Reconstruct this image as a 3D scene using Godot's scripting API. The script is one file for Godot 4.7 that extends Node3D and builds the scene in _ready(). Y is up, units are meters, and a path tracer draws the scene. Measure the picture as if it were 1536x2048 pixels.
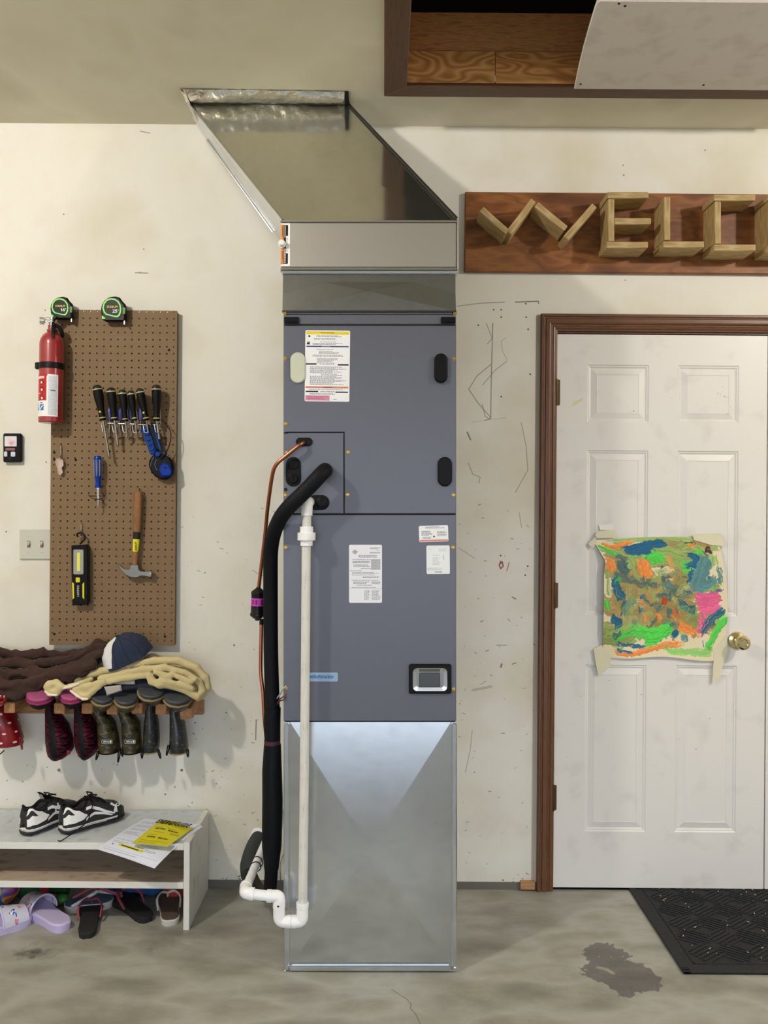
extends Node3D

const F := 1640.0          # focal length in pixels of the 1536 x 2048 frame
const EYE := Vector3(0, 1.378, 3.0)
const ROLL := 0.008
const CEIL := 2.79
const UZ := 0.544          # front of the air handler
var roll_basis := Basis(Vector3(0, 0, 1), ROLL)
var rng := RandomNumberGenerator.new()
var M := {}
var R: Node3D
var used := {}


# ---------------------------------------------------------------- mesh builder
class B:
	var st := SurfaceTool.new()
	var x := Transform3D()
	var sg := -1

	func _init(t := Transform3D()) -> void:
		x = t
		st.begin(Mesh.PRIMITIVE_TRIANGLES)

	func v(p: Vector3, uv: Vector2) -> void:
		st.set_smooth_group(sg)
		st.set_uv(uv)
		st.add_vertex(x * p)

	func tri(a: Vector3, b: Vector3, c: Vector3, ua := Vector2.ZERO, ub := Vector2.RIGHT, uc := Vector2.ONE) -> void:
		v(a, ua)
		v(c, uc)
		v(b, ub)

	# corners counter-clockwise as seen from outside, starting bottom left
	func quad(a: Vector3, b: Vector3, c: Vector3, d: Vector3, ua := Vector2(0, 1), ub := Vector2(1, 1), uc := Vector2(1, 0), ud := Vector2(0, 0)) -> void:
		tri(a, b, c, ua, ub, uc)
		tri(a, c, d, ua, uc, ud)

	func box(c: Vector3, s: Vector3, bev := 0.0, t := Basis()) -> void:
		var keep := x
		var h := s / 2.0
		x = x * Transform3D(t, c)
		sg = -1
		bev = minf(bev, minf(h.x, minf(h.y, h.z)) * 0.9)
		var i := h - Vector3(bev, bev, bev)
		for ax in 3:
			var a1 := (ax + 1) % 3
			var a2 := (ax + 2) % 3
			for sgn in [-1.0, 1.0]:
				var q := []
				for k in [[-1, -1], [1, -1], [1, 1], [-1, 1]]:
					var p := Vector3()
					p[ax] = h[ax] * sgn
					p[a1] = i[a1] * k[0] * sgn
					p[a2] = i[a2] * k[1]
					q.append(p)
				if ax == 2 and sgn > 0:
					quad(q[0], q[1], q[2], q[3])
				else:
					quad(q[0], q[1], q[2], q[3])
		if bev > 0.0:
			for ax in 3:
				var a1 := (ax + 1) % 3
				var a2 := (ax + 2) % 3
				for s1 in [-1.0, 1.0]:
					for s2 in [-1.0, 1.0]:
						var q := []
						for k in [-1.0, 1.0]:
							var p := Vector3()
							p[ax] = i[ax] * k
							p[a1] = h[a1] * s1
							p[a2] = i[a2] * s2
							q.append(p)
						for k in [1.0, -1.0]:
							var p := Vector3()
							p[ax] = i[ax] * k
							p[a1] = i[a1] * s1
							p[a2] = h[a2] * s2
							q.append(p)
						if s1 * s2 < 0:
							quad(q[0], q[1], q[2], q[3])
						else:
							quad(q[3], q[2], q[1], q[0])
			for sx in [-1.0, 1.0]:
				for sy in [-1.0, 1.0]:
					for sz in [-1.0, 1.0]:
						var pa := Vector3(h.x * sx, i.y * sy, i.z * sz)
						var pb := Vector3(i.x * sx, h.y * sy, i.z * sz)
						var pc := Vector3(i.x * sx, i.y * sy, h.z * sz)
						if sx * sy * sz > 0:
							tri(pa, pb, pc)
						else:
							tri(pa, pc, pb)
		x = keep

	# rings: arrays of points, each closed; ring points run counter-clockwise as seen from the end towards which the rings advance
	func loft(rings: Array, cap0 := true, cap1 := true, hard := 0.7, closed := true) -> void:
		var n: int = rings[0].size()
		var g := 1
		var m := rings.size()
		var centre := []
		for r in rings:
			var c := Vector3()
			for p in r:
				c += p
			centre.append(c / n)
		var total := 0.0
		var along := [0.0]
		for k in range(1, m):
			total += maxf(1e-6, (rings[k][0] - rings[k - 1][0]).length())
			along.append(total)
		var last := n if closed else n - 1
		for k in range(m - 1):
			if k > 0:
				var d0: Vector3 = (rings[k][0] - rings[k - 1][0])
				var d1: Vector3 = (rings[k + 1][0] - rings[k][0])
				if d0.length() > 1e-7 and d1.length() > 1e-7 and d0.angle_to(d1) > hard:
					g += 1
			sg = g
			for j in last:
				var j2 := (j + 1) % n
				var u0 := float(j) / n
				var u1 := float(j + 1) / n
				quad(rings[k][j], rings[k][j2], rings[k + 1][j2], rings[k + 1][j], Vector2(u0, along[k] / total), Vector2(u1, along[k] / total), Vector2(u1, along[k + 1] / total), Vector2(u0, along[k + 1] / total))
		sg = -1
		if cap0:
			for j in n:
				tri(centre[0], rings[0][(j + 1) % n], rings[0][j])
		if cap1:
			for j in n:
				tri(centre[m - 1], rings[m - 1][j], rings[m - 1][(j + 1) % n])

	func tube(pts: Array, r, n := 10, caps := true, flat := 1.0) -> void:
		var rings := []
		var t0: Vector3 = (pts[1] - pts[0]).normalized()
		var up := Vector3(0, 0, 1) if absf(t0.z) < 0.9 else Vector3(0, 1, 0)
		var side := up.cross(t0).normalized()
		for k in pts.size():
			var t: Vector3
			if k == 0:
				t = pts[1] - pts[0]
			elif k == pts.size() - 1:
				t = pts[k] - pts[k - 1]
			else:
				t = (pts[k + 1] - pts[k]).normalized() + (pts[k] - pts[k - 1]).normalized()
			t = t.normalized()
			side = (side - t * side.dot(t)).normalized()
			var nor := t.cross(side).normalized()
			var rr: float = r[k] if r is Array else r
			var ring := []
			for j in n:
				var a := TAU * j / n
				ring.append(pts[k] + side * cos(a) * rr + nor * sin(a) * rr * flat)
			rings.append(ring)
		loft(rings, caps, caps)

	func lathe(prof: Array, n := 24, t := Transform3D(), hard := 0.5) -> void:
		var rings := []
		for p in prof:
			var ring := []
			for j in n:
				var a := -TAU * j / n
				ring.append(t * Vector3(cos(a) * p.x, p.y, sin(a) * p.x))
			rings.append(ring)
		loft(rings, prof[0].x > 1e-5, prof[-1].x > 1e-5, hard)

	func prism(poly: Array, z0: float, z1: float, bev := 0.0, t := Transform3D(), hard := 0.5) -> void:
		var keep := x
		x = x * t
		var area := 0.0
		var span := 0.0
		for k in poly.size():
			span = maxf(span, (poly[k] - poly[0]).length())
		var clean := []
		for k in poly.size():
			if clean.is_empty() or (poly[k] - clean[-1]).length() > span * 0.004:
				clean.append(poly[k])
		while clean.size() > 3 and (clean[-1] - clean[0]).length() <= span * 0.004:
			clean.pop_back()
		poly = clean
		var n := poly.size()
		for k in n:
			area += poly[k].cross(poly[(k + 1) % n])
		if area < 0:
			poly = poly.duplicate()
			poly.reverse()
		var lo := Vector2(1e9, 1e9)
		var hi := -lo
		for p in poly:
			lo = lo.min(p)
			hi = hi.max(p)
		var inn := []
		for k in n:
			var p: Vector2 = poly[k]
			var e0: Vector2 = (p - poly[(k + n - 1) % n]).normalized()
			var e1: Vector2 = (poly[(k + 1) % n] - p).normalized()
			var nn := (Vector2(-e0.y, e0.x) + Vector2(-e1.y, e1.x))
			nn = nn.normalized() / maxf(0.4, sqrt((1.0 + e0.dot(e1)) / 2.0)) if nn.length() > 1e-4 else Vector2.ZERO
			inn.append(p + nn * bev)
		var uv := func(p: Vector2) -> Vector2: return Vector2((p.x - lo.x) / (hi.x - lo.x), 1.0 - (p.y - lo.y) / (hi.y - lo.y))
		var idx := Geometry2D.triangulate_polygon(PackedVector2Array(inn))
		sg = -1
		for k in range(0, idx.size(), 3):
			var a: Vector2 = inn[idx[k]]
			var b: Vector2 = inn[idx[k + 1]]
			var c: Vector2 = inn[idx[k + 2]]
			if (b - a).cross(c - a) < 0:
				var s := b
				b = c
				c = s
			tri(Vector3(a.x, a.y, z1), Vector3(b.x, b.y, z1), Vector3(c.x, c.y, z1), uv.call(a), uv.call(b), uv.call(c))
			tri(Vector3(a.x, a.y, z0), Vector3(c.x, c.y, z0), Vector3(b.x, b.y, z0), uv.call(a), uv.call(c), uv.call(b))
		var g := 1
		for k in n:
			var k2 := (k + 1) % n
			if k > 0:
				var d0: Vector2 = poly[k] - poly[k - 1]
				var d1: Vector2 = poly[k2] - poly[k]
				if absf(d0.angle_to(d1)) > hard:
					g += 1
			sg = g
			var p: Vector2 = poly[k]
			var q: Vector2 = poly[k2]
			var ip: Vector2 = inn[k]
			var iq: Vector2 = inn[k2]
			var zb := z1 - bev * signf(z1 - z0)
			quad(Vector3(ip.x, ip.y, z0), Vector3(iq.x, iq.y, z0), Vector3(q.x, q.y, zb), Vector3(p.x, p.y, zb), uv.call(ip), uv.call(iq), uv.call(q), uv.call(p))
			if bev > 0:
				sg = 100 + g
				quad(Vector3(p.x, p.y, zb), Vector3(q.x, q.y, zb), Vector3(iq.x, iq.y, z1), Vector3(ip.x, ip.y, z1), uv.call(p), uv.call(q), uv.call(iq), uv.call(ip))
		x = keep

	# f(u, v) -> point; u and v from 0 to 1; u to the right and v up as seen from outside
	func grid(f: Callable, nu: int, nv: int, smooth := true) -> void:
		sg = 1 if smooth else -1
		var pts := []
		for j in nv + 1:
			var row := []
			for i in nu + 1:
				row.append(f.call(float(i) / nu, float(j) / nv))
			pts.append(row)
		for j in nv:
			for i in nu:
				quad(pts[j][i], pts[j][i + 1], pts[j + 1][i + 1], pts[j + 1][i], Vector2(float(i) / nu, 1.0 - float(j) / nv), Vector2(float(i + 1) / nu, 1.0 - float(j) / nv), Vector2(float(i + 1) / nu, 1.0 - float(j + 1) / nv), Vector2(float(i) / nu, 1.0 - float(j + 1) / nv))

	func ball(c: Vector3, r: Vector3, n := 16, t := Basis()) -> void:
		var rings := []
		for k in n / 2 + 1:
			var a := -PI / 2 + PI * k / (n / 2)
			var ring := []
			for j in n:
				var p := -TAU * j / n
				ring.append(c + t * (Vector3(cos(p) * cos(a), sin(a), sin(p) * cos(a)) * r))
			rings.append(ring)
		loft(rings, false, false, 9.0)

	# capsules [a, b, ra, rb] joined softly and meshed with surface nets
	func blob(caps: Array, cell: float, soft: float, ripple: FastNoiseLite = null, amount := 0.0) -> void:
		var lo := Vector3(1e9, 1e9, 1e9)
		var hi := -lo
		for c in caps:
			var rm := maxf(c[2], c[3]) + soft * 2.0 + cell * 2
			lo = lo.min(c[0] - Vector3(rm, rm, rm)).min(c[1] - Vector3(rm, rm, rm))
			hi = hi.max(c[0] + Vector3(rm, rm, rm)).max(c[1] + Vector3(rm, rm, rm))
		var nx := int((hi.x - lo.x) / cell) + 2
		var ny := int((hi.y - lo.y) / cell) + 2
		var nz := int((hi.z - lo.z) / cell) + 2
		var sum := PackedFloat32Array()
		sum.resize(nx * ny * nz)
		var k := 1.0 / soft
		for c in caps:
			var a: Vector3 = c[0]
			var ab: Vector3 = c[1] - a
			var l2 := maxf(ab.length_squared(), 1e-9)
			var ra: float = c[2]
			var rb: float = c[3]
			var rm := maxf(ra, rb) + soft * 3.0
			var l := (a.min(c[1]) - Vector3(rm, rm, rm) - lo) / cell
			var h := (a.max(c[1]) + Vector3(rm, rm, rm) - lo) / cell
			for iz in range(maxi(0, int(l.z)), mini(nz, int(h.z) + 2)):
				for iy in range(maxi(0, int(l.y)), mini(ny, int(h.y) + 2)):
					var base := (iz * ny + iy) * nx
					for ix in range(maxi(0, int(l.x)), mini(nx, int(h.x) + 2)):
						var p := lo + Vector3(ix, iy, iz) * cell
						var t := clampf((p - a).dot(ab) / l2, 0.0, 1.0)
						var d := (p - a - ab * t).length() - lerpf(ra, rb, t)
						if d < soft * 3.0:
							sum[base + ix] += exp(-d * k)
		# inside where sum > 1
		var ids := {}
		var verts := []
		var off := [0, 1, nx, nx + 1, nx * ny, nx * ny + 1, nx * ny + nx, nx * ny + nx + 1]
		var edges := [[0, 1], [2, 3], [4, 5], [6, 7], [0, 2], [1, 3], [4, 6], [5, 7], [0, 4], [1, 5], [2, 6], [3, 7]]
		var corner := []
		for q in 8:
			corner.append(Vector3(q & 1, (q >> 1) & 1, (q >> 2) & 1))
		for iz in nz - 1:
			for iy in ny - 1:
				var base := (iz * ny + iy) * nx
				for ix in nx - 1:
					var at := base + ix
					var first := sum[at] > 1.0
					var mixed := false
					for q in range(1, 8):
						if (sum[at + off[q]] > 1.0) != first:
							mixed = true
							break
					if not mixed:
						continue
					var acc := Vector3()
					var cnt := 0
					for e in edges:
						var fa := sum[at + off[e[0]]]
						var fb := sum[at + off[e[1]]]
						if (fa > 1.0) != (fb > 1.0):
							var da := -log(maxf(fa, 1e-6))
							var db := -log(maxf(fb, 1e-6))
							acc += corner[e[0]].lerp(corner[e[1]], clampf(da / (da - db), 0.0, 1.0))
							cnt += 1
					ids[at] = verts.size()
					var p := lo + (Vector3(ix, iy, iz) + acc / cnt) * cell
					if ripple:
						p += Vector3(ripple.get_noise_3d(p.x, p.y, p.z), ripple.get_noise_3d(p.y + 9, p.z, p.x), ripple.get_noise_3d(p.z, p.x + 5, p.y)) * amount
					verts.append(p)
		sg = 1
		var step := [1, nx, nx * ny]
		for at in ids:
			for ax in 3:
				var b1: int = step[(ax + 1) % 3]
				var b2: int = step[(ax + 2) % 3]
				var s0 := sum[at] > 1.0
				var s1 := sum[at + step[ax]] > 1.0
				if s0 == s1 or not (ids.has(at - b1) and ids.has(at - b2) and ids.has(at - b1 - b2)):
					continue
				var q0: Vector3 = verts[ids[at - b1 - b2]]
				var q1: Vector3 = verts[ids[at - b2]]
				var q2: Vector3 = verts[ids[at]]
				var q3: Vector3 = verts[ids[at - b1]]
				if s0:
					quad(q0, q1, q2, q3)
				else:
					quad(q3, q2, q1, q0)

	func done() -> ArrayMesh:
		st.generate_normals()
		return st.commit()


# ---------------------------------------------------------------- scene helpers
func P(px: float, py: float, z: float) -> Vector3:      # the point of the plane z that the lens sees at that pixel
	var d := EYE.z - z
	return EYE + roll_basis * Vector3((px - 768.0) / F * d, -(py - 1024.0) / F * d, -d)


func H(px: float, py: float, y: float) -> Vector3:      # the same on a level plane
	var ray := roll_basis * Vector3((px - 768.0) / F, -(py - 1024.0) / F, -1.0)
	return EYE + ray * ((y - EYE.y) / ray.y)


func K(z: float) -> float:
	return (EYE.z - z) / F


func nm(called: String) -> String:
	used[called] = used.get(called, -1) + 1
	return called if used[called] == 0 else "%s_%03d" % [called, used[called]]


func thing(called: String, label: String, category: String, at: Vector3, group := "", basis := Basis()) -> Node3D:
	var o := Node3D.new()
	o.name = nm(called)
	o.transform = Transform3D(basis, at)
	add_child(o, true)
	tag(o, label, category, group)
	R = o
	return o


func tag(o: Node3D, label: String, category: String, group := "") -> void:
	o.set_meta("label", label)
	o.set_meta("category", category)
	if group:
		o.set_meta("group", group)


func nb() -> B:                                         # a builder that takes world points for a part of R
	return B.new(R.transform.affine_inverse())


func part(b: B, called: String, m: Material, parent: Node3D = null, label := "") -> MeshInstance3D:
	var o := MeshInstance3D.new()
	o.name = called
	o.mesh = b.done()
	o.material_override = m
	if label:
		o.set_meta("label", label)
	(parent if parent else R).add_child(o, true)
	return o


func stuff(o: Node3D) -> Node3D:
	o.set_meta("kind", "stuff")
	return o


func solo(b: B, called: String, m: Material, at: Vector3, label: String, category: String, group := "") -> MeshInstance3D:
	var o := MeshInstance3D.new()
	o.name = nm(called)
	b.st.generate_normals()
	o.mesh = b.st.commit()
	o.material_override = m
	o.position = at
	add_child(o, true)
	tag(o, label, category, group)
	return o


func sb(at: Vector3) -> B:
	return B.new(Transform3D(Basis(), -at))


func struct(b: B, called: String, m: Material, label: String) -> MeshInstance3D:
	var o := solo(b, called, m, Vector3.ZERO, label, "")
	o.remove_meta("category")
	o.set_meta("kind", "structure")
	o.set_meta("category", called.get_slice("_", 0))
	R = o
	return o


# a box whose front face at z1 covers those pixels; level with the picture or plumb with the house
func bx(b: B, x0: float, y0: float, x1: float, y1: float, z0: float, z1: float, bev := 0.0, plumb := false) -> void:
	var c := P((x0 + x1) / 2, (y0 + y1) / 2, z1)
	var k := K(z1)
	b.box(Vector3(c.x, c.y, (z0 + z1) / 2), Vector3(absf(x1 - x0) * k, absf(y1 - y0) * k, z1 - z0), bev, Basis() if plumb else roll_basis)


func px_poly(pts: Array, z: float) -> Array:            # pixels to world x, y on the plane z
	var out := []
	for p in pts:
		var w := P(p[0], p[1], z)
		out.append(Vector2(w.x, w.y))
	return out


func rounded(x0: float, y0: float, x1: float, y1: float, r: float, n := 5) -> Array:
	var out := []
	for c in [[x1 - r, y0 + r, -PI / 2], [x1 - r, y1 - r, 0.0], [x0 + r, y1 - r, PI / 2], [x0 + r, y0 + r, PI]]:
		for k in n + 1:
			var a: float = c[2] + PI / 2 * k / n
			out.append([c[0] + cos(a) * r, c[1] + sin(a) * r])
	return out


func smooth_path(ctrl: Array, per := 6) -> Array:       # Catmull-Rom through points
	var out := []
	var n := ctrl.size()
	for i in n - 1:
		var a: Vector3 = ctrl[maxi(0, i - 1)]
		var b: Vector3 = ctrl[i]
		var c: Vector3 = ctrl[i + 1]
		var d: Vector3 = ctrl[mini(n - 1, i + 2)]
		for k in per:
			out.append(b.cubic_interpolate(c, a, d, float(k) / per))
	out.append(ctrl[n - 1])
	return out


func pipe_path(ctrl: Array, r: float, n := 6) -> Array:  # straight runs with rounded corners
	var out := [ctrl[0]]
	for i in range(1, ctrl.size() - 1):
		var a: Vector3 = ctrl[i - 1]
		var b: Vector3 = ctrl[i]
		var c: Vector3 = ctrl[i + 1]
		var ra := minf(r, minf((a - b).length(), (c - b).length()) * 0.49)
		var p := b + (a - b).normalized() * ra
		var q := b + (c - b).normalized() * ra
		for k in n + 1:
			var t := float(k) / n
			out.append(p.lerp(b, t).lerp(b.lerp(q, t), t))
	out.append(ctrl[-1])
	return out


func words(s: String, at: Vector3, width: float, height: float, m: Material, parent: Node3D, basis := Basis(), serif := false, called := "lettering", bold := true) -> void:
	var t := TextMesh.new()
	var f := SystemFont.new()
	f.font_names = PackedStringArray(["Droid Serif" if serif else "Droid Sans"])
	f.font_weight = 700 if bold else 400
	t.font = f
	t.text = s
	t.font_size = 48
	t.pixel_size = 0.01
	t.depth = 0.04
	t.curve_step = 2.0
	var o := MeshInstance3D.new()
	o.name = called
	o.mesh = t
	o.material_override = m
	var box := t.get_aabb()
	var sx := width / maxf(box.size.x, 1e-4)
	var sy := height / maxf(box.size.y, 1e-4)
	var inner := Transform3D(Basis.from_scale(Vector3(sx, sy, minf(sx, sy) * 0.5)), Vector3()) * Transform3D(Basis(), -box.get_center())
	o.transform = parent.global_transform.affine_inverse() * Transform3D(basis, at) * inner
	parent.add_child(o, true)


# ---------------------------------------------------------------- materials
func mat(c: Color, rough := 0.6, metal := 0.0) -> StandardMaterial3D:
	var m := StandardMaterial3D.new()
	m.albedo_color = c
	m.roughness = rough
	m.metallic = metal
	return m


func rgb(r: float, g: float, b: float) -> Color:
	return Color(r / 255.0, g / 255.0, b / 255.0)


func noise_tex(freq: float, stops: Array, size := 512, oct := 4, sd := 1, kind := FastNoiseLite.TYPE_SIMPLEX_SMOOTH, warp := 0.0) -> NoiseTexture2D:
	var n := FastNoiseLite.new()
	n.noise_type = kind
	n.frequency = freq
	n.seed = sd
	n.fractal_octaves = oct
	if warp > 0.0:
		n.domain_warp_enabled = true
		n.domain_warp_amplitude = warp
		n.domain_warp_frequency = freq * 2.0
	var t := NoiseTexture2D.new()
	t.width = size
	t.height = size
	t.seamless = true
	t.noise = n
	if stops:
		var g := Gradient.new()
		var off := PackedFloat32Array()
		var col := PackedColorArray()
		for s in stops:
			off.append(s[0])
			col.append(s[1])
		g.offsets = off
		g.colors = col
		t.color_ramp = g
	return t


func skin(m: StandardMaterial3D, t: Texture2D, scale: Vector3) -> StandardMaterial3D:   # triplanar colour in the thing's own axes
	m.albedo_texture = t
	m.uv1_triplanar = true
	m.uv1_scale = scale
	return m


func relief(m: StandardMaterial3D, t: Texture2D, cm: float) -> StandardMaterial3D:
	m.heightmap_enabled = true
	m.heightmap_texture = t
	m.heightmap_scale = cm
	return m


func picture(m: StandardMaterial3D, im: Image) -> StandardMaterial3D:
	m.albedo_texture = ImageTexture.create_from_image(im)
	return m


func blank(w: int, h: int, c: Color) -> Image:
	var im := Image.create(w, h, false, Image.FORMAT_RGBA8)
	im.fill(c)
	return im


func dab(im: Image, x: float, y: float, r: float, c: Color, a: float) -> void:
	for iy in range(maxi(0, int(y - r)), mini(im.get_height(), int(y + r) + 2)):
		for ix in range(maxi(0, int(x - r)), mini(im.get_width(), int(x + r) + 2)):
			var d := Vector2(ix - x, iy - y).length()
			if d < r + 0.5:
				var k := a * clampf(r + 0.5 - d, 0.0, 1.0)
				im.set_pixel(ix, iy, im.get_pixel(ix, iy).lerp(c, k))


func stroke(im: Image, pts: Array, r: float, c: Color, a: float) -> void:
	for k in pts.size() - 1:
		var p := Vector2(pts[k][0], pts[k][1])
		var q := Vector2(pts[k + 1][0], pts[k + 1][1])
		var n := maxi(1, int((q - p).length() / maxf(0.7, r * 0.6)))
		for j in n:
			var w := p.lerp(q, float(j) / n)
			dab(im, w.x, w.y, r, c, a)


# grey microprint: rows of short dashes
func print_rows(im: Image, x0: int, y0: int, x1: int, y1: int, pitch: int, thick: int, c: Color, fill := 0.85) -> void:
	var y := y0
	while y + thick <= y1:
		var x := x0
		var stop := x0 + int((x1 - x0) * rng.randf_range(fill - 0.25, fill + 0.15))
		while x < mini(stop, x1):
			var w := rng.randi_range(4, 16)
			im.fill_rect(Rect2i(x, y, mini(w, x1 - x), thick), c)
			x += w + rng.randi_range(2, 4)
		y += pitch


func poly_fill(im: Image, pts: Array, c: Color, a := 1.0) -> void:
	var poly := PackedVector2Array()
	var lo := Vector2(1e9, 1e9)
	var hi := -lo
	for p in pts:
		var q := Vector2(p[0], p[1])
		poly.append(q)
		lo = lo.min(q)
		hi = hi.max(q)
	for y in range(maxi(0, int(lo.y)), mini(im.get_height(), int(hi.y) + 1)):
		for x in range(maxi(0, int(lo.x)), mini(im.get_width(), int(hi.x) + 1)):
			if Geometry2D.is_point_in_polygon(Vector2(x, y), poly):
				im.set_pixel(x, y, im.get_pixel(x, y).lerp(c, a))


func _ready() -> void:
	rng.seed = 7
	# ---- camera
	var cam := Camera3D.new()
	cam.name = "camera"
	cam.fov = rad_to_deg(2.0 * atan(1024.0 / F))
	cam.position = EYE
	cam.rotation.z = ROLL
	cam.near = 0.05
	cam.far = 60.0
	add_child(cam)
	# ---- overcast sky, seen through the open vehicle doorway behind the camera
	var env := Environment.new()
	var sky := Sky.new()
	var sm := ProceduralSkyMaterial.new()
	sm.sky_top_color = Color(0.80, 0.87, 0.98)
	sm.sky_horizon_color = Color(0.92, 0.95, 1.0)
	sm.ground_horizon_color = Color(0.60, 0.62, 0.63)
	sm.ground_bottom_color = Color(0.55, 0.57, 0.57)
	sky.sky_material = sm
	env.background_mode = Environment.BG_SKY
	env.sky = sky
	env.background_energy_multiplier = 3.7
	env.tonemap_mode = Environment.TONE_MAPPER_LINEAR
	env.tonemap_exposure = 1.12
	env.sdfgi_enabled = true
	env.ssao_enabled = true
	env.ssil_enabled = true
	var we := WorldEnvironment.new()
	we.name = "world"
	we.environment = env
	add_child(we)
	# ---- the ceiling lamps of the garage
	materials()
	ceiling_lamp(Vector3(-1.6, CEIL, 2.05), 2.75, Color(1.0, 0.975, 0.94), "white drum ceiling lamp above the pegboard side of the garage")
	ceiling_lamp(Vector3(2.5, CEIL, 1.95), 2.55, Color(1.0, 0.975, 0.94), "white drum ceiling lamp above the door side of the garage")
	shell()
	hatch()
	doors()
	ducts()
	air_handler()
	pipes()
	sign_board()
	pegboard()
	tools()
	wall_bits()
	painting()
	door_mat()
	boot_rack()
	boots()
	cloths()
	bench()
	bench_things()
	floor_shoes()


func ceiling_lamp(at: Vector3, energy: float, c: Color, label: String) -> void:
	thing("ceiling_lamp", label, "ceiling lamp", at)
	var b := nb()
	b.lathe([Vector2(0.0, 0.0), Vector2(0.17, 0.0), Vector2(0.17, -0.02), Vector2(0.0, -0.02)], 32, Transform3D(Basis(), at))
	part(b, "lamp_body", M.white_paint)
	b = nb()
	b.lathe([Vector2(0.155, -0.021), Vector2(0.155, -0.085), Vector2(0.14, -0.105), Vector2(0.0, -0.112)], 32, Transform3D(Basis(), at))
	part(b, "lamp_diffuser", M.glow)
	var l := OmniLight3D.new()
	l.name = "lamp_light"
	l.light_color = c
	l.light_energy = energy
	l.light_size = 0.07
	l.omni_range = 14.0
	l.omni_attenuation = 2.0
	l.shadow_enabled = true
	R.add_child(l)
	l.position = Vector3(0, -0.068, 0)


func materials() -> void:
	var W := Color.WHITE
	M.white_paint = mat(rgb(226, 224, 218), 0.45)
	M.glow = mat(rgb(250, 246, 236), 0.5)
	M.glow.emission_enabled = true
	M.glow.emission = Color(1.0, 0.93, 0.82)
	M.glow.emission_energy_multiplier = 2.0
	var fine := noise_tex(0.09, [], 512, 3, 3)
	var fine2 := noise_tex(0.03, [], 512, 5, 8)
	M.fine = fine
	M.ceiling = skin(mat(rgb(226, 221, 200), 0.75), noise_tex(0.006, [[0.0, Color(0.93, 0.92, 0.9)], [0.5, W], [1.0, Color(0.97, 0.96, 0.94)]], 512, 4, 5), Vector3(0.6, 0.6, 0.6))
	M.room = mat(rgb(218, 213, 200), 0.7)
	M.curb = mat(rgb(108, 104, 96), 0.9)
	# woods: contour bands of stretched noise are the growth rings
	var ring := []
	for k in 15:
		var o := k / 14.0
		ring.append([o, Color(1, 1, 1) if k % 2 == 0 else Color(0.8, 0.76, 0.72)])
	var rings := noise_tex(0.004, ring, 512, 2, 11)
	M.rings = rings
	var streak := noise_tex(0.03, [[0.0, Color(0.72, 0.7, 0.68)], [0.5, W], [1.0, Color(0.86, 0.84, 0.8)]], 512, 4, 12)
	M.casing = skin(mat(rgb(110, 72, 46), 0.38), streak, Vector3(6, 0.5, 6))
	M.casing_h = skin(mat(rgb(110, 72, 46), 0.38), streak, Vector3(0.5, 6, 6))
	M.casing_d = skin(mat(rgb(96, 66, 45), 0.5), streak, Vector3(6, 6, 0.5))
	M.casing_x = skin(mat(rgb(96, 64, 42), 0.5), streak, Vector3(0.5, 6, 6))
	var pine := []
	for k in 11:
		pine.append([k / 10.0, Color(0.98, 0.95, 0.9) if k % 2 == 0 else Color(0.78, 0.67, 0.55)])
	M.shaft_board = skin(mat(rgb(240, 194, 132), 0.65), noise_tex(0.005, pine, 512, 2, 21), Vector3(1.1, 3.6, 3.6))
	M.shaft_board_b = skin(mat(rgb(236, 184, 122), 0.65), noise_tex(0.005, pine, 512, 2, 27), Vector3(0.9, 4.2, 4.2))
	M.shaft_dark = skin(mat(rgb(222, 164, 108), 0.7), streak, Vector3(0.7, 7, 7))
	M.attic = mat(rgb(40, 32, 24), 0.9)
	M.sign_wood = skin(mat(rgb(150, 96, 50), 0.5), noise_tex(0.006, [[0.0, Color(0.62, 0.56, 0.52)], [0.3, Color(0.85, 0.82, 0.79)], [0.45, W], [0.6, Color(0.8, 0.76, 0.72)], [0.75, Color(0.98, 0.96, 0.92)], [1.0, Color(0.7, 0.63, 0.58)]], 512, 4, 31), Vector3(0.7, 2.4, 2.4))
	var cedar := noise_tex(0.006, [[0.0, Color(0.82, 0.76, 0.66)], [0.3, W], [0.5, Color(0.88, 0.84, 0.76)], [0.7, W], [1.0, Color(0.76, 0.7, 0.6)]], 512, 3, 33)
	M.letter_x = skin(mat(rgb(196, 172, 124), 0.65), cedar, Vector3(1.2, 9, 9))
	M.letter_y = skin(mat(rgb(196, 172, 124), 0.65), cedar, Vector3(9, 1.2, 9))
	M.peg = skin(mat(rgb(190, 140, 94), 0.6), cedar, Vector3(8, 8, 1.2))
	M.rail = skin(mat(rgb(186, 140, 98), 0.6), cedar, Vector3(1.2, 8, 8))
	M.hammer_wood = skin(mat(rgb(150, 104, 62), 0.4), cedar, Vector3(10, 1.5, 10))
	M.hardboard = skin(mat(rgb(134, 108, 76), 0.7), noise_tex(0.2, [[0.0, Color(0.8, 0.78, 0.76)], [0.5, W], [1.0, Color(0.88, 0.86, 0.84)]], 512, 3, 41), Vector3(4, 4, 4))
	# metals
	var rub := noise_tex(0.012, [[0.0, Color(0.95, 0.95, 0.95)], [0.5, W], [1.0, Color(0.97, 0.97, 0.97)]], 512, 5, 51)
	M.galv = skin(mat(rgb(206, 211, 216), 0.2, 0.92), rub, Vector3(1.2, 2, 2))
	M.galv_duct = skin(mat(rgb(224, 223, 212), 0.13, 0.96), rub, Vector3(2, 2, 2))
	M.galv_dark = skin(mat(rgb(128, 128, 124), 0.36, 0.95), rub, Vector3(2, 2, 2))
	M.satin = mat(rgb(188, 184, 179), 0.42, 0.85)
	M.seam = mat(rgb(70, 68, 64), 0.5, 0.6)
	M.bright = mat(rgb(225, 226, 226), 0.22, 1.0)
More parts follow.
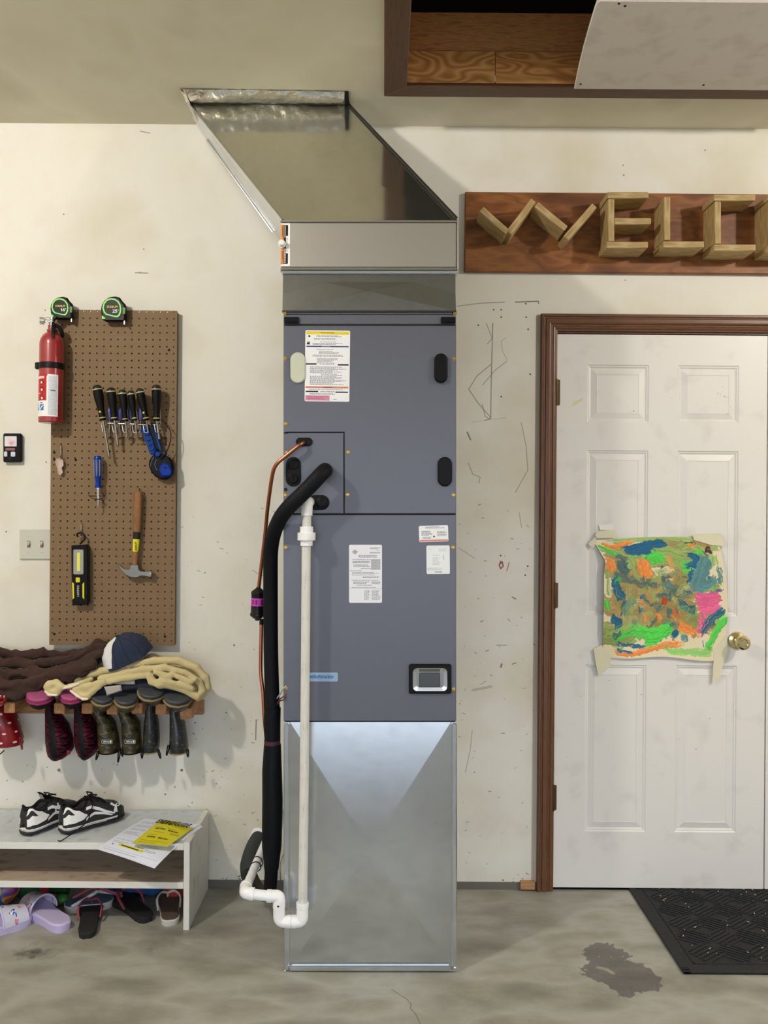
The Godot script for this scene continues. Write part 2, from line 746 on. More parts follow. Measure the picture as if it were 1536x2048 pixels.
	M.foil = relief(mat(rgb(232, 228, 220), 0.24, 1.0), noise_tex(0.02, [], 256, 4, 55), 0.25)
	M.foil.uv1_triplanar = true
	M.foil.uv1_scale = Vector3(6, 6, 6)
	M.cabinet = mat(rgb(102, 105, 117), 0.36, 0.25)
	M.chrome = mat(rgb(215, 216, 218), 0.15, 1.0)
	M.steel = mat(rgb(160, 158, 154), 0.28, 1.0)
	M.brass = mat(rgb(228, 212, 164), 0.14, 1.0)
	M.old_brass = mat(rgb(92, 74, 46), 0.4, 0.9)
	M.screw = mat(rgb(200, 160, 84), 0.3, 1.0)
	M.copper = mat(rgb(188, 112, 84), 0.3, 1.0)
	M.wire = mat(rgb(170, 166, 158), 0.3, 1.0)
	M.dark_wire = mat(rgb(60, 54, 48), 0.4, 0.8)
	# plastics and rubber
	M.black = mat(rgb(16, 16, 18), 0.42)
	M.black.metallic_specular = 0.3
	M.black_matte = mat(rgb(26, 27, 29), 0.75)
	M.black_matte.metallic_specular = 0.3
	M.ink = mat(rgb(20, 20, 22), 0.7)
	M.foam = relief(mat(rgb(15, 17, 22), 0.6), noise_tex(0.05, [], 256, 3, 61), 0.06)
	M.foam.metallic_specular = 0.3
	M.foam.uv1_triplanar = true
	M.foam.uv1_scale = Vector3(8, 2, 8)
	M.tape_wrap = mat(rgb(12, 14, 19), 0.5)
	M.tape_wrap.metallic_specular = 0.3
	M.pvc = mat(rgb(246, 247, 249), 0.26)
	M.pvc_old = skin(mat(rgb(228, 227, 221), 0.4), noise_tex(0.02, [[0.0, Color(0.7, 0.69, 0.67)], [0.28, Color(0.95, 0.95, 0.94)], [1.0, W]], 512, 4, 62), Vector3(8, 1.5, 8))
	M.white = mat(rgb(240, 240, 238), 0.5)
	M.yellow = mat(rgb(232, 220, 40), 0.5)
	M.cream = mat(rgb(198, 203, 184), 0.55)
	M.red = mat(rgb(152, 6, 20), 0.22)
	M.red.clearcoat_enabled = true
	M.green = mat(rgb(132, 226, 92), 0.45)
	M.blue = mat(rgb(10, 62, 146), 0.45)
	M.blue.metallic_specular = 0.3
	M.blue_gloss = mat(rgb(10, 52, 154), 0.22)
	M.blue_gloss.metallic_specular = 0.35
	M.grey = mat(rgb(122, 124, 130), 0.45)
	M.lavender_tool = mat(rgb(88, 86, 150), 0.3)
	M.magenta = mat(rgb(206, 62, 190), 0.5)
	M.almond = mat(rgb(206, 205, 192), 0.35)
	M.toggle = mat(rgb(148, 112, 96), 0.4)
	M.door = skin(mat(rgb(232, 229, 225), 0.4), noise_tex(0.012, [[0.0, Color(0.95, 0.945, 0.94)], [0.35, W], [1.0, W]], 512, 5, 71), Vector3(0.9, 0.9, 0.9))
	M.mat_rubber = relief(skin(mat(rgb(40, 43, 45), 0.85), noise_tex(0.05, [[0.0, Color(0.7, 0.7, 0.7)], [1.0, W]], 512, 4, 73), Vector3(3, 3, 3)), fine, 0.05)
	M.bench = skin(mat(rgb(224, 221, 214), 0.5), noise_tex(0.01, [[0.0, Color(0.86, 0.85, 0.83)], [0.4, W], [1.0, W]], 512, 5, 74), Vector3(2, 2, 2))
	M.bench_top = skin(mat(rgb(206, 212, 216), 0.5), noise_tex(0.012, [[0.0, Color(0.84, 0.84, 0.83)], [0.4, W], [1.0, Color(0.95, 0.95, 0.95)]], 512, 5, 75), Vector3(2, 2, 2))
	M.shelf_shaded = skin(mat(rgb(186, 168, 150), 0.6), noise_tex(0.015, [[0.0, Color(0.74, 0.7, 0.66)], [0.35, Color(0.95, 0.94, 0.93)], [1.0, W]], 512, 5, 79), Vector3(1.2, 3, 3))  # scuffed shelf; shade under the top board is put into its brown
	M.back_board = skin(mat(rgb(170, 146, 126), 0.8), noise_tex(0.02, [[0.0, Color(0.7, 0.68, 0.65)], [0.3, Color(0.96, 0.95, 0.94)], [1.0, W]], 512, 5, 76), Vector3(1.5, 5, 5))
	M.drywall = skin(mat(rgb(228, 221, 213), 0.85), noise_tex(0.01, [[0.0, Color(0.93, 0.92, 0.91)], [0.5, W], [1.0, W]], 512, 4, 77), Vector3(1.5, 1.5, 1.5))
	# cloth
	var pile := noise_tex(0.16, [], 512, 3, 81)
	for spec in [["brown_cloth", rgb(62, 40, 33)], ["cream_cloth", rgb(214, 197, 146)], ["navy_cloth", rgb(38, 42, 56)], ["grey_cloth", rgb(178, 170, 166)], ["cap_cloth", rgb(36, 45, 68)], ["cap_white", rgb(226, 226, 226)]]:
		var c := mat(spec[1], 0.95)
		c.rim_enabled = true
		c.rim = 0.2
		c.rim_tint = 0.6
		c.uv1_triplanar = true
		c.uv1_scale = Vector3(6, 6, 6)
		M[spec[0]] = relief(c, pile, 0.22 if spec[0] in ["brown_cloth", "cream_cloth"] else 0.05)
	M.cream_hem = mat(rgb(232, 224, 200), 0.9)


# ---------------------------------------------------------------- the room
func wall_picture() -> Image:
	# 2048 x 2048 texels on x -1.5..1.5 and y 0..2.8 of the back wall: paint, scuffs, pencil scribbles, nail holes
	var im := blank(2048, 2048, Color.WHITE)
	var to := func(px: float, py: float) -> Array:
		var w := P(px, py, 0)
		return [(w.x + 1.5) / 3.0 * 2048, (1.0 - w.y / 2.8) * 2048]
	var line := func(pts: Array, r: float, c: Color, a: float) -> void:
		var q := []
		for p in pts:
			q.append(to.call(p[0], p[1]))
		stroke(im, q, r, c, a)
	var pencil := Color(0.56, 0.555, 0.54)
	# soft grime first
	for k in 240:
		var y := 600.0 + 1180.0 * sqrt(rng.randf())
		var p: Array = to.call(rng.randf_range(0, 1080), y)
		dab(im, p[0], p[1], rng.randf_range(8, 40), Color(0.72, 0.69, 0.64), rng.randf_range(0.005, 0.02))
	for k in 90:
		var p: Array = to.call(rng.randf_range(0, 1080), rng.randf_range(1600, 1765))
		dab(im, p[0], p[1], rng.randf_range(6, 26), Color(0.74, 0.68, 0.52), rng.randf_range(0.01, 0.03))
	# scribbles right of the air handler
	line.call([[985, 646], [984, 690], [982, 760], [981, 835]], 1.0, pencil, 0.75)
	line.call([[972, 646], [984, 676], [974, 688]], 0.8, pencil, 0.5)
	line.call([[983, 727], [953, 752], [937, 778], [955, 805], [982, 836], [968, 841]], 0.9, pencil, 0.6)
	line.call([[964, 808], [970, 832], [980, 838]], 0.9, pencil, 0.5)
	line.call([[1013, 722], [990, 740], [964, 770]], 0.9, pencil, 0.4)
	line.call([[1011, 675], [1002, 682], [1004, 700], [1014, 720]], 0.8, pencil, 0.25)
	line.call([[943, 844], [1012, 835]], 0.7, pencil, 0.2)
	line.call([[934, 864], [941, 880]], 1.6, pencil, 0.9)
	line.call([[936, 925], [945, 948], [960, 954], [957, 966]], 0.8, pencil, 0.5)
	line.call([[1042, 845], [1052, 892], [1055, 940], [1030, 985]], 0.9, pencil, 0.4)
	line.call([[1038, 1025], [1043, 1055]], 0.8, pencil, 0.4)
	line.call([[916, 1095], [950, 1117]], 0.8, pencil, 0.35)
	line.call([[914, 612], [960, 606], [1010, 604]], 1.0, Color(0.5, 0.49, 0.46), 0.35)
	line.call([[1030, 604], [1076, 602], [1077, 607]], 1.4, Color(0.45, 0.43, 0.4), 0.5)
	line.call([[992, 1290], [1014, 1290]], 1.0, pencil, 0.4)
	line.call([[1003, 1328], [1001, 1335]], 2.4, pencil, 0.7)
	line.call([[1024, 1328], [1032, 1325]], 1.2, pencil, 0.7)
	line.call([[1024, 1194], [1032, 1198]], 1.8, pencil, 0.5)
	line.call([[945, 1380], [985, 1372]], 4.0, pencil, 0.12)
	line.call([[1076, 632], [1071, 1200], [1066, 1780]], 6.0, Color(0.84, 0.79, 0.75), 0.5)
	var red := Color(0.62, 0.32, 0.32)
	line.call([[1001, 1122], [998, 1130], [1001, 1137], [1006, 1132], [1004, 1123], [1000, 1128]], 1.6, red, 0.6)
	line.call([[1018, 1124], [1013, 1142]], 1.2, red, 0.3)
	for h in [[987, 619], [1002, 619], [1002, 634], [1051, 607], [1052, 634], [1056, 658], [1060, 748], [1002, 793], [1055, 1132], [1050, 1150], [1001, 1111], [956, 650]]:
		var p: Array = to.call(h[0], h[1])
		dab(im, p[0], p[1], 1.9, Color(0.14, 0.13, 0.12), 0.95)
	# marks elsewhere
	for h in [[127, 428], [287, 498], [280, 544], [512, 410], [1247, 350], [1246, 330], [90, 620], [92, 924], [12, 1063], [390, 1445], [384, 1605], [330, 1588], [540, 1135], [505, 1210], [452, 1425], [468, 1290], [512, 1440], [1250, 560], [1410, 300]]:
		var p: Array = to.call(h[0], h[1])
		dab(im, p[0], p[1], rng.randf_range(1.2, 2.2), Color(0.2, 0.19, 0.18), 0.7)
	line.call([[270, 545], [296, 546]], 1.5, pencil, 0.4)
	line.call([[280, 262], [300, 266]], 1.2, pencil, 0.4)
	line.call([[505, 1140], [520, 1150], [535, 1152]], 0.9, pencil, 0.4)
	line.call([[512, 1440], [511, 1480]], 1.2, pencil, 0.7)
	line.call([[930, 1545], [940, 1500], [944, 1460]], 0.9, pencil, 0.3)
	for k in 150:
		var px := rng.randf_range(915, 1070) if k % 2 else rng.randf_range(360, 560)
		var py := rng.randf_range(1000, 1750)
		var p: Array = to.call(px, py)
		var a := rng.randf_range(-0.8, 0.8)
		var l := rng.randf_range(1, 9)
		stroke(im, [p, [p[0] + cos(a) * l, p[1] + sin(a) * l]], rng.randf_range(0.5, 1.4), pencil, rng.randf_range(0.15, 0.55))
	for k in 60:
		var p: Array = to.call(rng.randf_range(0, 520), rng.randf_range(1420, 1760))
		dab(im, p[0], p[1], rng.randf_range(0.8, 2.2), Color(0.33, 0.31, 0.29), rng.randf_range(0.2, 0.6))
	for k in 70:   # chipped lower edge
		var p: Array = to.call(rng.randf_range(0, 1080), rng.randf_range(1755, 1764))
		dab(im, p[0], p[1], rng.randf_range(0.8, 2.6), Color(0.3, 0.26, 0.22), rng.randf_range(0.3, 0.8))
	# the pair of screws under the rack
	for q in [[117, 1540], [363, 1540]]:
		var p: Array = to.call(q[0], q[1])
		dab(im, p[0], p[1], 3.2, Color(0.24, 0.22, 0.2), 0.8)
	return im


func floor_picture() -> Image:
	# 2048 x 1024 texels on x -1.6..1.6 and z -0.1..1.5 of the slab: what is on it, white where it is bare
	var im := blank(2048, 1024, Color.WHITE)
	var to := func(px: float, py: float) -> Array:
		var w := H(px, py, 0)
		return [(w.x + 1.6) / 3.2 * 2048, (w.z + 0.1) / 1.6 * 1024]
	for k in 170:
		var p: Array = to.call(rng.randf_range(-60, 1600), rng.randf_range(1790, 2060))
		var up := rng.randf() < 0.4
		for j in 5:
			dab(im, p[0] + rng.randf_range(-40, 40), p[1] + rng.randf_range(-14, 14), rng.randf_range(5, 34), Color(1.0, 1.0, 1.0) if up else Color(0.66, 0.64, 0.58), rng.randf_range(0.015, 0.04))
	# the dark patch in front of the door
	var rim := [[1175, 1888], [1215, 1886], [1240, 1898], [1262, 1910], [1252, 1920], [1290, 1930], [1302, 1940], [1318, 1955], [1328, 1972], [1312, 1980], [1275, 1985], [1262, 1996], [1240, 1992], [1222, 1980], [1216, 1968], [1190, 1962], [1164, 1950], [1166, 1935], [1178, 1922], [1165, 1908]]
	var q := []
	for p in rim:
		q.append(to.call(p[0], p[1]))
	for pass_n in 1:
		var poly := PackedVector2Array()
		for p in q:
			poly.append(Vector2(p[0], p[1]))
		var nz := FastNoiseLite.new()
		nz.frequency = 0.05
		nz.seed = 4
		for y in range(int(q[0][1]) - 30, int(q[12][1]) + 30):
			for x in range(int(q[12][0]) - 130, int(q[12][0]) + 130):
				var s := Vector2(x + nz.get_noise_2d(x, y) * 14.0, y + nz.get_noise_2d(y, x + 99) * 8.0)
				if Geometry2D.is_point_in_polygon(s, poly):
					im.set_pixel(x, y, im.get_pixel(x, y).lerp(Color(0.62, 0.61, 0.64), 0.85 + 0.15 * nz.get_noise_2d(x * 3, y * 3)))
	stroke(im, [to.call(1196, 1935), to.call(1212, 1938), to.call(1228, 1948)], 5, Color(0.95, 0.94, 0.9), 0.6)
	for p in [[1197, 1913], [1222, 1914], [1245, 1913]]:
		var w: Array = to.call(p[0], p[1])
		dab(im, w[0], w[1], 1.6, Color.WHITE, 1.0)
	# oil spot at the left, pale scuffs, hairline crack
	for k in 50:
		var w: Array = to.call(60 + rng.randfn() * 26, 1908 + rng.randfn() * 7)
		dab(im, w[0], w[1], rng.randf_range(3, 12), Color(0.28, 0.27, 0.25), 0.09)
	for k in 40:
		var w: Array = to.call(135 + rng.randfn() * 40, 1880 + rng.randfn() * 10)
		dab(im, w[0], w[1], rng.randf_range(4, 16), Color(0.55, 0.54, 0.5), 0.03)
	var crack := []
	for p in [[782, 1978], [800, 1990], [812, 1997], [822, 2008], [820, 2016], [832, 2030], [840, 2048]]:
		crack.append(to.call(p[0], p[1]))
	stroke(im, crack, 0.6, Color(0.5, 0.48, 0.45), 0.6)
	for k in 90:
		var w: Array = to.call(rng.randf_range(380, 1300), rng.randf_range(1800, 1900))
		dab(im, w[0], w[1], rng.randf_range(0.8, 2.4), Color(1.25, 1.24, 1.2), 0.7)
	return im


func wall_sheet(b: B, x0: float, y0: float, x1: float, y1: float) -> void:
	var uv := func(x: float, y: float) -> Vector2: return Vector2((x + 1.5) / 3.0, 1.0 - y / 2.8)
	var z := -0.12
	b.sg = -1
	b.quad(Vector3(x0, y0, 0), Vector3(x1, y0, 0), Vector3(x1, y1, 0), Vector3(x0, y1, 0), uv.call(x0, y0), uv.call(x1, y0), uv.call(x1, y1), uv.call(x0, y1))
	for q in [[Vector3(x1, y0, z), Vector3(x0, y0, z), Vector3(x0, y1, z), Vector3(x1, y1, z)], [Vector3(x0, y0, z), Vector3(x1, y0, z), Vector3(x1, y0, 0), Vector3(x0, y0, 0)], [Vector3(x0, y1, 0), Vector3(x1, y1, 0), Vector3(x1, y1, z), Vector3(x0, y1, z)], [Vector3(x0, y0, z), Vector3(x0, y0, 0), Vector3(x0, y1, 0), Vector3(x0, y1, z)], [Vector3(x1, y0, 0), Vector3(x1, y0, z), Vector3(x1, y1, z), Vector3(x1, y1, 0)]]:
		b.quad(q[0], q[1], q[2], q[3], Vector2(0.01, 0.01), Vector2(0.01, 0.01), Vector2(0.01, 0.01), Vector2(0.01, 0.01))


const DX0 := 0.612        # rough opening of the double door
const DX1 := 2.19
const DY1 := 2.05
const HX0 := 0.064        # clear opening of the attic hatch
const HX1 := 1.42
const HZ0 := 0.317
const HZ1 := 0.98


func shell() -> void:
	var wm := picture(mat(rgb(232, 229, 219), 0.62), wall_picture())
	wm.detail_enabled = true
	wm.detail_blend_mode = BaseMaterial3D.BLEND_MODE_MUL
	wm.detail_albedo = noise_tex(0.004, [[0.0, Color(0.94, 0.92, 0.87)], [0.45, Color.WHITE], [0.7, Color(0.99, 0.985, 0.97)], [1.0, Color(0.95, 0.93, 0.91)]], 1024, 6, 91)
	var b := B.new()
	wall_sheet(b, -3.2, 0.028, DX0, CEIL)
	wall_sheet(b, DX0, DY1, DX1, CEIL)
	wall_sheet(b, DX1, 0.028, 3.6, CEIL)
	struct(b, "wall_back", wm, "cream painted drywall with scuffs and pencil scribbles behind the air handler")
	b = B.new()
	b.box(Vector3(-1.294, 0.012, -0.06), Vector3(3.812, 0.034, 0.12))
	b.box(Vector3((DX1 + 3.6) / 2, 0.012, -0.06), Vector3(3.6 - DX1, 0.034, 0.12))
	struct(b, "baseboard_back", M.curb, "grey concrete curb under the back wall")
	b = B.new()
	bx(b, 1041, 1763, 1070, 1780, -0.01, 0.012, 0.002, true)
	struct(b, "baseboard_stub", M.rail, "short bare wood offcut at the foot of the door casing")
	b = B.new()
	b.box(Vector3(-3.26, CEIL / 2, 3.3), Vector3(0.12, CEIL, 6.84))
	struct(b, "wall_left", M.room, "plain side wall of the garage, left of the pegboard")
	b = B.new()
	b.box(Vector3(3.66, CEIL / 2, 3.3), Vector3(0.12, CEIL, 6.84))
	struct(b, "wall_right", M.room, "plain side wall of the garage, right of the doors")
	b = B.new()
	b.box(Vector3(-2.8, CEIL / 2, 6.66), Vector3(0.8, CEIL, 0.12))
	b.box(Vector3(3.2, CEIL / 2, 6.66), Vector3(0.8, CEIL, 0.12))
	b.box(Vector3(0.2, 2.465, 6.66), Vector3(5.2, 0.65, 0.12))
	struct(b, "wall_front", M.room, "front wall of the garage around the open vehicle doorway")
	b = B.new()
	b.box(Vector3(0.2, -0.09, 12.0), Vector3(14, 0.1, 10.6))
	struct(b, "floor_driveway", M.curb, "concrete driveway outside the open vehicle doorway")
	# floor: the stretch in view with its stains, the rest plain
	var fm := picture(mat(rgb(168, 167, 158), 0.5), floor_picture())
	fm.detail_enabled = true
	fm.detail_blend_mode = BaseMaterial3D.BLEND_MODE_MUL
	fm.detail_albedo = noise_tex(0.006, [[0.0, Color(0.72, 0.71, 0.69)], [0.35, Color(0.91, 0.905, 0.88)], [0.55, Color.WHITE], [0.8, Color(0.89, 0.88, 0.84)], [1.0, Color(0.98, 0.98, 0.98)]], 1024, 6, 93)
	relief(fm, noise_tex(0.02, [], 1024, 5, 94), 0.1)
	b = B.new()
	b.quad(Vector3(-1.6, 0, 1.5), Vector3(1.6, 0, 1.5), Vector3(1.6, 0, -0.1), Vector3(-1.6, 0, -0.1))
	var fl := struct(b, "floor", fm, "stained grey concrete garage slab")
	b = B.new(R.transform.affine_inverse())
	b.box(Vector3(0.2, -0.07, 3.25), Vector3(6.8, 0.13, 6.9))
	for q in [[-3.2, -1.6, -0.1, 6.6], [1.6, 3.6, -0.1, 6.6], [-1.6, 1.6, 1.5, 6.6]]:
		b.quad(Vector3(q[0], 0, q[3]), Vector3(q[1], 0, q[3]), Vector3(q[1], 0, q[2]), Vector3(q[0], 0, q[2]))
	part(b, "slab", skin(mat(rgb(158, 157, 149), 0.6), noise_tex(0.006, [[0.0, Color(0.7, 0.69, 0.66)], [1.0, Color.WHITE]], 512, 5, 95), Vector3(0.6, 0.6, 0.6)))
	# ceiling with the hatch cut out of it
	b = B.new()
	var cy := CEIL + 0.01
	for q in [[-3.2, HX0 - 0.002, 0.0, 6.6], [HX1 + 0.002, 3.6, 0.0, 6.6], [HX0 - 0.002, HX1 + 0.002, 0.0, HZ0 - 0.002], [HX0 - 0.002, HX1 + 0.002, HZ1 + 0.002, 6.6]]:
		b.box(Vector3((q[0] + q[1]) / 2, cy, (q[2] + q[3]) / 2), Vector3(q[1] - q[0], 0.02, q[3] - q[2]))
	struct(b, "ceiling", M.ceiling, "cream painted garage ceiling with an open attic hatch")
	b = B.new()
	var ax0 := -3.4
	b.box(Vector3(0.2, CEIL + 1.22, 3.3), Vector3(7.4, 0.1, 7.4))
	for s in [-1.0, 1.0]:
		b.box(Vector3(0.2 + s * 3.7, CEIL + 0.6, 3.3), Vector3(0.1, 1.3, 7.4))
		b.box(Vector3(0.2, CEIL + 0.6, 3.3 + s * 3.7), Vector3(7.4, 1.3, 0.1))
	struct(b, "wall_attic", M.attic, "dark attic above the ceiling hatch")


func hatch() -> void:
	# casing round the hatch, on the ceiling
	var b := nb_at()
	var y0 := CEIL - 0.018
	var o := 0.075
	var mk := func(pts: Array, called: String, m: Material) -> void:
		var bb := B.new(R.transform.affine_inverse())
		bb.prism(pts, 0.0, 0.018, 0.003, Transform3D(Basis(Vector3(1, 0, 0), PI / 2), Vector3(0, CEIL, 0)))
		part(bb, called, m)
	thing("trim_1", "dark stained wooden casing around the attic hatch in the ceiling", "trim", Vector3(HX0, CEIL, HZ0))
	R.set_meta("kind", "structure")
	var x0 := HX0
	mk.call([Vector2(x0 - o, HZ0 - 0.07), Vector2(HX1 + o, HZ0 - 0.07), Vector2(HX1, HZ0), Vector2(x0, HZ0)], "casing_board", M.casing_x)
	mk.call([Vector2(x0 - o, HZ0 - 0.07), Vector2(x0, HZ0), Vector2(x0, HZ1), Vector2(x0 - o, HZ1 + o)], "casing_board", M.casing_d)
	mk.call([Vector2(HX1 + o, HZ0 - 0.07), Vector2(HX1, HZ0), Vector2(HX1, HZ1), Vector2(HX1 + o, HZ1 + o)], "casing_board", M.casing_d)
	mk.call([Vector2(x0 - o, HZ1 + o), Vector2(x0, HZ1), Vector2(HX1, HZ1), Vector2(HX1 + o, HZ1 + o)], "casing_board", M.casing_x)
	# boards that line the shaft
	thing("trim_2", "rough pine boards lining the attic hatch shaft", "trim", Vector3(HX0, CEIL, HZ0))
	R.set_meta("kind", "structure")
	var zb := HZ0 - 0.012
	var lo := CEIL - 0.012
	for s in [[HX0, 0.352, lo, lo + 0.112, M.shaft_board], [0.3535, HX1, lo, lo + 0.112, M.shaft_board_b]]:
		b = nb()
		b.box(Vector3((s[0] + s[1]) / 2, (s[2] + s[3]) / 2, zb), Vector3(s[1] - s[0], s[3] - s[2], 0.02), 0.0015)
		part(b, "board", s[4])
	b = nb()
	b.box(Vector3((HX0 + HX1) / 2, lo + 0.114 + 0.064, zb - 0.006), Vector3(HX1 - HX0, 0.128, 0.02), 0.0015)
	part(b, "board", M.shaft_dark)
	for s in [HX0 - 0.01, HX1 + 0.01]:
		b = nb()
		b.box(Vector3(s, lo + 0.12, (HZ0 + HZ1) / 2), Vector3(0.02, 0.24, HZ1 - HZ0), 0.0015)
		part(b, "board", M.shaft_dark)
	b = nb()
	b.box(Vector3((HX0 + HX1) / 2, lo + 0.12, HZ1 + 0.01), Vector3(HX1 - HX0, 0.24, 0.02), 0.0015)
	part(b, "board", M.shaft_dark)
	# the drywall lid, slid over to the right
	var py := CEIL - 0.024
	thing("hatch_lid", "pale grey drywall hatch lid pushed askew over the attic opening", "hatch lid", H(1300, 100, py))
	b = nb()
	var edge := []
	for q in [[1148, 178], [1152, 158], [1158, 130], [1166, 98], [1176, 62], [1188, 22], [1193, 8], [1199, 2]]:
		var w := H(q[0], q[1], py)
		edge.append(Vector2(w.x, w.z))
	var near: float = edge[-1].y
	var far: float = edge[0].y
	edge.append_array([Vector2(HX1 - 0.01, near), Vector2(HX1 - 0.01, far)])
	b.prism(edge, 0.0, 0.0145, 0.002, Transform3D(Basis(Vector3(1, 0, 0), PI / 2), Vector3(0, py + 0.0145, 0)))
	part(b, "panel", M.drywall)
	for q in [[1161, 168], [1407, 170], [1250, 12], [1238, 7]]:
		b = nb()
		b.lathe([Vector2(0.0, 0.0), Vector2(0.0042, 0.0), Vector2(0.0036, -0.0018), Vector2(0.0, -0.0022)], 10, Transform3D(Basis(), H(q[0], q[1], py) + Vector3(0, 0.0005, 0)))
		part(b, "screw", M.black_matte)


func nb_at() -> B:
	return B.new()


# ---------------------------------------------------------------- doors
func leaf(called: String, x0: float, label: String) -> Node3D:
	var w := 0.769
	var y0 := 0.0105
	var y1 := 2.0335
	var z1 := 0.0
	thing(called, label, "door", Vector3(x0 + w / 2, y0, -0.02))
	R.set_meta("kind", "structure")
	var o := R
	var cols := [[0.111, 0.336], [0.442, 0.666]]
	var rows := [[0.205, 0.815], [0.996, 1.600], [1.702, 1.913]]
	var b := nb()
	var zc := -0.02
	var slab := func(ax: float, ay: float, bx_: float, by: float) -> void:
		b.box(Vector3(x0 + (ax + bx_) / 2, y0 + (ay + by) / 2, zc), Vector3(bx_ - ax, by - ay, 0.04))
	var hgt := y1 - y0
	slab.call(0, 0, cols[0][0], hgt)
	slab.call(cols[0][1], 0, cols[1][0], hgt)
	slab.call(cols[1][1], 0, w, hgt)
	for c in cols:
		var at := 0.0
		for r in rows:
			slab.call(c[0], at, c[1], r[0])
			at = r[1]
		slab.call(c[0], at, c[1], hgt)
	part(b, "leaf", M.door)
	for c in cols:
		for r in rows:
			b = nb()
			b.sg = -1
			var ins := [[0.0, 0.0], [0.004, -0.0035], [0.0075, -0.0035], [0.010, -0.0065], [0.0135, -0.0075], [0.036, -0.0015], [0.0375, -0.0028]]
			for k in ins.size() - 1:
				var a: Array = ins[k]
				var e: Array = ins[k + 1]
				var ca := [Vector3(x0 + c[0] + a[0], y0 + r[0] + a[0], a[1]), Vector3(x0 + c[1] - a[0], y0 + r[0] + a[0], a[1]), Vector3(x0 + c[1] - a[0], y0 + r[1] - a[0], a[1]), Vector3(x0 + c[0] + a[0], y0 + r[1] - a[0], a[1])]
				var ce := [Vector3(x0 + c[0] + e[0], y0 + r[0] + e[0], e[1]), Vector3(x0 + c[1] - e[0], y0 + r[0] + e[0], e[1]), Vector3(x0 + c[1] - e[0], y0 + r[1] - e[0], e[1]), Vector3(x0 + c[0] + e[0], y0 + r[1] - e[0], e[1])]
				for j in 4:
					var j2 := (j + 1) % 4
					b.quad(ca[j], ca[j2], ce[j2], ce[j])
				if k == ins.size() - 2:
					b.quad(ce[0], ce[1], ce[2], ce[3])
			b.box(Vector3(x0 + (c[0] + c[1]) / 2, y0 + (r[0] + r[1]) / 2, -0.026), Vector3(c[1] - c[0], r[1] - r[0], 0.02))
			part(b, "panel", M.door)
	return o


func hinge(px: float, ya: float, yb: float) -> void:
	var b := nb()
	var p := P(px, ya, 0.006)
	var q := P(px, yb, 0.006)
	var x := (p.x + q.x) / 2
	b.lathe([Vector2(0.0, 0), Vector2(0.004, 0.0), Vector2(0.0045, 0.003), Vector2(0.0045, p.y - q.y - 0.003), Vector2(0.004, p.y - q.y), Vector2(0.0, p.y - q.y)], 12, Transform3D(Basis(), Vector3(x, q.y, 0.006)))
	b.box(Vector3(x + 0.006, (p.y + q.y) / 2, 0.0015), Vector3(0.012, p.y - q.y - 0.004, 0.003), 0.0008)
	for k in 3:
		b.box(Vector3(x, lerpf(q.y, p.y, (k + 1) / 4.0), 0.006), Vector3(0.0096, 0.001, 0.0096))
	part(b, "hinge", M.old_brass)


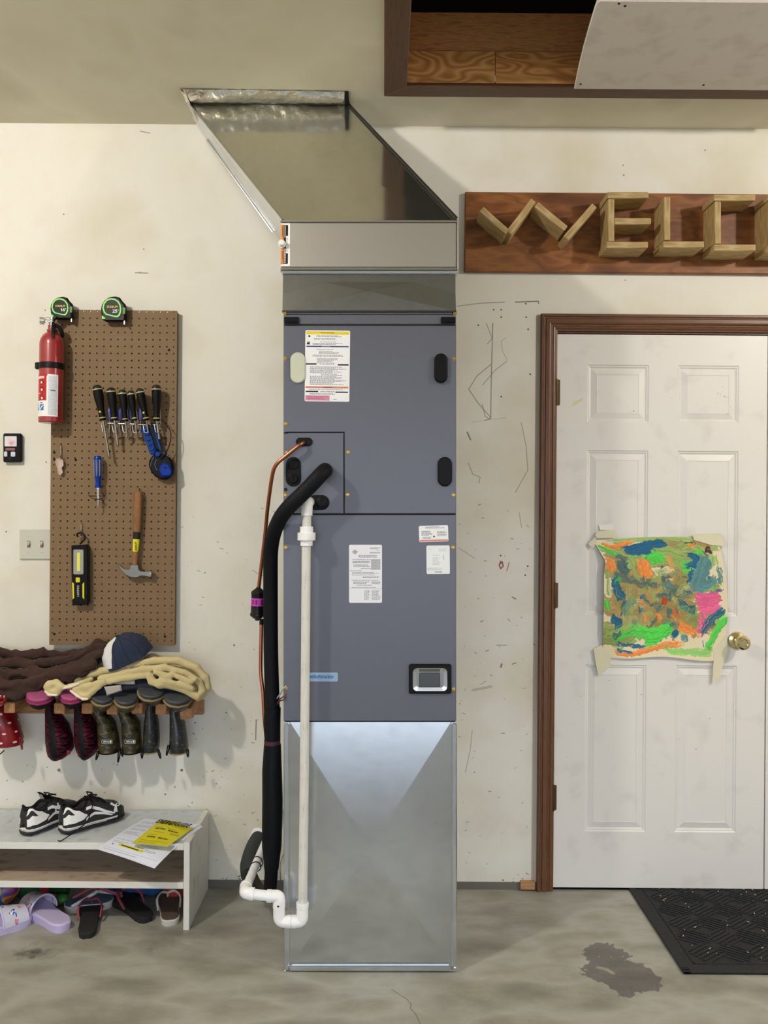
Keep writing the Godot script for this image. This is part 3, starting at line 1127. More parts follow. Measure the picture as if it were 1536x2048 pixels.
func doors() -> void:
	leaf("door_1", 0.6295, "white six-panel door with brass knob, hinged at the brown casing")
	for h in [[1114, 758, 811], [1110, 1165, 1217], [1107, 1570, 1622]]:
		hinge(h[0], h[1], h[2])
	# knob
	var b := nb()
	var kx := P(1473, 1281, 0.0)
	var turn := Transform3D(Basis(Vector3(1, 0, 0), PI / 2), Vector3(kx.x, kx.y, 0.0))
	b.lathe([Vector2(0.0, 0.0), Vector2(0.0335, 0.0), Vector2(0.0335, 0.003), Vector2(0.031, 0.007), Vector2(0.022, 0.010), Vector2(0.013, 0.012), Vector2(0.0115, 0.028), Vector2(0.0115, 0.034), Vector2(0.019, 0.038), Vector2(0.0245, 0.045), Vector2(0.0262, 0.053), Vector2(0.0245, 0.061), Vector2(0.018, 0.0655), Vector2(0.014, 0.0655), Vector2(0.012, 0.0635), Vector2(0.0, 0.0635)], 32, turn, 0.6)
	part(b, "knob", M.brass, null, "polished brass knob")
	# scuffs and specks on the door face
	b = nb()
	for k in 46:
		var px := rng.randf_range(1120, 1520)
		var py := rng.randf_range(700, 1770)
		var p := P(px, py, 0.0001)
		if k < 12:
			p = P(rng.randf_range(1430, 1470), rng.randf_range(770, 830), 0.0001)
		var a := rng.randf_range(0, PI)
		var s := rng.randf_range(0.001, 0.004)
		b.box(Vector3(p.x, p.y, 0.0002), Vector3(s, s * rng.randf_range(0.3, 0.8), 0.0005), 0.0, Basis(Vector3(0, 0, 1), a))
	stuff(part(b, "scuff_mark", mat(rgb(126, 120, 116), 0.8)))
	b = nb()
	b.prism(px_poly([[1143, 812], [1147, 804], [1164, 795], [1166, 800], [1150, 811]], 0.0), 0.0, 0.0004)
	part(b, "tape_remnant", mat(rgb(222, 218, 184), 0.6))
	leaf("door_2", 1.4035, "white door leaf at the right edge beyond the knob door")
	# opening: jamb, back, sill
	b = B.new()
	b.box(Vector3(DX0 + 0.007, 1.02, -0.06), Vector3(0.014, 2.04, 0.118))
	b.box(Vector3(DX1 - 0.007, 1.02, -0.06), Vector3(0.014, 2.04, 0.118))
	b.box(Vector3((DX0 + DX1) / 2, 2.044, -0.06), Vector3(DX1 - DX0, 0.012, 0.118))
	struct(b, "trim_3", M.casing, "brown door jamb inside the casing")
	b = B.new()
	b.box(Vector3((DX0 + DX1) / 2, 1.0, -0.2), Vector3(DX1 - DX0 + 0.4, 2.3, 0.1))
	struct(b, "wall_hall", M.attic, "dark hallway behind the closed door")
	b = B.new()
	b.box(Vector3((DX0 + DX1) / 2, 0.002, -0.09), Vector3(DX1 - DX0, 0.004, 0.17))
	struct(b, "trim_4", M.black_matte, "dark threshold under the door")
	# moulded casing: one profile swept round the opening with mitred corners
	thing("trim_5", "brown moulded wooden casing around the white door", "trim", Vector3(0.6, 0, 0))
	R.set_meta("kind", "structure")
	var prof := [[0.0, 0.0], [0.0, 0.016], [0.003, 0.019], [0.009, 0.019], [0.012, 0.015], [0.016, 0.0145], [0.019, 0.0175], [0.031, 0.0185], [0.036, 0.0165], [0.039, 0.0125], [0.043, 0.012], [0.047, 0.0145], [0.052, 0.013], [0.056, 0.009], [0.061, 0.008], [0.061, 0.0]]
	var oL := 0.5668
	var oT := 2.105
	var oR := DX1 + 0.045
	b = nb()
	b.sg = -1
	for k in prof.size() - 1:
		var p: Array = prof[k]
		var q: Array = prof[k + 1]
		b.quad(Vector3(oL + p[0], 0, p[1]), Vector3(oL + q[0], 0, q[1]), Vector3(oL + q[0], oT - q[0], q[1]), Vector3(oL + p[0], oT - p[0], p[1]))
	part(b, "side_casing", M.casing)
	b = nb()
	b.sg = -1
	for k in prof.size() - 1:
		var p: Array = prof[k]
		var q: Array = prof[k + 1]
		b.quad(Vector3(oR - q[0], 0, q[1]), Vector3(oR - p[0], 0, p[1]), Vector3(oR - p[0], oT - p[0], p[1]), Vector3(oR - q[0], oT - q[0], q[1]))
	part(b, "side_casing", M.casing)
	b = nb()
	b.sg = -1
	for k in prof.size() - 1:
		var p: Array = prof[k]
		var q: Array = prof[k + 1]
		b.quad(Vector3(oL + q[0], oT - q[0], q[1]), Vector3(oR - q[0], oT - q[0], q[1]), Vector3(oR - p[0], oT - p[0], p[1]), Vector3(oL + p[0], oT - p[0], p[1]))
	part(b, "head_casing", M.casing_h)


# ---------------------------------------------------------------- ductwork
func bent_panel(b: B, x0: float, y0: float, x1: float, y1: float, z: float, apex: float, n := 10) -> void:
	# sheet with a diagonal cross break: four flat triangles meeting in a slightly proud centre
	var q := [P(x0, y1, z), P(x1, y1, z), P(x1, y0, z), P(x0, y0, z)]
	var c := P((x0 + x1) / 2, (y0 + y1) / 2, z)
	for k in 4:
		var a: Vector3 = q[k]
		var e: Vector3 = q[(k + 1) % 4]
		var rows := []
		for j in n + 1:
			var t := float(j) / n
			rows.append([a.lerp(c, t) + Vector3(0, 0, apex * sin(t * PI / 2)), e.lerp(c, t) + Vector3(0, 0, apex * sin(t * PI / 2))])
		b.sg = 10 + k
		for j in n:
			b.quad(rows[j][0], rows[j][1], rows[j + 1][1], rows[j + 1][0])


func ducts() -> void:
	var z := UZ
	# return plenum that everything stands on
	thing("return_plenum", "tall galvanized sheet metal return box with a diagonal cross crease standing on the floor", "duct", P(740, 1943, 0.28), "", roll_basis)
	var b := nb()
	bx(b, 568, 1444, 912, 1943, 0.03, z - 0.004)
	part(b, "body", M.galv)
	b = nb()
	bent_panel(b, 580, 1444, 902, 1933, z - 0.004, 0.022)
	part(b, "front_sheet", M.galv)
	for s in [[567, 578.5], [903.5, 914]]:
		b = nb()
		bx(b, s[0], 1447, s[1], 1942, z - 0.012, z + 0.004, 0.003)
		part(b, "corner_flange", M.galv)
	b = nb()
	bx(b, 579, 1933, 903, 1943.5, z - 0.012, z + 0.005, 0.003)
	bx(b, 575, 1931.5, 905, 1933.5, z - 0.012, z + 0.006, 0.001)
	part(b, "bottom_flange", M.galv)
	for s in [[570, 1942], [910, 1936]]:
		b = nb()
		b.ball(P(s[0], s[1], z + 0.004), Vector3(0.004, 0.004, 0.003), 10)
		part(b, "rivet", M.bright)
	# transition above the air handler
	thing("supply_collar", "short dark grey cross-creased sheet metal collar between the air handler and filter cabinet", "duct", P(740, 622, 0.28), "", roll_basis)
	b = nb()
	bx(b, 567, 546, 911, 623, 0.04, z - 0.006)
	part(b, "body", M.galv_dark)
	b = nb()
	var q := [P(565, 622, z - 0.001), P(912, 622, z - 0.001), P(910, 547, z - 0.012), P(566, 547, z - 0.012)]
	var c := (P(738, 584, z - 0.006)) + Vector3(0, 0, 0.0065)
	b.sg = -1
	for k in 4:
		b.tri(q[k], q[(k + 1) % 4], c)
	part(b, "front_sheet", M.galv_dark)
	b = nb()
	bx(b, 565, 544, 911, 547, z - 0.03, z, 0.001)
	part(b, "top_edge", M.bright)
	b = nb()
	bx(b, 564, 620.5, 913, 624, z - 0.03, z + 0.002, 0.001)
	part(b, "bottom_edge", M.seam)
	# filter cabinet
	thing("filter_cabinet", "wide satin grey filter cabinet with an orange warning strip and white knob", "filter cabinet", P(738, 541, 0.28), "", roll_basis)
	b = nb()
	bx(b, 562, 444, 915, 538, 0.04, z + 0.002, 0.002)
	part(b, "body", M.seam)
	b = nb()
	bx(b, 561.5, 444.5, 913.5, 535, z - 0.02, z + 0.008, 0.003)
	part(b, "door", M.satin)
	b = nb()
	bx(b, 560, 440, 917, 443.5, z - 0.05, z + 0.012, 0.002)
	part(b, "top_rail", M.satin)
	b = nb()
	bx(b, 560, 536, 917, 539, z - 0.05, z + 0.011, 0.0015)
	bx(b, 560, 540.5, 917, 543, z - 0.05, z + 0.009, 0.0015)
	part(b, "bottom_rail", M.bright)
	b = nb()
	bx(b, 914.5, 443, 917.5, 537, z - 0.05, z + 0.011, 0.001)
	part(b, "side_rail", M.satin)
	var im := blank(80, 352, Color(0.97, 0.97, 0.97))
	im.fill_rect(Rect2i(0, 12, 26, 326), Color(0.88, 0.52, 0.22))
	im.fill_rect(Rect2i(0, 20, 8, 300), Color(0.93, 0.68, 0.45))
	im.fill_rect(Rect2i(13, 26, 5, 84), Color(0.5, 0.22, 0.06))
	im.fill_rect(Rect2i(13, 230, 5, 70), Color(0.5, 0.22, 0.06))
	im.fill_rect(Rect2i(26, 16, 36, 318), Color(0.06, 0.06, 0.06))
	im.fill_rect(Rect2i(33, 22, 7, 96), Color(0.9, 0.9, 0.9))
	im.fill_rect(Rect2i(30, 210, 13, 116), Color(0.9, 0.9, 0.9))
	im.fill_rect(Rect2i(45, 104, 17, 144), Color(0.97, 0.97, 0.97))
	print_rows(im, 31, 214, 42, 322, 9, 5, Color(0.3, 0.3, 0.3))
	print_rows(im, 47, 120, 60, 235, 7, 3, Color(0.5, 0.5, 0.55))
	b = nb()
	b.prism(px_poly(rounded(561.5, 446.5, 580, 532, 2), z + 0.008), z + 0.0078, z + 0.0084)
	part(b, "warning_sticker", picture(mat(Color.WHITE, 0.4), im))
	b = nb()
	var kp := P(564.5, 488.5, z + 0.008)
	b.lathe([Vector2(0.0, 0), Vector2(0.0115, 0.0), Vector2(0.0115, 0.003), Vector2(0.009, 0.004), Vector2(0.009, 0.016), Vector2(0.0075, 0.0185), Vector2(0.0, 0.0185)], 20, Transform3D(Basis(Vector3(1, 0, 0), PI / 2), kp))
	part(b, "knob", M.white)
	# slanting duct up to the ceiling
	thing("slanted_duct", "slanted galvanized duct rising left to a foil taped ceiling opening", "duct", P(738, 440, 0.28))
	var fl := P(567, 440.5, z)
	var fr := P(915, 440.5, z)
	var tl := H(378, 205, CEIL)
	var tr := H(697, 207, CEIL)
	var bl := Vector3(fl.x, fl.y, 0.05)
	var br := Vector3(fr.x, fr.y, 0.05)
	var kl := Vector3(tl.x - 0.012, CEIL, 0.012)
	var kr := Vector3(tr.x, CEIL, 0.012)
	b = nb()
	b.sg = -1
	var mid := (fl + fr + tl + tr) / 4 + Vector3(0, 0.003, 0.004)
	for e in [[fl, fr], [fr, tr], [tr, tl], [tl, fl]]:
		b.tri(e[0], e[1], mid)
	part(b, "front_sheet", M.galv_duct)
	b = nb()
	b.quad(bl, fl, tl, kl)
	part(b, "side_sheet", M.galv)
	b = nb()
	b.quad(fr, br, kr, tr)
	b.quad(br, bl, kl, kr)
	part(b, "back_sheet", M.galv)
	# standing seams along the slanted edges
	var out := Vector3(0, 0.008, 0.012)
	b = nb()
	b.tube([fl + Vector3(-0.002, 0, 0.002), tl + Vector3(-0.002, 0, 0.002)], 0.0032, 8)
	part(b, "seam", M.bright)
	b = nb()
	b.tube([fr + Vector3(-0.004, 0.004, 0.006), tr + Vector3(-0.002, -0.004, 0.006)], 0.0055, 8, true, 0.6)
	part(b, "seam", M.seam)
	b = nb()
	b.tube([kl.lerp(bl, 0.12) + Vector3(-0.004, 0, 0.0), kl.lerp(bl, 0.75) + Vector3(-0.004, 0, 0.0)], 0.004, 8)
	part(b, "seam", M.bright)
	# crumpled foil tape between duct and ceiling
	var nz := FastNoiseLite.new()
	nz.frequency = 9.0
	nz.seed = 5
	var ta := H(366, 177, CEIL - 0.001)
	var tb := H(689, 182, CEIL - 0.001)
	b = nb()
	b.grid(func(u: float, v: float) -> Vector3:
		var lowp := tl.lerp(tr + Vector3(-0.012, 0, 0), u) + Vector3(-0.004, -0.006, 0.006)
		var high := ta.lerp(tb, u) + Vector3(0, -0.002, 0)
		var p := lowp.lerp(high, v)
		p += Vector3(0, -0.012, 0.004) * sin(v * PI) * (1.0 + 0.3 * sin(u * 9.0))
		return p + Vector3(0, -1, 0.6) * nz.get_noise_2d(u * 1.4, v * 0.3) * 0.0045
	, 60, 6)
	part(b, "foil_tape", M.foil)
	b = nb()
	b.grid(func(u: float, v: float) -> Vector3:
		var p := ta.lerp(Vector3(ta.x - 0.002, CEIL - 0.002, 0.03), u)
		return p + Vector3(-0.012 * (1 - v) + 0.01 * v, -0.02 * v, 0) + Vector3(0, -1, 0.4) * nz.get_noise_2d(u * 1.1 + 5, v * 0.3) * 0.003
	, 16, 4)
	part(b, "foil_tape", M.foil)
	b = nb()
	b.prism([Vector2(tb.x + 0.001, tb.z), Vector2(tb.x + 0.013, tb.z - 0.002), Vector2(tr.x + 0.003, tr.z - 0.01), Vector2(tr.x - 0.012, tr.z - 0.004)], 0.0, 0.012, 0.0, Transform3D(Basis(Vector3(1, 0, 0), PI / 2), Vector3(0, CEIL, 0)))
	part(b, "collar_gap", M.black_matte, null, "dark open end of the duct collar")


# ---------------------------------------------------------------- air handler
func screw_at(px: float, py: float, z: float) -> void:
	var b := nb()
	var t := Transform3D(Basis(Vector3(1, 0, 0), PI / 2), P(px, py, z))
	b.lathe([Vector2(0.0, 0), Vector2(0.0062, 0.0), Vector2(0.0062, 0.001), Vector2(0.0045, 0.0012), Vector2(0.0042, 0.0045), Vector2(0.0034, 0.0052), Vector2(0.0, 0.0052)], 6, t)
	part(b, "screw", M.screw)


func oval(x0: float, y0: float, x1: float, y1: float, z0: float, z1: float, bev: float, called: String, m: Material, label := "") -> MeshInstance3D:
	var b := nb()
	b.prism(px_poly(rounded(x0, y0, x1, y1, minf(x1 - x0, y1 - y0) / 2 - 0.01, 8), z0), z0, z1, bev)
	return part(b, called, m, null, label)


func sticker(x0: float, y0: float, x1: float, y1: float, im: Image, called: String, turn := 0.0, z := UZ) -> void:
	var b := nb()
	var c := P((x0 + x1) / 2, (y0 + y1) / 2, z)
	var k := K(z)
	var w := (x1 - x0) * k / 2
	var h := (y1 - y0) * k / 2
	var pts := []
	for p in rounded(-w, -h, w, h, 0.004, 3):
		pts.append(Vector2(p[0], p[1]))
	b.prism(pts, -0.0002, 0.0006, 0.0, Transform3D(roll_basis * Basis(Vector3(0, 0, 1), turn), c))
	part(b, called, picture(mat(Color.WHITE, 0.35), im))


func air_handler() -> void:
	var z := UZ
	var ink := Color(0.42, 0.43, 0.5)
	thing("air_handler", "tall dark grey air handler cabinet with screwed panels and white stickers", "air handler", P(740, 1443, 0.28), "", roll_basis)
	var b := nb()
	bx(b, 567, 626, 912, 1442, 0.02, z - 0.006, 0.002)
	part(b, "body", M.cabinet)
	b = nb()
	bx(b, 568, 627, 911, 1441, z - 0.007, z - 0.0045)
	part(b, "gasket", M.ink)
	b = nb()
	bx(b, 567.5, 628.5, 911.5, 648.5, z - 0.012, z - 0.001, 0.002)
	bx(b, 574, 625, 905, 628, z - 0.012, z + 0.001, 0.001)
	part(b, "top_channel", M.cabinet)
	for s in [[568, 598], [882, 911.5]]:
		b = nb()
		bx(b, s[0], 633.5, s[1], 646.5, z - 0.004, z + 0.006, 0.002)
		bx(b, lerpf(s[0], s[1], 0.25), 637, lerpf(s[0], s[1], 0.9), 643, z, z + 0.008, 0.001)
		part(b, "clip", M.black)
	b = nb()
	b.prism(px_poly([[567, 651.5], [912.5, 651.5], [912.5, 1027], [689, 1027], [689, 864], [575, 864], [575, 865.5], [567, 865.5]], z), z - 0.006, z, 0.0012)
	part(b, "upper_panel", M.cabinet)
	b = nb()
	b.prism(px_poly([[567, 867], [576, 867], [576, 865.8], [687, 865.8], [687, 1027], [567, 1027]], z), z - 0.006, z, 0.0012)
	part(b, "access_panel", M.cabinet)
	b = nb()
	b.prism(px_poly([[567, 1030], [912.5, 1030], [912.5, 1442], [567, 1442]], z), z - 0.006, z, 0.0012)
	part(b, "lower_panel", M.cabinet)
	for s in [[571, 717], [908, 717], [571.5, 847], [696, 904], [573, 905], [695, 989], [571, 990], [907, 990], [571.5, 1095], [906, 1095], [572, 1377], [907, 1379], [570, 627], [910, 627]]:
		screw_at(s[0], s[1], z)
	oval(581, 705, 611, 767, z, z + 0.006, 0.003, "knockout_plug", M.cream, "cream oval plug")
	var g := oval(868, 708, 895, 767, z, z + 0.014, 0.005, "knockout_plug", M.black)
	oval(875, 914, 904, 973, z, z + 0.008, 0.004, "knockout_plug", M.black)
	oval(592, 875.5, 625, 892.5, z, z + 0.006, 0.002, "grommet", M.black)
	oval(616, 990, 659, 1020, z, z + 0.005, 0.002, "knockout_plug", M.black_matte)
	oval(571.5, 914, 602, 973, z, z + 0.005, 0.002, "knockout_plug", M.black_matte)
	for c in [[587.5, 929], [586, 957], [643, 1005]]:
		b = nb()
		var t := Transform3D(Basis(Vector3(1, 0, 0), PI / 2), P(c[0], c[1], z + 0.005))
		b.lathe([Vector2(0.0105, 0), Vector2(0.0145, 0.0), Vector2(0.0145, 0.002), Vector2(0.0125, 0.003), Vector2(0.0125, 0.0008), Vector2(0.0, 0.0008)], 20, t)
		b.box(P(c[0], c[1], z + 0.0065), Vector3(0.003, 0.018, 0.003), 0.001)
		part(b, "plug_ring", M.black)
	b = nb()
	b.lathe([Vector2(0.0035, 0), Vector2(0.0055, 0.0), Vector2(0.0055, 0.001), Vector2(0.0035, 0.001)], 14, Transform3D(Basis(Vector3(1, 0, 0), PI / 2), P(571.5, 979, z)))
	part(b, "ring", M.ink)
	# warning sheet
	var im := blank(358, 568, Color(0.95, 0.955, 0.97))
	im.fill_rect(Rect2i(8, 8, 342, 25), Color(0.92, 0.83, 0.2))
	print_rows(im, 120, 16, 230, 26, 12, 6, Color(0.5, 0.42, 0.05), 1.0)
	im.fill_rect(Rect2i(25, 40, 14, 14), Color(0.1, 0.1, 0.1))
	poly_fill(im, [[10, 112], [20, 86], [26, 100], [30, 84], [38, 112]], Color(0.05, 0.05, 0.05))
	for r in [[90, 40, 290, 58], [70, 64, 300, 82], [120, 90, 270, 98], [60, 102, 330, 118], [90, 150, 290, 158], [110, 166, 270, 192], [60, 196, 320, 214], [96, 222, 280, 256], [90, 258, 310, 264], [40, 290, 330, 345], [130, 348, 320, 362], [40, 366, 330, 440], [30, 470, 330, 478], [40, 502, 330, 520]]:
		print_rows(im, r[0], r[1], r[2], r[3], 8, 4, ink if r[0] != 60 else Color(0.3, 0.3, 0.36), 0.85)
	im.fill_rect(Rect2i(10, 124, 338, 9), Color(0.08, 0.12, 0.42))
	im.fill_rect(Rect2i(130, 126, 70, 5), Color(0.5, 0.58, 0.8))
	for r in [[8, 264, 84, 11], [262, 268, 86, 11], [8, 484, 100, 10], [246, 488, 100, 10]]:
		im.fill_rect(Rect2i(r[0], r[1], r[2], r[3]), Color(0.03, 0.03, 0.03))
	print_rows(im, 118, 266, 250, 276, 12, 7, Color(0.6, 0.6, 0.66), 1.0)
	print_rows(im, 126, 486, 238, 496, 12, 7, Color(0.55, 0.55, 0.6), 1.0)
	im.fill_rect(Rect2i(6, 448, 342, 14), Color(0.83, 0.52, 0.37))
	print_rows(im, 150, 451, 220, 459, 12, 6, Color(0.3, 0.12, 0.06), 1.0)
	im.fill_rect(Rect2i(6, 520, 194, 42), Color(0.84, 0.56, 0.67))
	print_rows(im, 22, 528, 190, 554, 9, 5, Color(0.68, 0.36, 0.5), 0.95)
	print_rows(im, 228, 548, 268, 554, 9, 4, ink, 1.0)
	im.fill_rect(Rect2i(0, 478, 1, 1), ink)
	sticker(610, 661, 699.5, 803, im, "warning_sticker", -0.012)
	# rating plate, printed upside down as the unit is mounted
	im = blank(264, 468, Color(0.93, 0.94, 0.965))
	stroke(im, [[28, 58], [47, 42], [66, 58], [47, 74], [28, 58]], 2.0, Color(0.25, 0.25, 0.3), 0.9)
	dab(im, 48, 58, 6, Color(0.15, 0.15, 0.18), 0.9)
	for r in [[166, 24, 250, 36], [220, 42, 244, 48], [166, 58, 248, 72], [76, 84, 250, 104], [28, 116, 172, 124], [28, 130, 168, 150], [36, 160, 168, 182], [96, 190, 250, 200], [10, 208, 110, 214], [24, 222, 246, 236], [24, 242, 240, 252], [110, 256, 246, 270], [20, 284, 250, 294], [34, 298, 170, 316], [180, 298, 250, 316], [60, 324, 220, 332], [24, 342, 254, 350]]:
		print_rows(im, r[0], r[1], r[2], r[3], 7, 4, ink, 0.95)
	im.fill_rect(Rect2i(176, 116, 76, 86), Color(0.8, 0.81, 0.84))
	print_rows(im, 178, 118, 250, 200, 5, 2, ink, 1.1)
	print_rows(im, 122, 366, 176, 446, 7, 3, ink, 0.75)
	print_rows(im, 182, 366, 254, 446, 7, 3, ink, 0.85)
	im.fill_rect(Rect2i(0, 354, 264, 1), ink)
	sticker(698, 1089.5, 764, 1205.5, im, "rating_sticker")
	im = blank(240, 136, Color(0.95, 0.955, 0.97))
	for r in [[54, 10, 210, 24], [20, 44, 110, 92], [150, 50, 228, 96], [30, 94, 100, 112]]:
		print_rows(im, r[0], r[1], r[2], r[3], 9, 4, Color(0.3, 0.3, 0.36), 0.9)
	im.fill_rect(Rect2i(4, 118, 232, 15), Color(0.86, 0.56, 0.5))
	dab(im, 122, 92, 7, Color(0.1, 0.1, 0.1), 0.9)
	sticker(838, 1051, 896.5, 1083.5, im, "notice_sticker", 0.03)
	im = blank(190, 240, Color(0.94, 0.955, 0.965))
	for r in [[20, 30, 44, 40], [100, 28, 170, 52], [52, 80, 130, 90], [50, 100, 120, 160], [50, 160, 140, 168]]:
		print_rows(im, r[0], r[1], r[2], r[3], 9, 3, Color(0.72, 0.74, 0.78), 0.8)
	print_rows(im, 8, 188, 130, 210, 6, 2, Color(0.6, 0.62, 0.7), 0.9)
	print_rows(im, 66, 220, 130, 228, 9, 6, Color(0.3, 0.3, 0.36), 1.1)
	stroke(im, [[138, 80], [134, 96], [142, 104], [140, 118]], 1.5, Color(0.4, 0.42, 0.46), 0.8)
	sticker(853, 1091, 899.5, 1148, im, "wiring_sticker", 0.008)
	# maker's badge behind the drain pipe
	b = nb()
	b.prism(px_poly(rounded(603, 1345, 675.5, 1363, 2.5), z), z - 0.0002, z + 0.001, 0.0004)
	var bd := part(b, "badge", mat(rgb(168, 192, 214), 0.3, 0.4))
	b = nb()
	b.prism(px_poly(rounded(605, 1346.8, 673.5, 1361.2, 2), z), z + 0.001, z + 0.0013)
	part(b, "badge_face", mat(rgb(150, 180, 210), 0.35, 0.3), bd)
	words("comfortmaker", P(639, 1353, z + 0.0014), 58 * K(z), 7.5 * K(z), mat(rgb(30, 84, 150), 0.4), bd, roll_basis)
	# flush latch
	b = nb()
	b.prism(px_poly(rounded(817.5, 1327.5, 902.5, 1387, 4), z), z, z + 0.008, 0.003)
	var la := part(b, "latch", M.black)
	b = nb()
	var ring_out := rounded(825.5, 1335, 894, 1380.5, 9, 6)
	var ring_in := rounded(833, 1338, 887, 1374, 5, 6)
	var rings := []
	for s in [[ring_out, 0.008], [ring_out, 0.011], [ring_in, 0.0085], [ring_in, 0.006]]:
		var r := []
		for p in s[0]:
			r.append(P(p[0], p[1], z) + Vector3(0, 0, s[1]))
		rings.append(r)
	b.loft(rings, false, false, 0.3)
	part(b, "latch_bezel", M.bright, la)
	b = nb()
	b.prism(px_poly(rounded(832, 1337, 888, 1375, 4), z), z + 0.0065, z + 0.0082)
	part(b, "latch_back", M.steel, la)
	b = nb()
	b.prism(px_poly(rounded(838, 1344, 880, 1373, 2), z), z + 0.008, z + 0.0105, 0.002)
	bx(b, 838, 1339, 880, 1343.5, z + 0.008, z + 0.010, 0.001)
	part(b, "latch_paddle", mat(rgb(96, 98, 100), 0.25, 0.7), la)


# ---------------------------------------------------------------- pipes
func pipes() -> void:
	var z := UZ
	# insulated suction line
	thing("suction_line", "thick black foam insulated refrigerant line bending down beside the air handler", "pipe", P(541, 1790, 0.44))
	var path := pipe_path([P(650, 942, z), P(650, 940, z + 0.085), P(612, 981, z + 0.083), P(566, 1024, z + 0.075), P(541, 1078, z - 0.02), P(541, 1180, z - 0.06), P(541.5, 1300, z - 0.07), P(545, 1416, z - 0.07)], 0.07, 8)
	var b := nb()
	b.tube(path, 0.0225, 20)
	part(b, "insulation", M.foam)
	b = nb()
	b.tube([P(545, 1415, z - 0.07), P(544, 1445, z - 0.07), P(545, 1481, z - 0.07)], [0.0255, 0.0262, 0.0245], 18)
	part(b, "tape_wrap", M.tape_wrap)
	b = nb()
	b.tube([P(544.5, 1480, z - 0.07), P(544.5, 1489, z - 0.07)], [0.0252, 0.0252], 18)
	part(b, "tape_band", mat(rgb(72, 28, 40), 0.5))
	b = nb()
	b.tube([P(545, 1488, z - 0.07), P(544, 1540, z - 0.07), P(545, 1600, z - 0.07), P(543.5, 1690, z - 0.07), P(543, 1738, z - 0.08)], [0.0262, 0.0305, 0.0318, 0.0305, 0.022], 18)
	b.tube(smooth_path([P(543, 1732, z - 0.08), P(541.5, 1760, z - 0.085), P(538, 1785, z - 0.10), P(526, 1788, z - 0.16), P(510, 1768, z - 0.25), P(499, 1738, z - 0.34), P(500, 1712, z - 0.41)], 5), 0.0205, 16)
	part(b, "tape_wrap", M.tape_wrap)
	b = nb()
	b.tube(smooth_path([P(497, 1750, z - 0.30), P(496, 1728, z - 0.36), P(505, 1698, z - 0.44), P(516, 1676, z - 0.515)], 5), [0.026, 0.0262, 0.0263, 0.0264, 0.0265, 0.0266, 0.0266, 0.0266, 0.0267, 0.0267, 0.0267, 0.0267, 0.0268, 0.0268, 0.0268, 0.0268], 18)
	part(b, "insulation", mat(rgb(44, 50, 50), 0.6))
	b = nb()
	b.tube([P(511, 1690, 0.045), P(520, 1668, 0.004)], 0.033, 20)
	part(b, "wall_sleeve", M.pvc, null, "white pipe sleeve through the wall")
	for q in [[484, 1726, -0.4], [477, 1752, 0.25]]:
		b = nb()
		var a := P(q[0] + 3, q[1], 0.16)
		b.tube([a, P(q[0] - 2, q[1] + q[2] * 8, 0.17)], [0.0022, 0.0006], 6)
		part(b, "tie_tail", M.black)
	# copper liquid line with its filter drier
	thing("liquid_line", "thin copper refrigerant line from the cabinet past the black filter drier", "pipe", P(524, 1420, 0.40))
	b = nb()
	b.tube(pipe_path([P(611, 883, z - 0.005), P(604, 886, z + 0.03), P(549, 930, z + 0.028), P(543, 958, z + 0.01), P(535.5, 1012, z - 0.03), P(531, 1062, z - 0.09), P(524, 1120, z - 0.12), P(517, 1178, z - 0.13)], 0.035, 6), 0.0058, 12)
	part(b, "tube", M.copper)
	b = nb()
	b.tube(smooth_path([P(523, 1240, z - 0.12), P(522, 1290, z - 0.115), P(521.5, 1345, z - 0.11), P(526, 1385, z - 0.10), P(529, 1440, z - 0.095), P(536, 1505, z - 0.08), P(541, 1540, z - 0.07)], 5), 0.0058, 12)
	part(b, "tube", M.copper)
	b = nb()
	b.tube([P(523.5, 1238, z - 0.12), P(523.2, 1249, z - 0.12)], 0.0072, 12)
	part(b, "joint", M.black)
	# drier
	thing("filter_drier", "short black filter drier canister with a magenta band beside the insulated line", "filter drier", P(514, 1240, z - 0.13))
	var dz := z - 0.13
	var k := K(dz)
	var c := P(514.5, 1241, dz)
	b = nb()
	b.lathe([Vector2(0.006, 0), Vector2(0.008, 0.004), Vector2(0.021, 0.013), Vector2(0.0235, 0.016), Vector2(0.0235, 0.022), Vector2(0.0215, 0.024), Vector2(0.0215, 0.081), Vector2(0.0225, 0.083), Vector2(0.0225, 0.090), Vector2(0.02, 0.093), Vector2(0.008, 0.102), Vector2(0.006, 0.106)], 24, Transform3D(Basis(Vector3(0, 0, 1), -0.03), c))
	part(b, "canister", mat(rgb(18, 17, 18), 0.25))
	b = nb()
	b.lathe([Vector2(0.0219, 0.047), Vector2(0.0219, 0.0715)], 24, Transform3D(Basis(Vector3(0, 0, 1), -0.03), c))
	var im := blank(240, 40, Color(0.8, 0.25, 0.74))
	for s in [40, 62, 88, 150, 172, 204]:
		im.fill_rect(Rect2i(s, 8, 10, 24), Color(0.35, 0.06, 0.34))
		im.fill_rect(Rect2i(s + 14, 8, 2, 24), Color(0.45, 0.1, 0.42))
	part(b, "band", picture(mat(Color.WHITE, 0.45), im))
	# condensate drain
	thing("drain_pipe", "white plastic condensate drain pipe with union and a trap at the foot", "pipe", P(606, 1858, z + 0.06))
	var pz := z + 0.055
	b = nb()
	b.tube([P(613.5, 1028, pz), P(613.5, 1062, pz)], 0.0133, 18)
	part(b, "short_pipe", M.pvc_old)
	b = nb()
	b.tube([P(612.5, 1086, pz), P(611, 1300, pz), P(608.5, 1560, pz), P(605.5, 1812, pz)], 0.0133, 18)
	part(b, "long_pipe", M.pvc_old)
	b = nb()
	b.tube(pipe_path([P(619, 1004, z + 0.004), P(616, 1006, pz), P(614.5, 1018, pz)], 0.016, 6), 0.0152, 18)
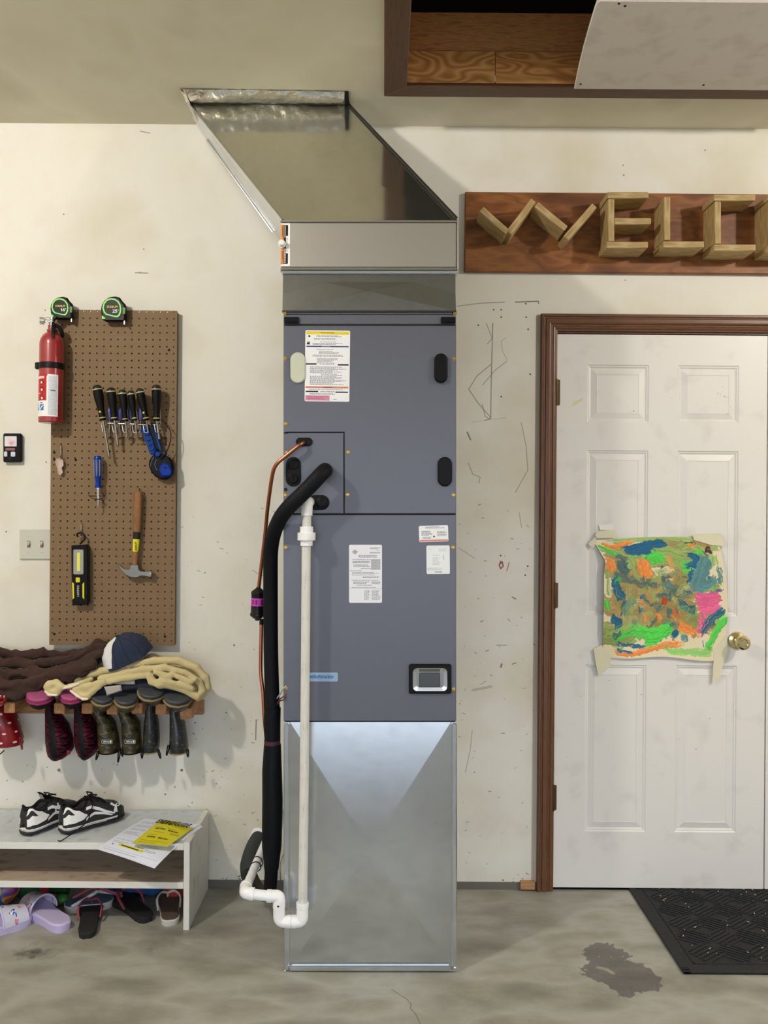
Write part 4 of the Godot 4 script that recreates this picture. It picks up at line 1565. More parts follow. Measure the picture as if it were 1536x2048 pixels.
	b.tube([P(614, 1012, pz), P(613.5, 1031, pz)], 0.0168, 18)
	part(b, "elbow", M.pvc)
	b = nb()
	for s in [[1053, 1066, 0.0195], [1065, 1081, 0.0268], [1080, 1092, 0.0182]]:
		var prev := 0.0
		b.tube([P(613, s[0], pz), P(613, s[0] + 0.8, pz), P(613, s[1] - 0.8, pz), P(613, s[1], pz)], [s[2] - 0.002, s[2], s[2], s[2] - 0.002], 20 if s[2] < 0.02 else 10)
	part(b, "union", M.pvc)
	# trap: socket elbows at the foot, then back to the wall
	var e1 := [P(605, 1806, pz), P(604.5, 1843, pz), P(584, 1843, pz)]
	var e2 := [P(582, 1843, pz), P(558, 1843, pz), P(558, 1806, pz)]
	var e3 := [P(558, 1808, pz), P(559, 1792, pz), P(535, 1792, pz)]
	var e4 := [P(507, 1788, pz), P(490, 1786, pz), P(492, 1772, pz - 0.05)]
	for e in [e1, e2, e3, e4]:
		b = nb()
		b.tube(pipe_path(e, 0.028, 7), 0.0173, 18)
		var d0: Vector3 = (e[1] - e[0]).normalized()
		var d1: Vector3 = (e[1] - e[2]).normalized()
		b.tube([e[0] - d0 * 0.001, e[0] + d0 * 0.012], 0.0185, 18)
		b.tube([e[2] - d1 * 0.001, e[2] + d1 * 0.012], 0.0185, 18)
		part(b, "elbow", M.pvc)
	for q in [[P(588, 1843, pz), P(576, 1843, pz)], [P(538, 1792, pz), P(503, 1788, pz)], [P(558, 1812, pz), P(558, 1803, pz)]]:
		b = nb()
		b.tube(q, 0.0150, 18)
		part(b, "short_pipe", M.pvc)
	b = nb()
	var w := P(491, 1778, pz - 0.03)
	b.tube([w, Vector3(w.x + 0.028, w.y + 0.03, 0.0)], 0.0133, 18)
	part(b, "wall_pipe", M.pvc)
	for s in [[0.24, 0.0], [0.30, 0.01]]:
		b = nb()
		var t: Vector3 = w.lerp(Vector3(w.x + 0.028, w.y + 0.03, 0.0), s[0])
		var ring := []
		for j in 17:
			var a := TAU * j / 16
			ring.append(t + Vector3(cos(a) * 0.0155 + 0.003, sin(a) * 0.0155, s[1] * cos(a)))
		b.tube(ring, 0.0016, 6)
		part(b, "cable_tie", M.black)
	# low voltage wires poking out of the cabinet side
	thing("thermostat_wire", "short twisted low voltage wires between the insulated line and cabinet", "wire", P(563, 1400, 0.46))
	for q in [[1372, 1388, rgb(180, 190, 200)], [1388, 1398, rgb(120, 60, 40)], [1394, 1402, rgb(60, 50, 46)]]:
		b = nb()
		b.tube(smooth_path([P(572, q[0], z + 0.002), P(566, q[0] + 6, z + 0.004), P(560, q[1], z - 0.03), P(553, q[1] + 10, z - 0.06)], 4), 0.002, 8)
		part(b, "wire", mat(q[2], 0.4))
	thing("wall_cable", "thin cable loop on the wall between the insulated line and return box", "cable", P(566, 1740, 0.004))
	b = nb()
	b.tube(smooth_path([P(572, 1700, 0.006), P(563, 1718, 0.006), P(560, 1735, 0.006), P(561, 1762, 0.006)], 5), 0.0012, 6)
	part(b, "cable", mat(rgb(120, 110, 90), 0.5))


func sign_board() -> void:
	var z := 0.02
	thing("welcome_sign", "dark stained wooden board with raised plank letters spelling welcome above the door", "sign", P(1250, 545, 0.0))
	var lo := P(929, 545, z)
	var hi := P(931, 384, z)
	var b := nb()
	b.box(Vector3((lo.x + 1.80) / 2, (lo.y + hi.y) / 2 + 0.0025, z / 2 + 0.001), Vector3(1.80 - lo.x, hi.y - lo.y - 0.002, z - 0.002), 0.003)
	part(b, "board", M.sign_wood)
	var zf := 0.128
	var to := func(x: float, y: float) -> Vector3: return P(900 + x * 0.41406, 340 + y * 0.41406, zf)
	var planks := [
		# W
		[[152, 188], [277, 300], 0.0225], [[285, 303], [404, 146], 0.0225], [[417, 166], [560, 283], 0.0225], [[560, 328], [699, 170], 0.0225],
		# E
		[[779, 139], [779, 344], 0.0222], [[760, 120.5], [960, 120.5], 0.0222], [[795.5, 247], [972, 247], 0.0222], [[757, 361.5], [957, 361.5], 0.0222],
		# L
		[[1049.5, 129], [1049.5, 338], 0.0222], [[1030, 359], [1228, 359], 0.0222],
		# C
		[[1294.5, 150.5], [1294.5, 356], 0.0222], [[1275, 133], [1476, 133], 0.0222], [[1275, 374.5], [1478, 374.5], 0.0222],
		# O, mostly past the edge of the picture
		[[1552, 150], [1552, 362], 0.0222], [[1535, 133], [1735, 133], 0.0222], [[1718, 150], [1718, 362], 0.0222], [[1535, 378], [1735, 378], 0.0222]]
	for p in planks:
		var a: Vector3 = to.call(p[0][0], p[0][1])
		var e: Vector3 = to.call(p[1][0], p[1][1])
		var d := e - a
		b = nb()
		var t := Basis(Vector3(0, 0, 1), atan2(d.y, d.x))
		# each plank has its own axes so that the grain runs along it
		var o := MeshInstance3D.new()
		var bb := B.new()
		bb.box(Vector3.ZERO, Vector3(d.length(), p[2], zf - z), 0.0022)
		o.name = "letter_plank"
		bb.st.generate_normals()
		o.mesh = bb.st.commit()
		o.material_override = M.letter_x
		o.transform = R.transform.affine_inverse() * Transform3D(t, Vector3((a.x + e.x) / 2, (a.y + e.y) / 2, (z + zf) / 2))
		R.add_child(o, true)


# ---------------------------------------------------------------- pegboard and what hangs on it
const BZ := 0.03           # front of the pegboard


func pegboard() -> void:
	var x1 := P(352, 900, BZ).x
	var x0 := P(101.5, 900, BZ).x
	var y0 := P(224, 1291, BZ).y
	var y1 := P(224, 620.5, BZ).y
	thing("pegboard", "tall brown perforated hardboard panel on the wall with tools hung on it", "pegboard", Vector3((x0 + x1) / 2, y0, 0))
	var pitch := 0.02535
	var nx := 18
	var ny := int((y1 - y0) / pitch) + 1
	var hx := P(124, 664, BZ).x        # one hole of the pattern
	var hy := P(124, 664, BZ).y
	var ox: float = hx - pitch / 2 - pitch * ceil((hx - pitch / 2 - x0) / pitch)
	var oy: float = hy - pitch / 2 - pitch * ceil((hy - pitch / 2 - y0) / pitch)
	var b := nb()
	var r := 0.0031
	var th := 0.005
	for j in ny + 1:
		for i in nx + 1:
			var cx0 := maxf(x0, ox + i * pitch)
			var cx1 := minf(x1, ox + (i + 1) * pitch)
			var cy0 := maxf(y0, oy + j * pitch)
			var cy1 := minf(y1, oy + (j + 1) * pitch)
			if cx1 - cx0 < 0.0005 or cy1 - cy0 < 0.0005:
				continue
			var c := Vector2(ox + (i + 0.5) * pitch, oy + (j + 0.5) * pitch)
			var rect := [Vector2(cx0, cy0), Vector2(cx1, cy0), Vector2(cx1, cy1), Vector2(cx0, cy1)]
			b.sg = -1
			if c.x - r < cx0 + 0.0004 or c.x + r > cx1 - 0.0004 or c.y - r < cy0 + 0.0004 or c.y + r > cy1 - 0.0004:
				b.quad(Vector3(cx0, cy0, BZ), Vector3(cx1, cy0, BZ), Vector3(cx1, cy1, BZ), Vector3(cx0, cy1, BZ))
				continue
			for k in 4:
				var p0: Vector2 = rect[k]
				var p1: Vector2 = rect[(k + 1) % 4]
				var a0 := -3 * PI / 4 + k * PI / 2
				var q0 := c + Vector2(cos(a0), sin(a0)) * r
				var qm := c + Vector2(cos(a0 + PI / 4), sin(a0 + PI / 4)) * r
				var q1 := c + Vector2(cos(a0 + PI / 2), sin(a0 + PI / 2)) * r
				var f := func(v: Vector2, z: float) -> Vector3: return Vector3(v.x, v.y, z)
				b.quad(f.call(p0, BZ), f.call(p1, BZ), f.call(q1, BZ), f.call(qm, BZ))
				b.tri(f.call(p0, BZ), f.call(qm, BZ), f.call(q0, BZ))
				b.quad(f.call(q0, BZ - th), f.call(q0, BZ), f.call(qm, BZ), f.call(qm, BZ - th))
				b.quad(f.call(qm, BZ - th), f.call(qm, BZ), f.call(q1, BZ), f.call(q1, BZ - th))
	for s in [[x0, y0, x0, y1], [x1, y1, x1, y0], [x0, y1, x1, y1], [x1, y0, x0, y0]]:
		b.quad(Vector3(s[0], s[1], BZ - th), Vector3(s[0], s[1], BZ), Vector3(s[2], s[3], BZ), Vector3(s[2], s[3], BZ - th))
	part(b, "board", M.hardboard)
	for s in [[x0 + 0.012, (y0 + y1) / 2, 0.02, y1 - y0 - 0.004], [x1 - 0.012, (y0 + y1) / 2, 0.02, y1 - y0 - 0.004]]:
		b = nb()
		b.box(Vector3(s[0], s[1], (BZ - th) / 2), Vector3(s[2], s[3], BZ - th), 0.001)
		part(b, "batten", M.hardboard)
	for s in [[108.5, 905], [108.5, 919], [151.5, 920], [108.5, 1268], [330, 1273], [338, 700], [154, 1280]]:
		b = nb()
		b.lathe([Vector2(0.0, 0.0), Vector2(0.0046, 0.0), Vector2(0.004, 0.0014), Vector2(0.0, 0.002)], 12, Transform3D(Basis(Vector3(1, 0, 0), PI / 2), P(s[0], s[1], BZ)))
		part(b, "screw", M.black_matte)


func tape_measure(cx: float, cy: float, size: float, number: String, label: String) -> void:
	# size is pixels across; drawn in its own 100-unit frame
	var z0 := BZ + 0.004
	var dz := 0.036
	var z := z0 + dz
	var u := size / 100.0
	var q := func(pts: Array) -> Array:
		var out := []
		for p in pts:
			out.append([cx + p[0] * u, cy + p[1] * u])
		return px_poly(out, z)
	thing("tape_measure", label, "tape measure", P(cx, cy + 45 * u, z0), "tape measures on top of the pegboard")
	var b := nb()
	var shell_ := [[-46, 40], [-50, 0], [-47, -18], [-36, -36], [-18, -48], [6, -52], [26, -47], [36, -32], [48, -20], [50, -12], [50, 46], [40, 50], [-30, 50]]
	b.prism(q.call(shell_), z0, z, 0.006, Transform3D(), 0.7)
	part(b, "case", M.black)
	# green ring
	var outer := [[-42, -4], [-38, -22], [-27, -36], [-10, -43], [8, -41], [22, -32], [31, -18], [34, -2], [33, 14], [27, 28], [20, 34], [8, 33], [-28, 24], [-37, 14]]
	var rings := []
	for s in [[1.0, -0.004], [1.0, 0.0025], [0.84, 0.0025], [0.82, -0.004]]:
		var r := []
		for p in outer:
			var w := P(cx + (-3 + (p[0] + 3) * s[0]) * u, cy + (-4 + (p[1] + 4) * s[0]) * u, z)
			r.append(w + Vector3(0, 0, s[1]))
		rings.append(r)
	b = nb()
	b.loft(rings, false, false, 0.5)
	part(b, "green_ring", M.green)
	b = nb()
	b.prism(q.call([[-44, 26], [-44, 40], [-29, 40], [-34, 33]]), z - 0.002, z + 0.001)
	part(b, "green_corner", M.green)
	b = nb()
	b.prism(q.call([[39, -6], [49, -6], [48, 20], [40, 20]]), z - 0.012, z + 0.0006)
	part(b, "lock_button", mat(rgb(84, 140, 62), 0.5))
	b = nb()
	b.prism(q.call([[42, 40], [46, 40], [46, 60], [42, 60]]), z - 0.018, z - 0.004)
	part(b, "blade_hook", M.steel)
	words("STANLEY", P(cx - 3 * u, cy - 9 * u, z + 0.0008), 44 * u * K(z), 9 * u * K(z), mat(rgb(226, 208, 84), 0.5), R, roll_basis)
	words(number, P(cx + 10 * u, cy + 8 * u, z + 0.0008), 24 * u * K(z), 13 * u * K(z), M.white, R, roll_basis)
	b = nb()
	b.box(P(cx - 22 * u, cy + 44 * u, BZ + 0.012), Vector3(0.004, 0.004, 0.03), 0.001)
	part(b, "belt_clip", M.dark_wire)


func screwdriver(top: Array, low: Array, tip: Array, r: float, label: String, dot := false) -> void:
	var z := BZ + 0.045
	var a := P(top[0], top[1], z)
	var e := P(low[0], low[1], z - 0.004)
	var t := P(tip[0], tip[1], z - 0.012)
	thing("screwdriver", label, "screwdriver", t, "black handled screwdrivers in the wire rack")
	var ax := (a - e)
	var l := ax.length()
	ax = ax.normalized()
	var rot := Basis(Quaternion(Vector3(0, 1, 0), ax))
	var T := Transform3D(rot, e)
	var b := nb()
	b.lathe([Vector2(0.0, 0.0), Vector2(r * 0.62, 0.0), Vector2(r * 0.72, 0.004), Vector2(r * 0.66, l * 0.1), Vector2(r * 0.66, l * 0.28), Vector2(r * 0.8, l * 0.45), Vector2(r * 0.95, l * 0.6), Vector2(r, l * 0.75), Vector2(r * 1.0, l * 0.86)], 18, T)
	part(b, "handle", M.black)
	b = nb()
	b.lathe([Vector2(r * 0.99, l * 0.89), Vector2(r * 0.92, l * 0.94), Vector2(r * 0.7, l * 0.98), Vector2(r * 0.35, l), Vector2(0.0, l * 1.004)], 18, T, 1.2)
	part(b, "cap", mat(rgb(34, 35, 40), 0.2))
	for s in [[r * 1.01, l * 0.855, 0.0032], [r * 0.70, l * 0.06, 0.0028]]:
		b = nb()
		b.lathe([Vector2(s[0], s[1]), Vector2(s[0] * 1.03, s[1] + 0.0005), Vector2(s[0] * 1.03, s[1] + s[2]), Vector2(s[0], s[1] + s[2] + 0.0005)], 18, T)
		part(b, "ring", mat(rgb(206, 200, 128), 0.5))
	if dot:
		b = nb()
		b.ball(T * Vector3(-r * 0.1, l * 0.24, r * 0.66), Vector3(0.004, 0.004, 0.0015), 10)
		part(b, "dot", M.yellow)
	b = nb()
	var d := (t - e)
	var sr := 0.0032 if r < 0.0155 else 0.0045
	b.tube([e, e + d * 0.86, e + d * 0.93, t], [sr, sr, sr * 1.25, sr * 0.4], 10)
	part(b, "shaft", M.steel)


func tools() -> void:
	tape_measure(122, 616, 45, "16'", "smaller green and black tape measure above the fire extinguisher, marked 16")
	tape_measure(226, 618, 50, "25'", "larger green and black tape measure on the pegboard top edge, marked 25")
	extinguisher()
	# wire rack
	var z := BZ + 0.045
	thing("tool_rack", "chrome wire tool rack holding the black screwdrivers on the pegboard", "rack", P(268, 866, BZ))
	var b := nb()
	b.tube([P(204, 846, BZ + 0.03), P(318, 850, BZ + 0.03)], 0.0018, 8)
	b.tube([P(204, 846, BZ + 0.03), P(204, 846, BZ - 0.002)], 0.0018, 8)
	b.tube([P(318, 850, BZ + 0.03), P(318, 850, BZ - 0.002)], 0.0018, 8)
	part(b, "rail", M.chrome)
	var k := 0
	for s in [[211, 864.5], [232, 865.5], [252, 865.5], [272, 866], [294, 866], [316.5, 865]]:
		b = nb()
		var c := P(s[0], s[1], z - 0.008)
		var ring := []
		for j in 21:
			var a := TAU * j / 20
			ring.append(c + Vector3(cos(a) * 0.0088, 0, sin(a) * 0.0088))
		b.tube(ring, 0.0017, 6)
		b.tube([c + Vector3(-0.0088, 0, 0), P(s[0] - 8, s[1] - 16, BZ + 0.03)], 0.0016, 6)
		part(b, "ring", M.chrome)
		b = nb()
		var cc := P(s[0] + 10, s[1] + 16, BZ + 0.004)
		var curl := []
		for j in 15:
			var a := -PI * 0.6 + PI * 1.5 * j / 14
			curl.append(cc + Vector3(cos(a) * 0.009, sin(a) * 0.012, 0.002))
		b.tube(curl, 0.0014, 6)
		part(b, "curl", M.old_brass)
		k += 1
	screwdriver([193.5, 770], [206, 841], [219.5, 918], 0.0172, "leftmost and longest black screwdriver in the wire rack, tilted, tip hanging lowest", true)
	screwdriver([221.5, 775], [229, 841], [236, 894], 0.0160, "second black screwdriver from the left in the rack, almost upright with a bent tip")
	screwdriver([244.5, 779], [251, 843], [254.5, 877], 0.0142, "third black screwdriver from the left in the rack, slimmer and short shafted")
	screwdriver([261, 781], [269.5, 841], [274, 872], 0.0130, "slimmest black screwdriver, fourth from the left, leaning against its neighbour")
	screwdriver([278.5, 777], [293, 841], [297, 868], 0.0148, "tilted black screwdriver with a yellow dot, fifth from the left", true)
	screwdriver([313, 769.5], [313.5, 842], [319, 880], 0.0172, "thick upright black screwdriver standing alone at the right end of the rack")
	# purple handles behind
	var n := 0
	for s in [[219, 829, 0.008, "leftmost small purple tool handle half hidden behind the black screwdrivers"], [239, 830, 0.0125, "largest purple tool handle visible between the second and third black screwdrivers"], [261, 828, 0.009, "purple tool handle glinting between the third and fourth black screwdrivers"], [281, 829, 0.010, "dim purple tool handle between the fourth and fifth black screwdrivers"]]:
		thing("nut_driver", s[3], "hand tool", P(s[0], 870, BZ + 0.015), "purple handled tools behind the screwdrivers")
		b = nb()
		var c := P(s[0], s[1] + 12, BZ + 0.016)
		var r: float = s[2]
		b.lathe([Vector2(0.0, 0), Vector2(r * 0.7, 0.0), Vector2(r, 0.006), Vector2(r * 0.95, 0.022), Vector2(r, 0.038), Vector2(r * 0.6, 0.045), Vector2(0.0, 0.046)], 14, Transform3D(Basis(), c))
		part(b, "handle", M.lavender_tool)
		b = nb()
		b.tube([c, c - Vector3(0, 0.045, 0)], 0.003, 8)
		part(b, "shaft", M.steel)
	blue_tool()
	# keys
	thing("key_ring", "two pinkish silver keys hanging from a hook at the left of the pegboard", "keys", P(119, 950, BZ + 0.01))
	for s in [[[[110, 924], [113, 917], [121, 916], [127, 921], [128, 929], [124, 934], [123, 948], [119, 951], [115, 946], [114, 935]], 0.012, rgb(205, 178, 166)], [[[116, 918], [126, 920], [127, 931], [123, 936], [126, 944], [121, 951], [116, 936]], 0.017, rgb(222, 196, 184)]]:
		b = nb()
		b.prism(px_poly(s[0], BZ + s[1]), BZ + s[1] - 0.0022, BZ + s[1], 0.0003)
		part(b, "key", mat(s[2], 0.3, 0.8))
	b = nb()
	var kc := P(119, 917, BZ + 0.014)
	var loop := []
	for j in 17:
		var a := TAU * j / 16
		loop.append(kc + Vector3(sin(a) * 0.003, cos(a) * 0.008, sin(a) * 0.008))
	b.tube(loop, 0.001, 6)
	part(b, "split_ring", M.chrome)
	peg_hook(122, 892, 912, "thin wire pegboard hook holding the keys")
	# blue screwdriver
	var tz := BZ + 0.03
	thing("nut_driver", "blue and grey striped screwdriver hanging alone below the tool rack", "screwdriver", P(197, 1016, tz))
	var a0 := P(195.3, 912, tz)
	var e0 := P(196.5, 976, tz)
	var T := Transform3D(Basis(Quaternion(Vector3(0, 1, 0), (a0 - e0).normalized())), e0)
	var l := (a0 - e0).length()
	b = nb()
	b.lathe([Vector2(0.0, 0), Vector2(0.0115, 0.0), Vector2(0.0118, 0.006), Vector2(0.0092, 0.014), Vector2(0.0088, 0.026), Vector2(0.0115, 0.036), Vector2(0.0138, 0.055), Vector2(0.0142, l * 0.86), Vector2(0.0132, l * 0.95), Vector2(0.011, l), Vector2(0.0, l)], 20, T)
	part(b, "handle", M.blue_gloss)
	for k2 in 5:
		b = nb()
		var an := PI / 2 + (k2 - 2) * 0.85
		b.tube([T * Vector3(cos(an) * 0.0118, 0.042, sin(an) * 0.0118), T * Vector3(cos(an) * 0.0130, 0.062, sin(an) * 0.0130), T * Vector3(cos(an) * 0.0130, l * 0.88, sin(an) * 0.0130)], [0.0022, 0.0032, 0.0032], 8)
		part(b, "grip_stripe", M.grey)
	b = nb()
	b.lathe([Vector2(0.009, -0.002), Vector2(0.009, 0.0), Vector2(0.006, -0.001)], 16, T)
	b.tube([e0, P(196.8, 996, tz - 0.002)], 0.0052, 12)
	b.tube([P(196.8, 994, tz), P(197, 1006, tz), P(197, 1016, tz - 0.002)], [0.0042, 0.0036, 0.0022], 10)
	part(b, "shaft", M.chrome)
	thing("peg_hook", "dark wire loop hook holding the blue screwdriver", "hook", P(193, 992, BZ))
	b = nb()
	b.tube(smooth_path([P(178, 991, BZ + 0.001), P(180, 992, BZ + 0.014), P(190, 992, BZ + 0.018), P(208, 992, BZ + 0.016), P(208, 990, BZ + 0.001)], 4), 0.0019, 8)
	b.tube(smooth_path([P(192, 997, tz - 0.002), P(197, 999, tz + 0.010), P(203, 997, tz - 0.002), P(208, 1008, BZ + 0.004)], 4), 0.0014, 8)
	part(b, "wire", M.dark_wire)
	hammer()
	work_light()


func peg_hook(px: float, y0: float, y1: float, label: String) -> void:
	thing("peg_hook", label, "hook", P(px, y1, BZ))
	var b := nb()
	b.tube(smooth_path([P(px, y0, BZ - 0.003), P(px, y0 + 1, BZ + 0.006), P(px, (y0 + y1) / 2, BZ + 0.008), P(px - 1, y1, BZ + 0.010), P(px - 1, y1 + 3, BZ + 0.018), P(px - 1, y1 - 2, BZ + 0.024)], 5), 0.0021, 8)
	part(b, "wire", M.wire)


func extinguisher() -> void:
	var r := 0.0415
	var z := BZ + 0.012 + r
	var base := P(101.5, 846, z)
	thing("fire_extinguisher", "red fire extinguisher with white label strapped to the pegboard's left edge", "fire extinguisher", base)
	var top := P(102.5, 690, z)
	var h := top.y - base.y
	var T := Transform3D(Basis(Vector3(0, 0, 1), -0.006), base)
	var b := nb()
	b.lathe([Vector2(0.0, 0.003), Vector2(r - 0.004, 0.0), Vector2(r, 0.003), Vector2(r, h), Vector2(r * 0.985, h + 0.010), Vector2(r * 0.9, h + 0.022), Vector2(r * 0.74, h + 0.033), Vector2(r * 0.52, h + 0.041), Vector2(0.0155, h + 0.045), Vector2(0.015, h + 0.050)], 40, T, 0.7)
	part(b, "cylinder", M.red)
	b = nb()
	b.lathe([Vector2(0.0165, h + 0.046), Vector2(0.0175, h + 0.048), Vector2(0.0175, h + 0.053), Vector2(0.0135, h + 0.056), Vector2(0.0135, h + 0.070), Vector2(0.0, h + 0.070)], 24, T)
	part(b, "collar", M.red)
	# label wrapped over the front
	var im := blank(360, 400, Color(0.94, 0.94, 0.95))
	im.fill_rect(Rect2i(0, 0, 222, 250), Color(0.73, 0.08, 0.10))
	im.fill_rect(Rect2i(0, 0, 232, 14), Color(0.70, 0.05, 0.09))
	print_rows(im, 60, 18, 190, 44, 30, 22, Color(0.95, 0.92, 0.92), 1.2)
	for q in [[150, 76], [156, 146], [160, 226]]:
		dab(im, q[0], q[1], 13, Color(0.95, 0.93, 0.93), 1.0)
		stroke(im, [[q[0] - 30, q[1] - 16], [q[0] + 20, q[1] - 14], [q[0] + 34, q[1] + 10]], 4, Color(0.2, 0.05, 0.06), 0.8)
		stroke(im, [[30, q[1] + 18], [70, q[1] + 2]], 4, Color(0.95, 0.93, 0.93), 0.9)
	print_rows(im, 40, 176, 150, 186, 12, 7, Color(0.92, 0.86, 0.86), 1.0)
	for q in [46, 126]:
		im.fill_rect(Rect2i(q, 286, 62, 58), Color(0.16, 0.45, 0.72))
		stroke(im, [[q + 8, 336], [q + 26, 312], [q + 54, 296]], 6, Color(0.93, 0.95, 0.97), 1.0)
		im.fill_rect(Rect2i(q + 4, 268, 44, 8), Color(0.35, 0.4, 0.5))
	print_rows(im, 244, 18, 346, 385, 9, 5, Color(0.62, 0.65, 0.69), 1.0)
	im.fill_rect(Rect2i(270, 146, 56, 14), Color(0.4, 0.42, 0.46))
	b = nb()
	var ya := P(101.5, 835, z).y - base.y
	var yb := P(101.5, 752, z).y - base.y
	b.grid(func(u: float, v: float) -> Vector3:
		var a := lerpf(-1.5, 0.95, u)
		return T * Vector3(sin(a) * (r + 0.0006), lerpf(ya, yb, v), cos(a) * (r + 0.0006))
	, 36, 1)
	part(b, "label", picture(mat(Color.WHITE, 0.35), im))
	var uoff := func(a: float, y: float) -> Transform3D:
		return Transform3D(Basis(Vector3(0, 1, 0), a), T * Vector3(sin(a) * (r + 0.0009), y, cos(a) * (r + 0.0009)))
	# strap bracket
	var ys := P(101.5, 733, z).y - base.y
	b = nb()
	b.lathe([Vector2(r + 0.0004, ys - 0.011), Vector2(r + 0.003, ys - 0.010), Vector2(r + 0.003, ys + 0.010), Vector2(r + 0.0004, ys + 0.011)], 40, T)
	var sp := part(b, "strap", M.black)
	b = nb()
	b.box(T * Vector3(-r - 0.004, ys, 0.010), Vector3(0.014, 0.024, 0.018), 0.003)
	part(b, "buckle", M.black, sp)
	b = nb()
	b.box(T * Vector3(0, h * 0.45, -r - 0.006), Vector3(0.03, h * 0.8, 0.008), 0.002)
	part(b, "bracket", M.black)
	# valve
	var y := h + 0.066
	b = nb()
	b.tube([T * Vector3(0, y - 0.006, 0), T * Vector3(0, y + 0.032, 0)], [0.011, 0.008], 16)
	b.tube([T * Vector3(0.004, y + 0.016, 0), T * Vector3(-0.030, y + 0.018, 0.006)], [0.008, 0.0055], 14)
	part(b, "valve", M.chrome)
	b = nb()
	b.tube([T * Vector3(-0.026, y + 0.018, 0.004), T * Vector3(-0.040, y + 0.018, 0.008)], 0.0145, 20)
	part(b, "gauge", M.bright)
	b = nb()
	var hp := []
	for q in [[0.014, 0.052], [0.004, 0.045], [-0.004, 0.033], [-0.022, 0.036], [-0.026, 0.031], [-0.006, 0.024], [0.004, 0.026], [0.012, 0.038], [0.022, 0.044]]:
		hp.append(Vector2(q[0], q[1] + y - 0.012))
	b.prism(hp, -0.007, 0.007, 0.0015, T)
	part(b, "carry_handle", M.black)
	b = nb()
	b.tube(smooth_path([T * Vector3(0.006, y + 0.012, 0.010), T * Vector3(0.012, y - 0.006, 0.018), T * Vector3(0.016, y - 0.028, 0.030), T * Vector3(0.018, y - 0.052, 0.034)], 4), [0.0055, 0.006, 0.0065, 0.007, 0.007, 0.007, 0.007, 0.007, 0.007, 0.0065, 0.006, 0.005, 0.004], 10, true, 0.6)
	part(b, "lever", M.black)
	b = nb()
	b.tube(smooth_path([T * Vector3(0.012, y + 0.006, 0.004), T * Vector3(0.026, y - 0.004, 0.0), T * Vector3(0.034, y - 0.024, -0.006), T * Vector3(0.028, y - 0.03, -0.02)], 4), 0.0065, 10)
	part(b, "hose", M.black)
	b = nb()
	var pr := []
	for j in 17:
		var a := TAU * j / 16
		pr.append(T * Vector3(-0.010 + cos(a) * 0.011, y + 0.020 + sin(a) * 0.009, 0.014))
	b.tube(pr, 0.0012, 6)
	part(b, "pin_ring", M.chrome)


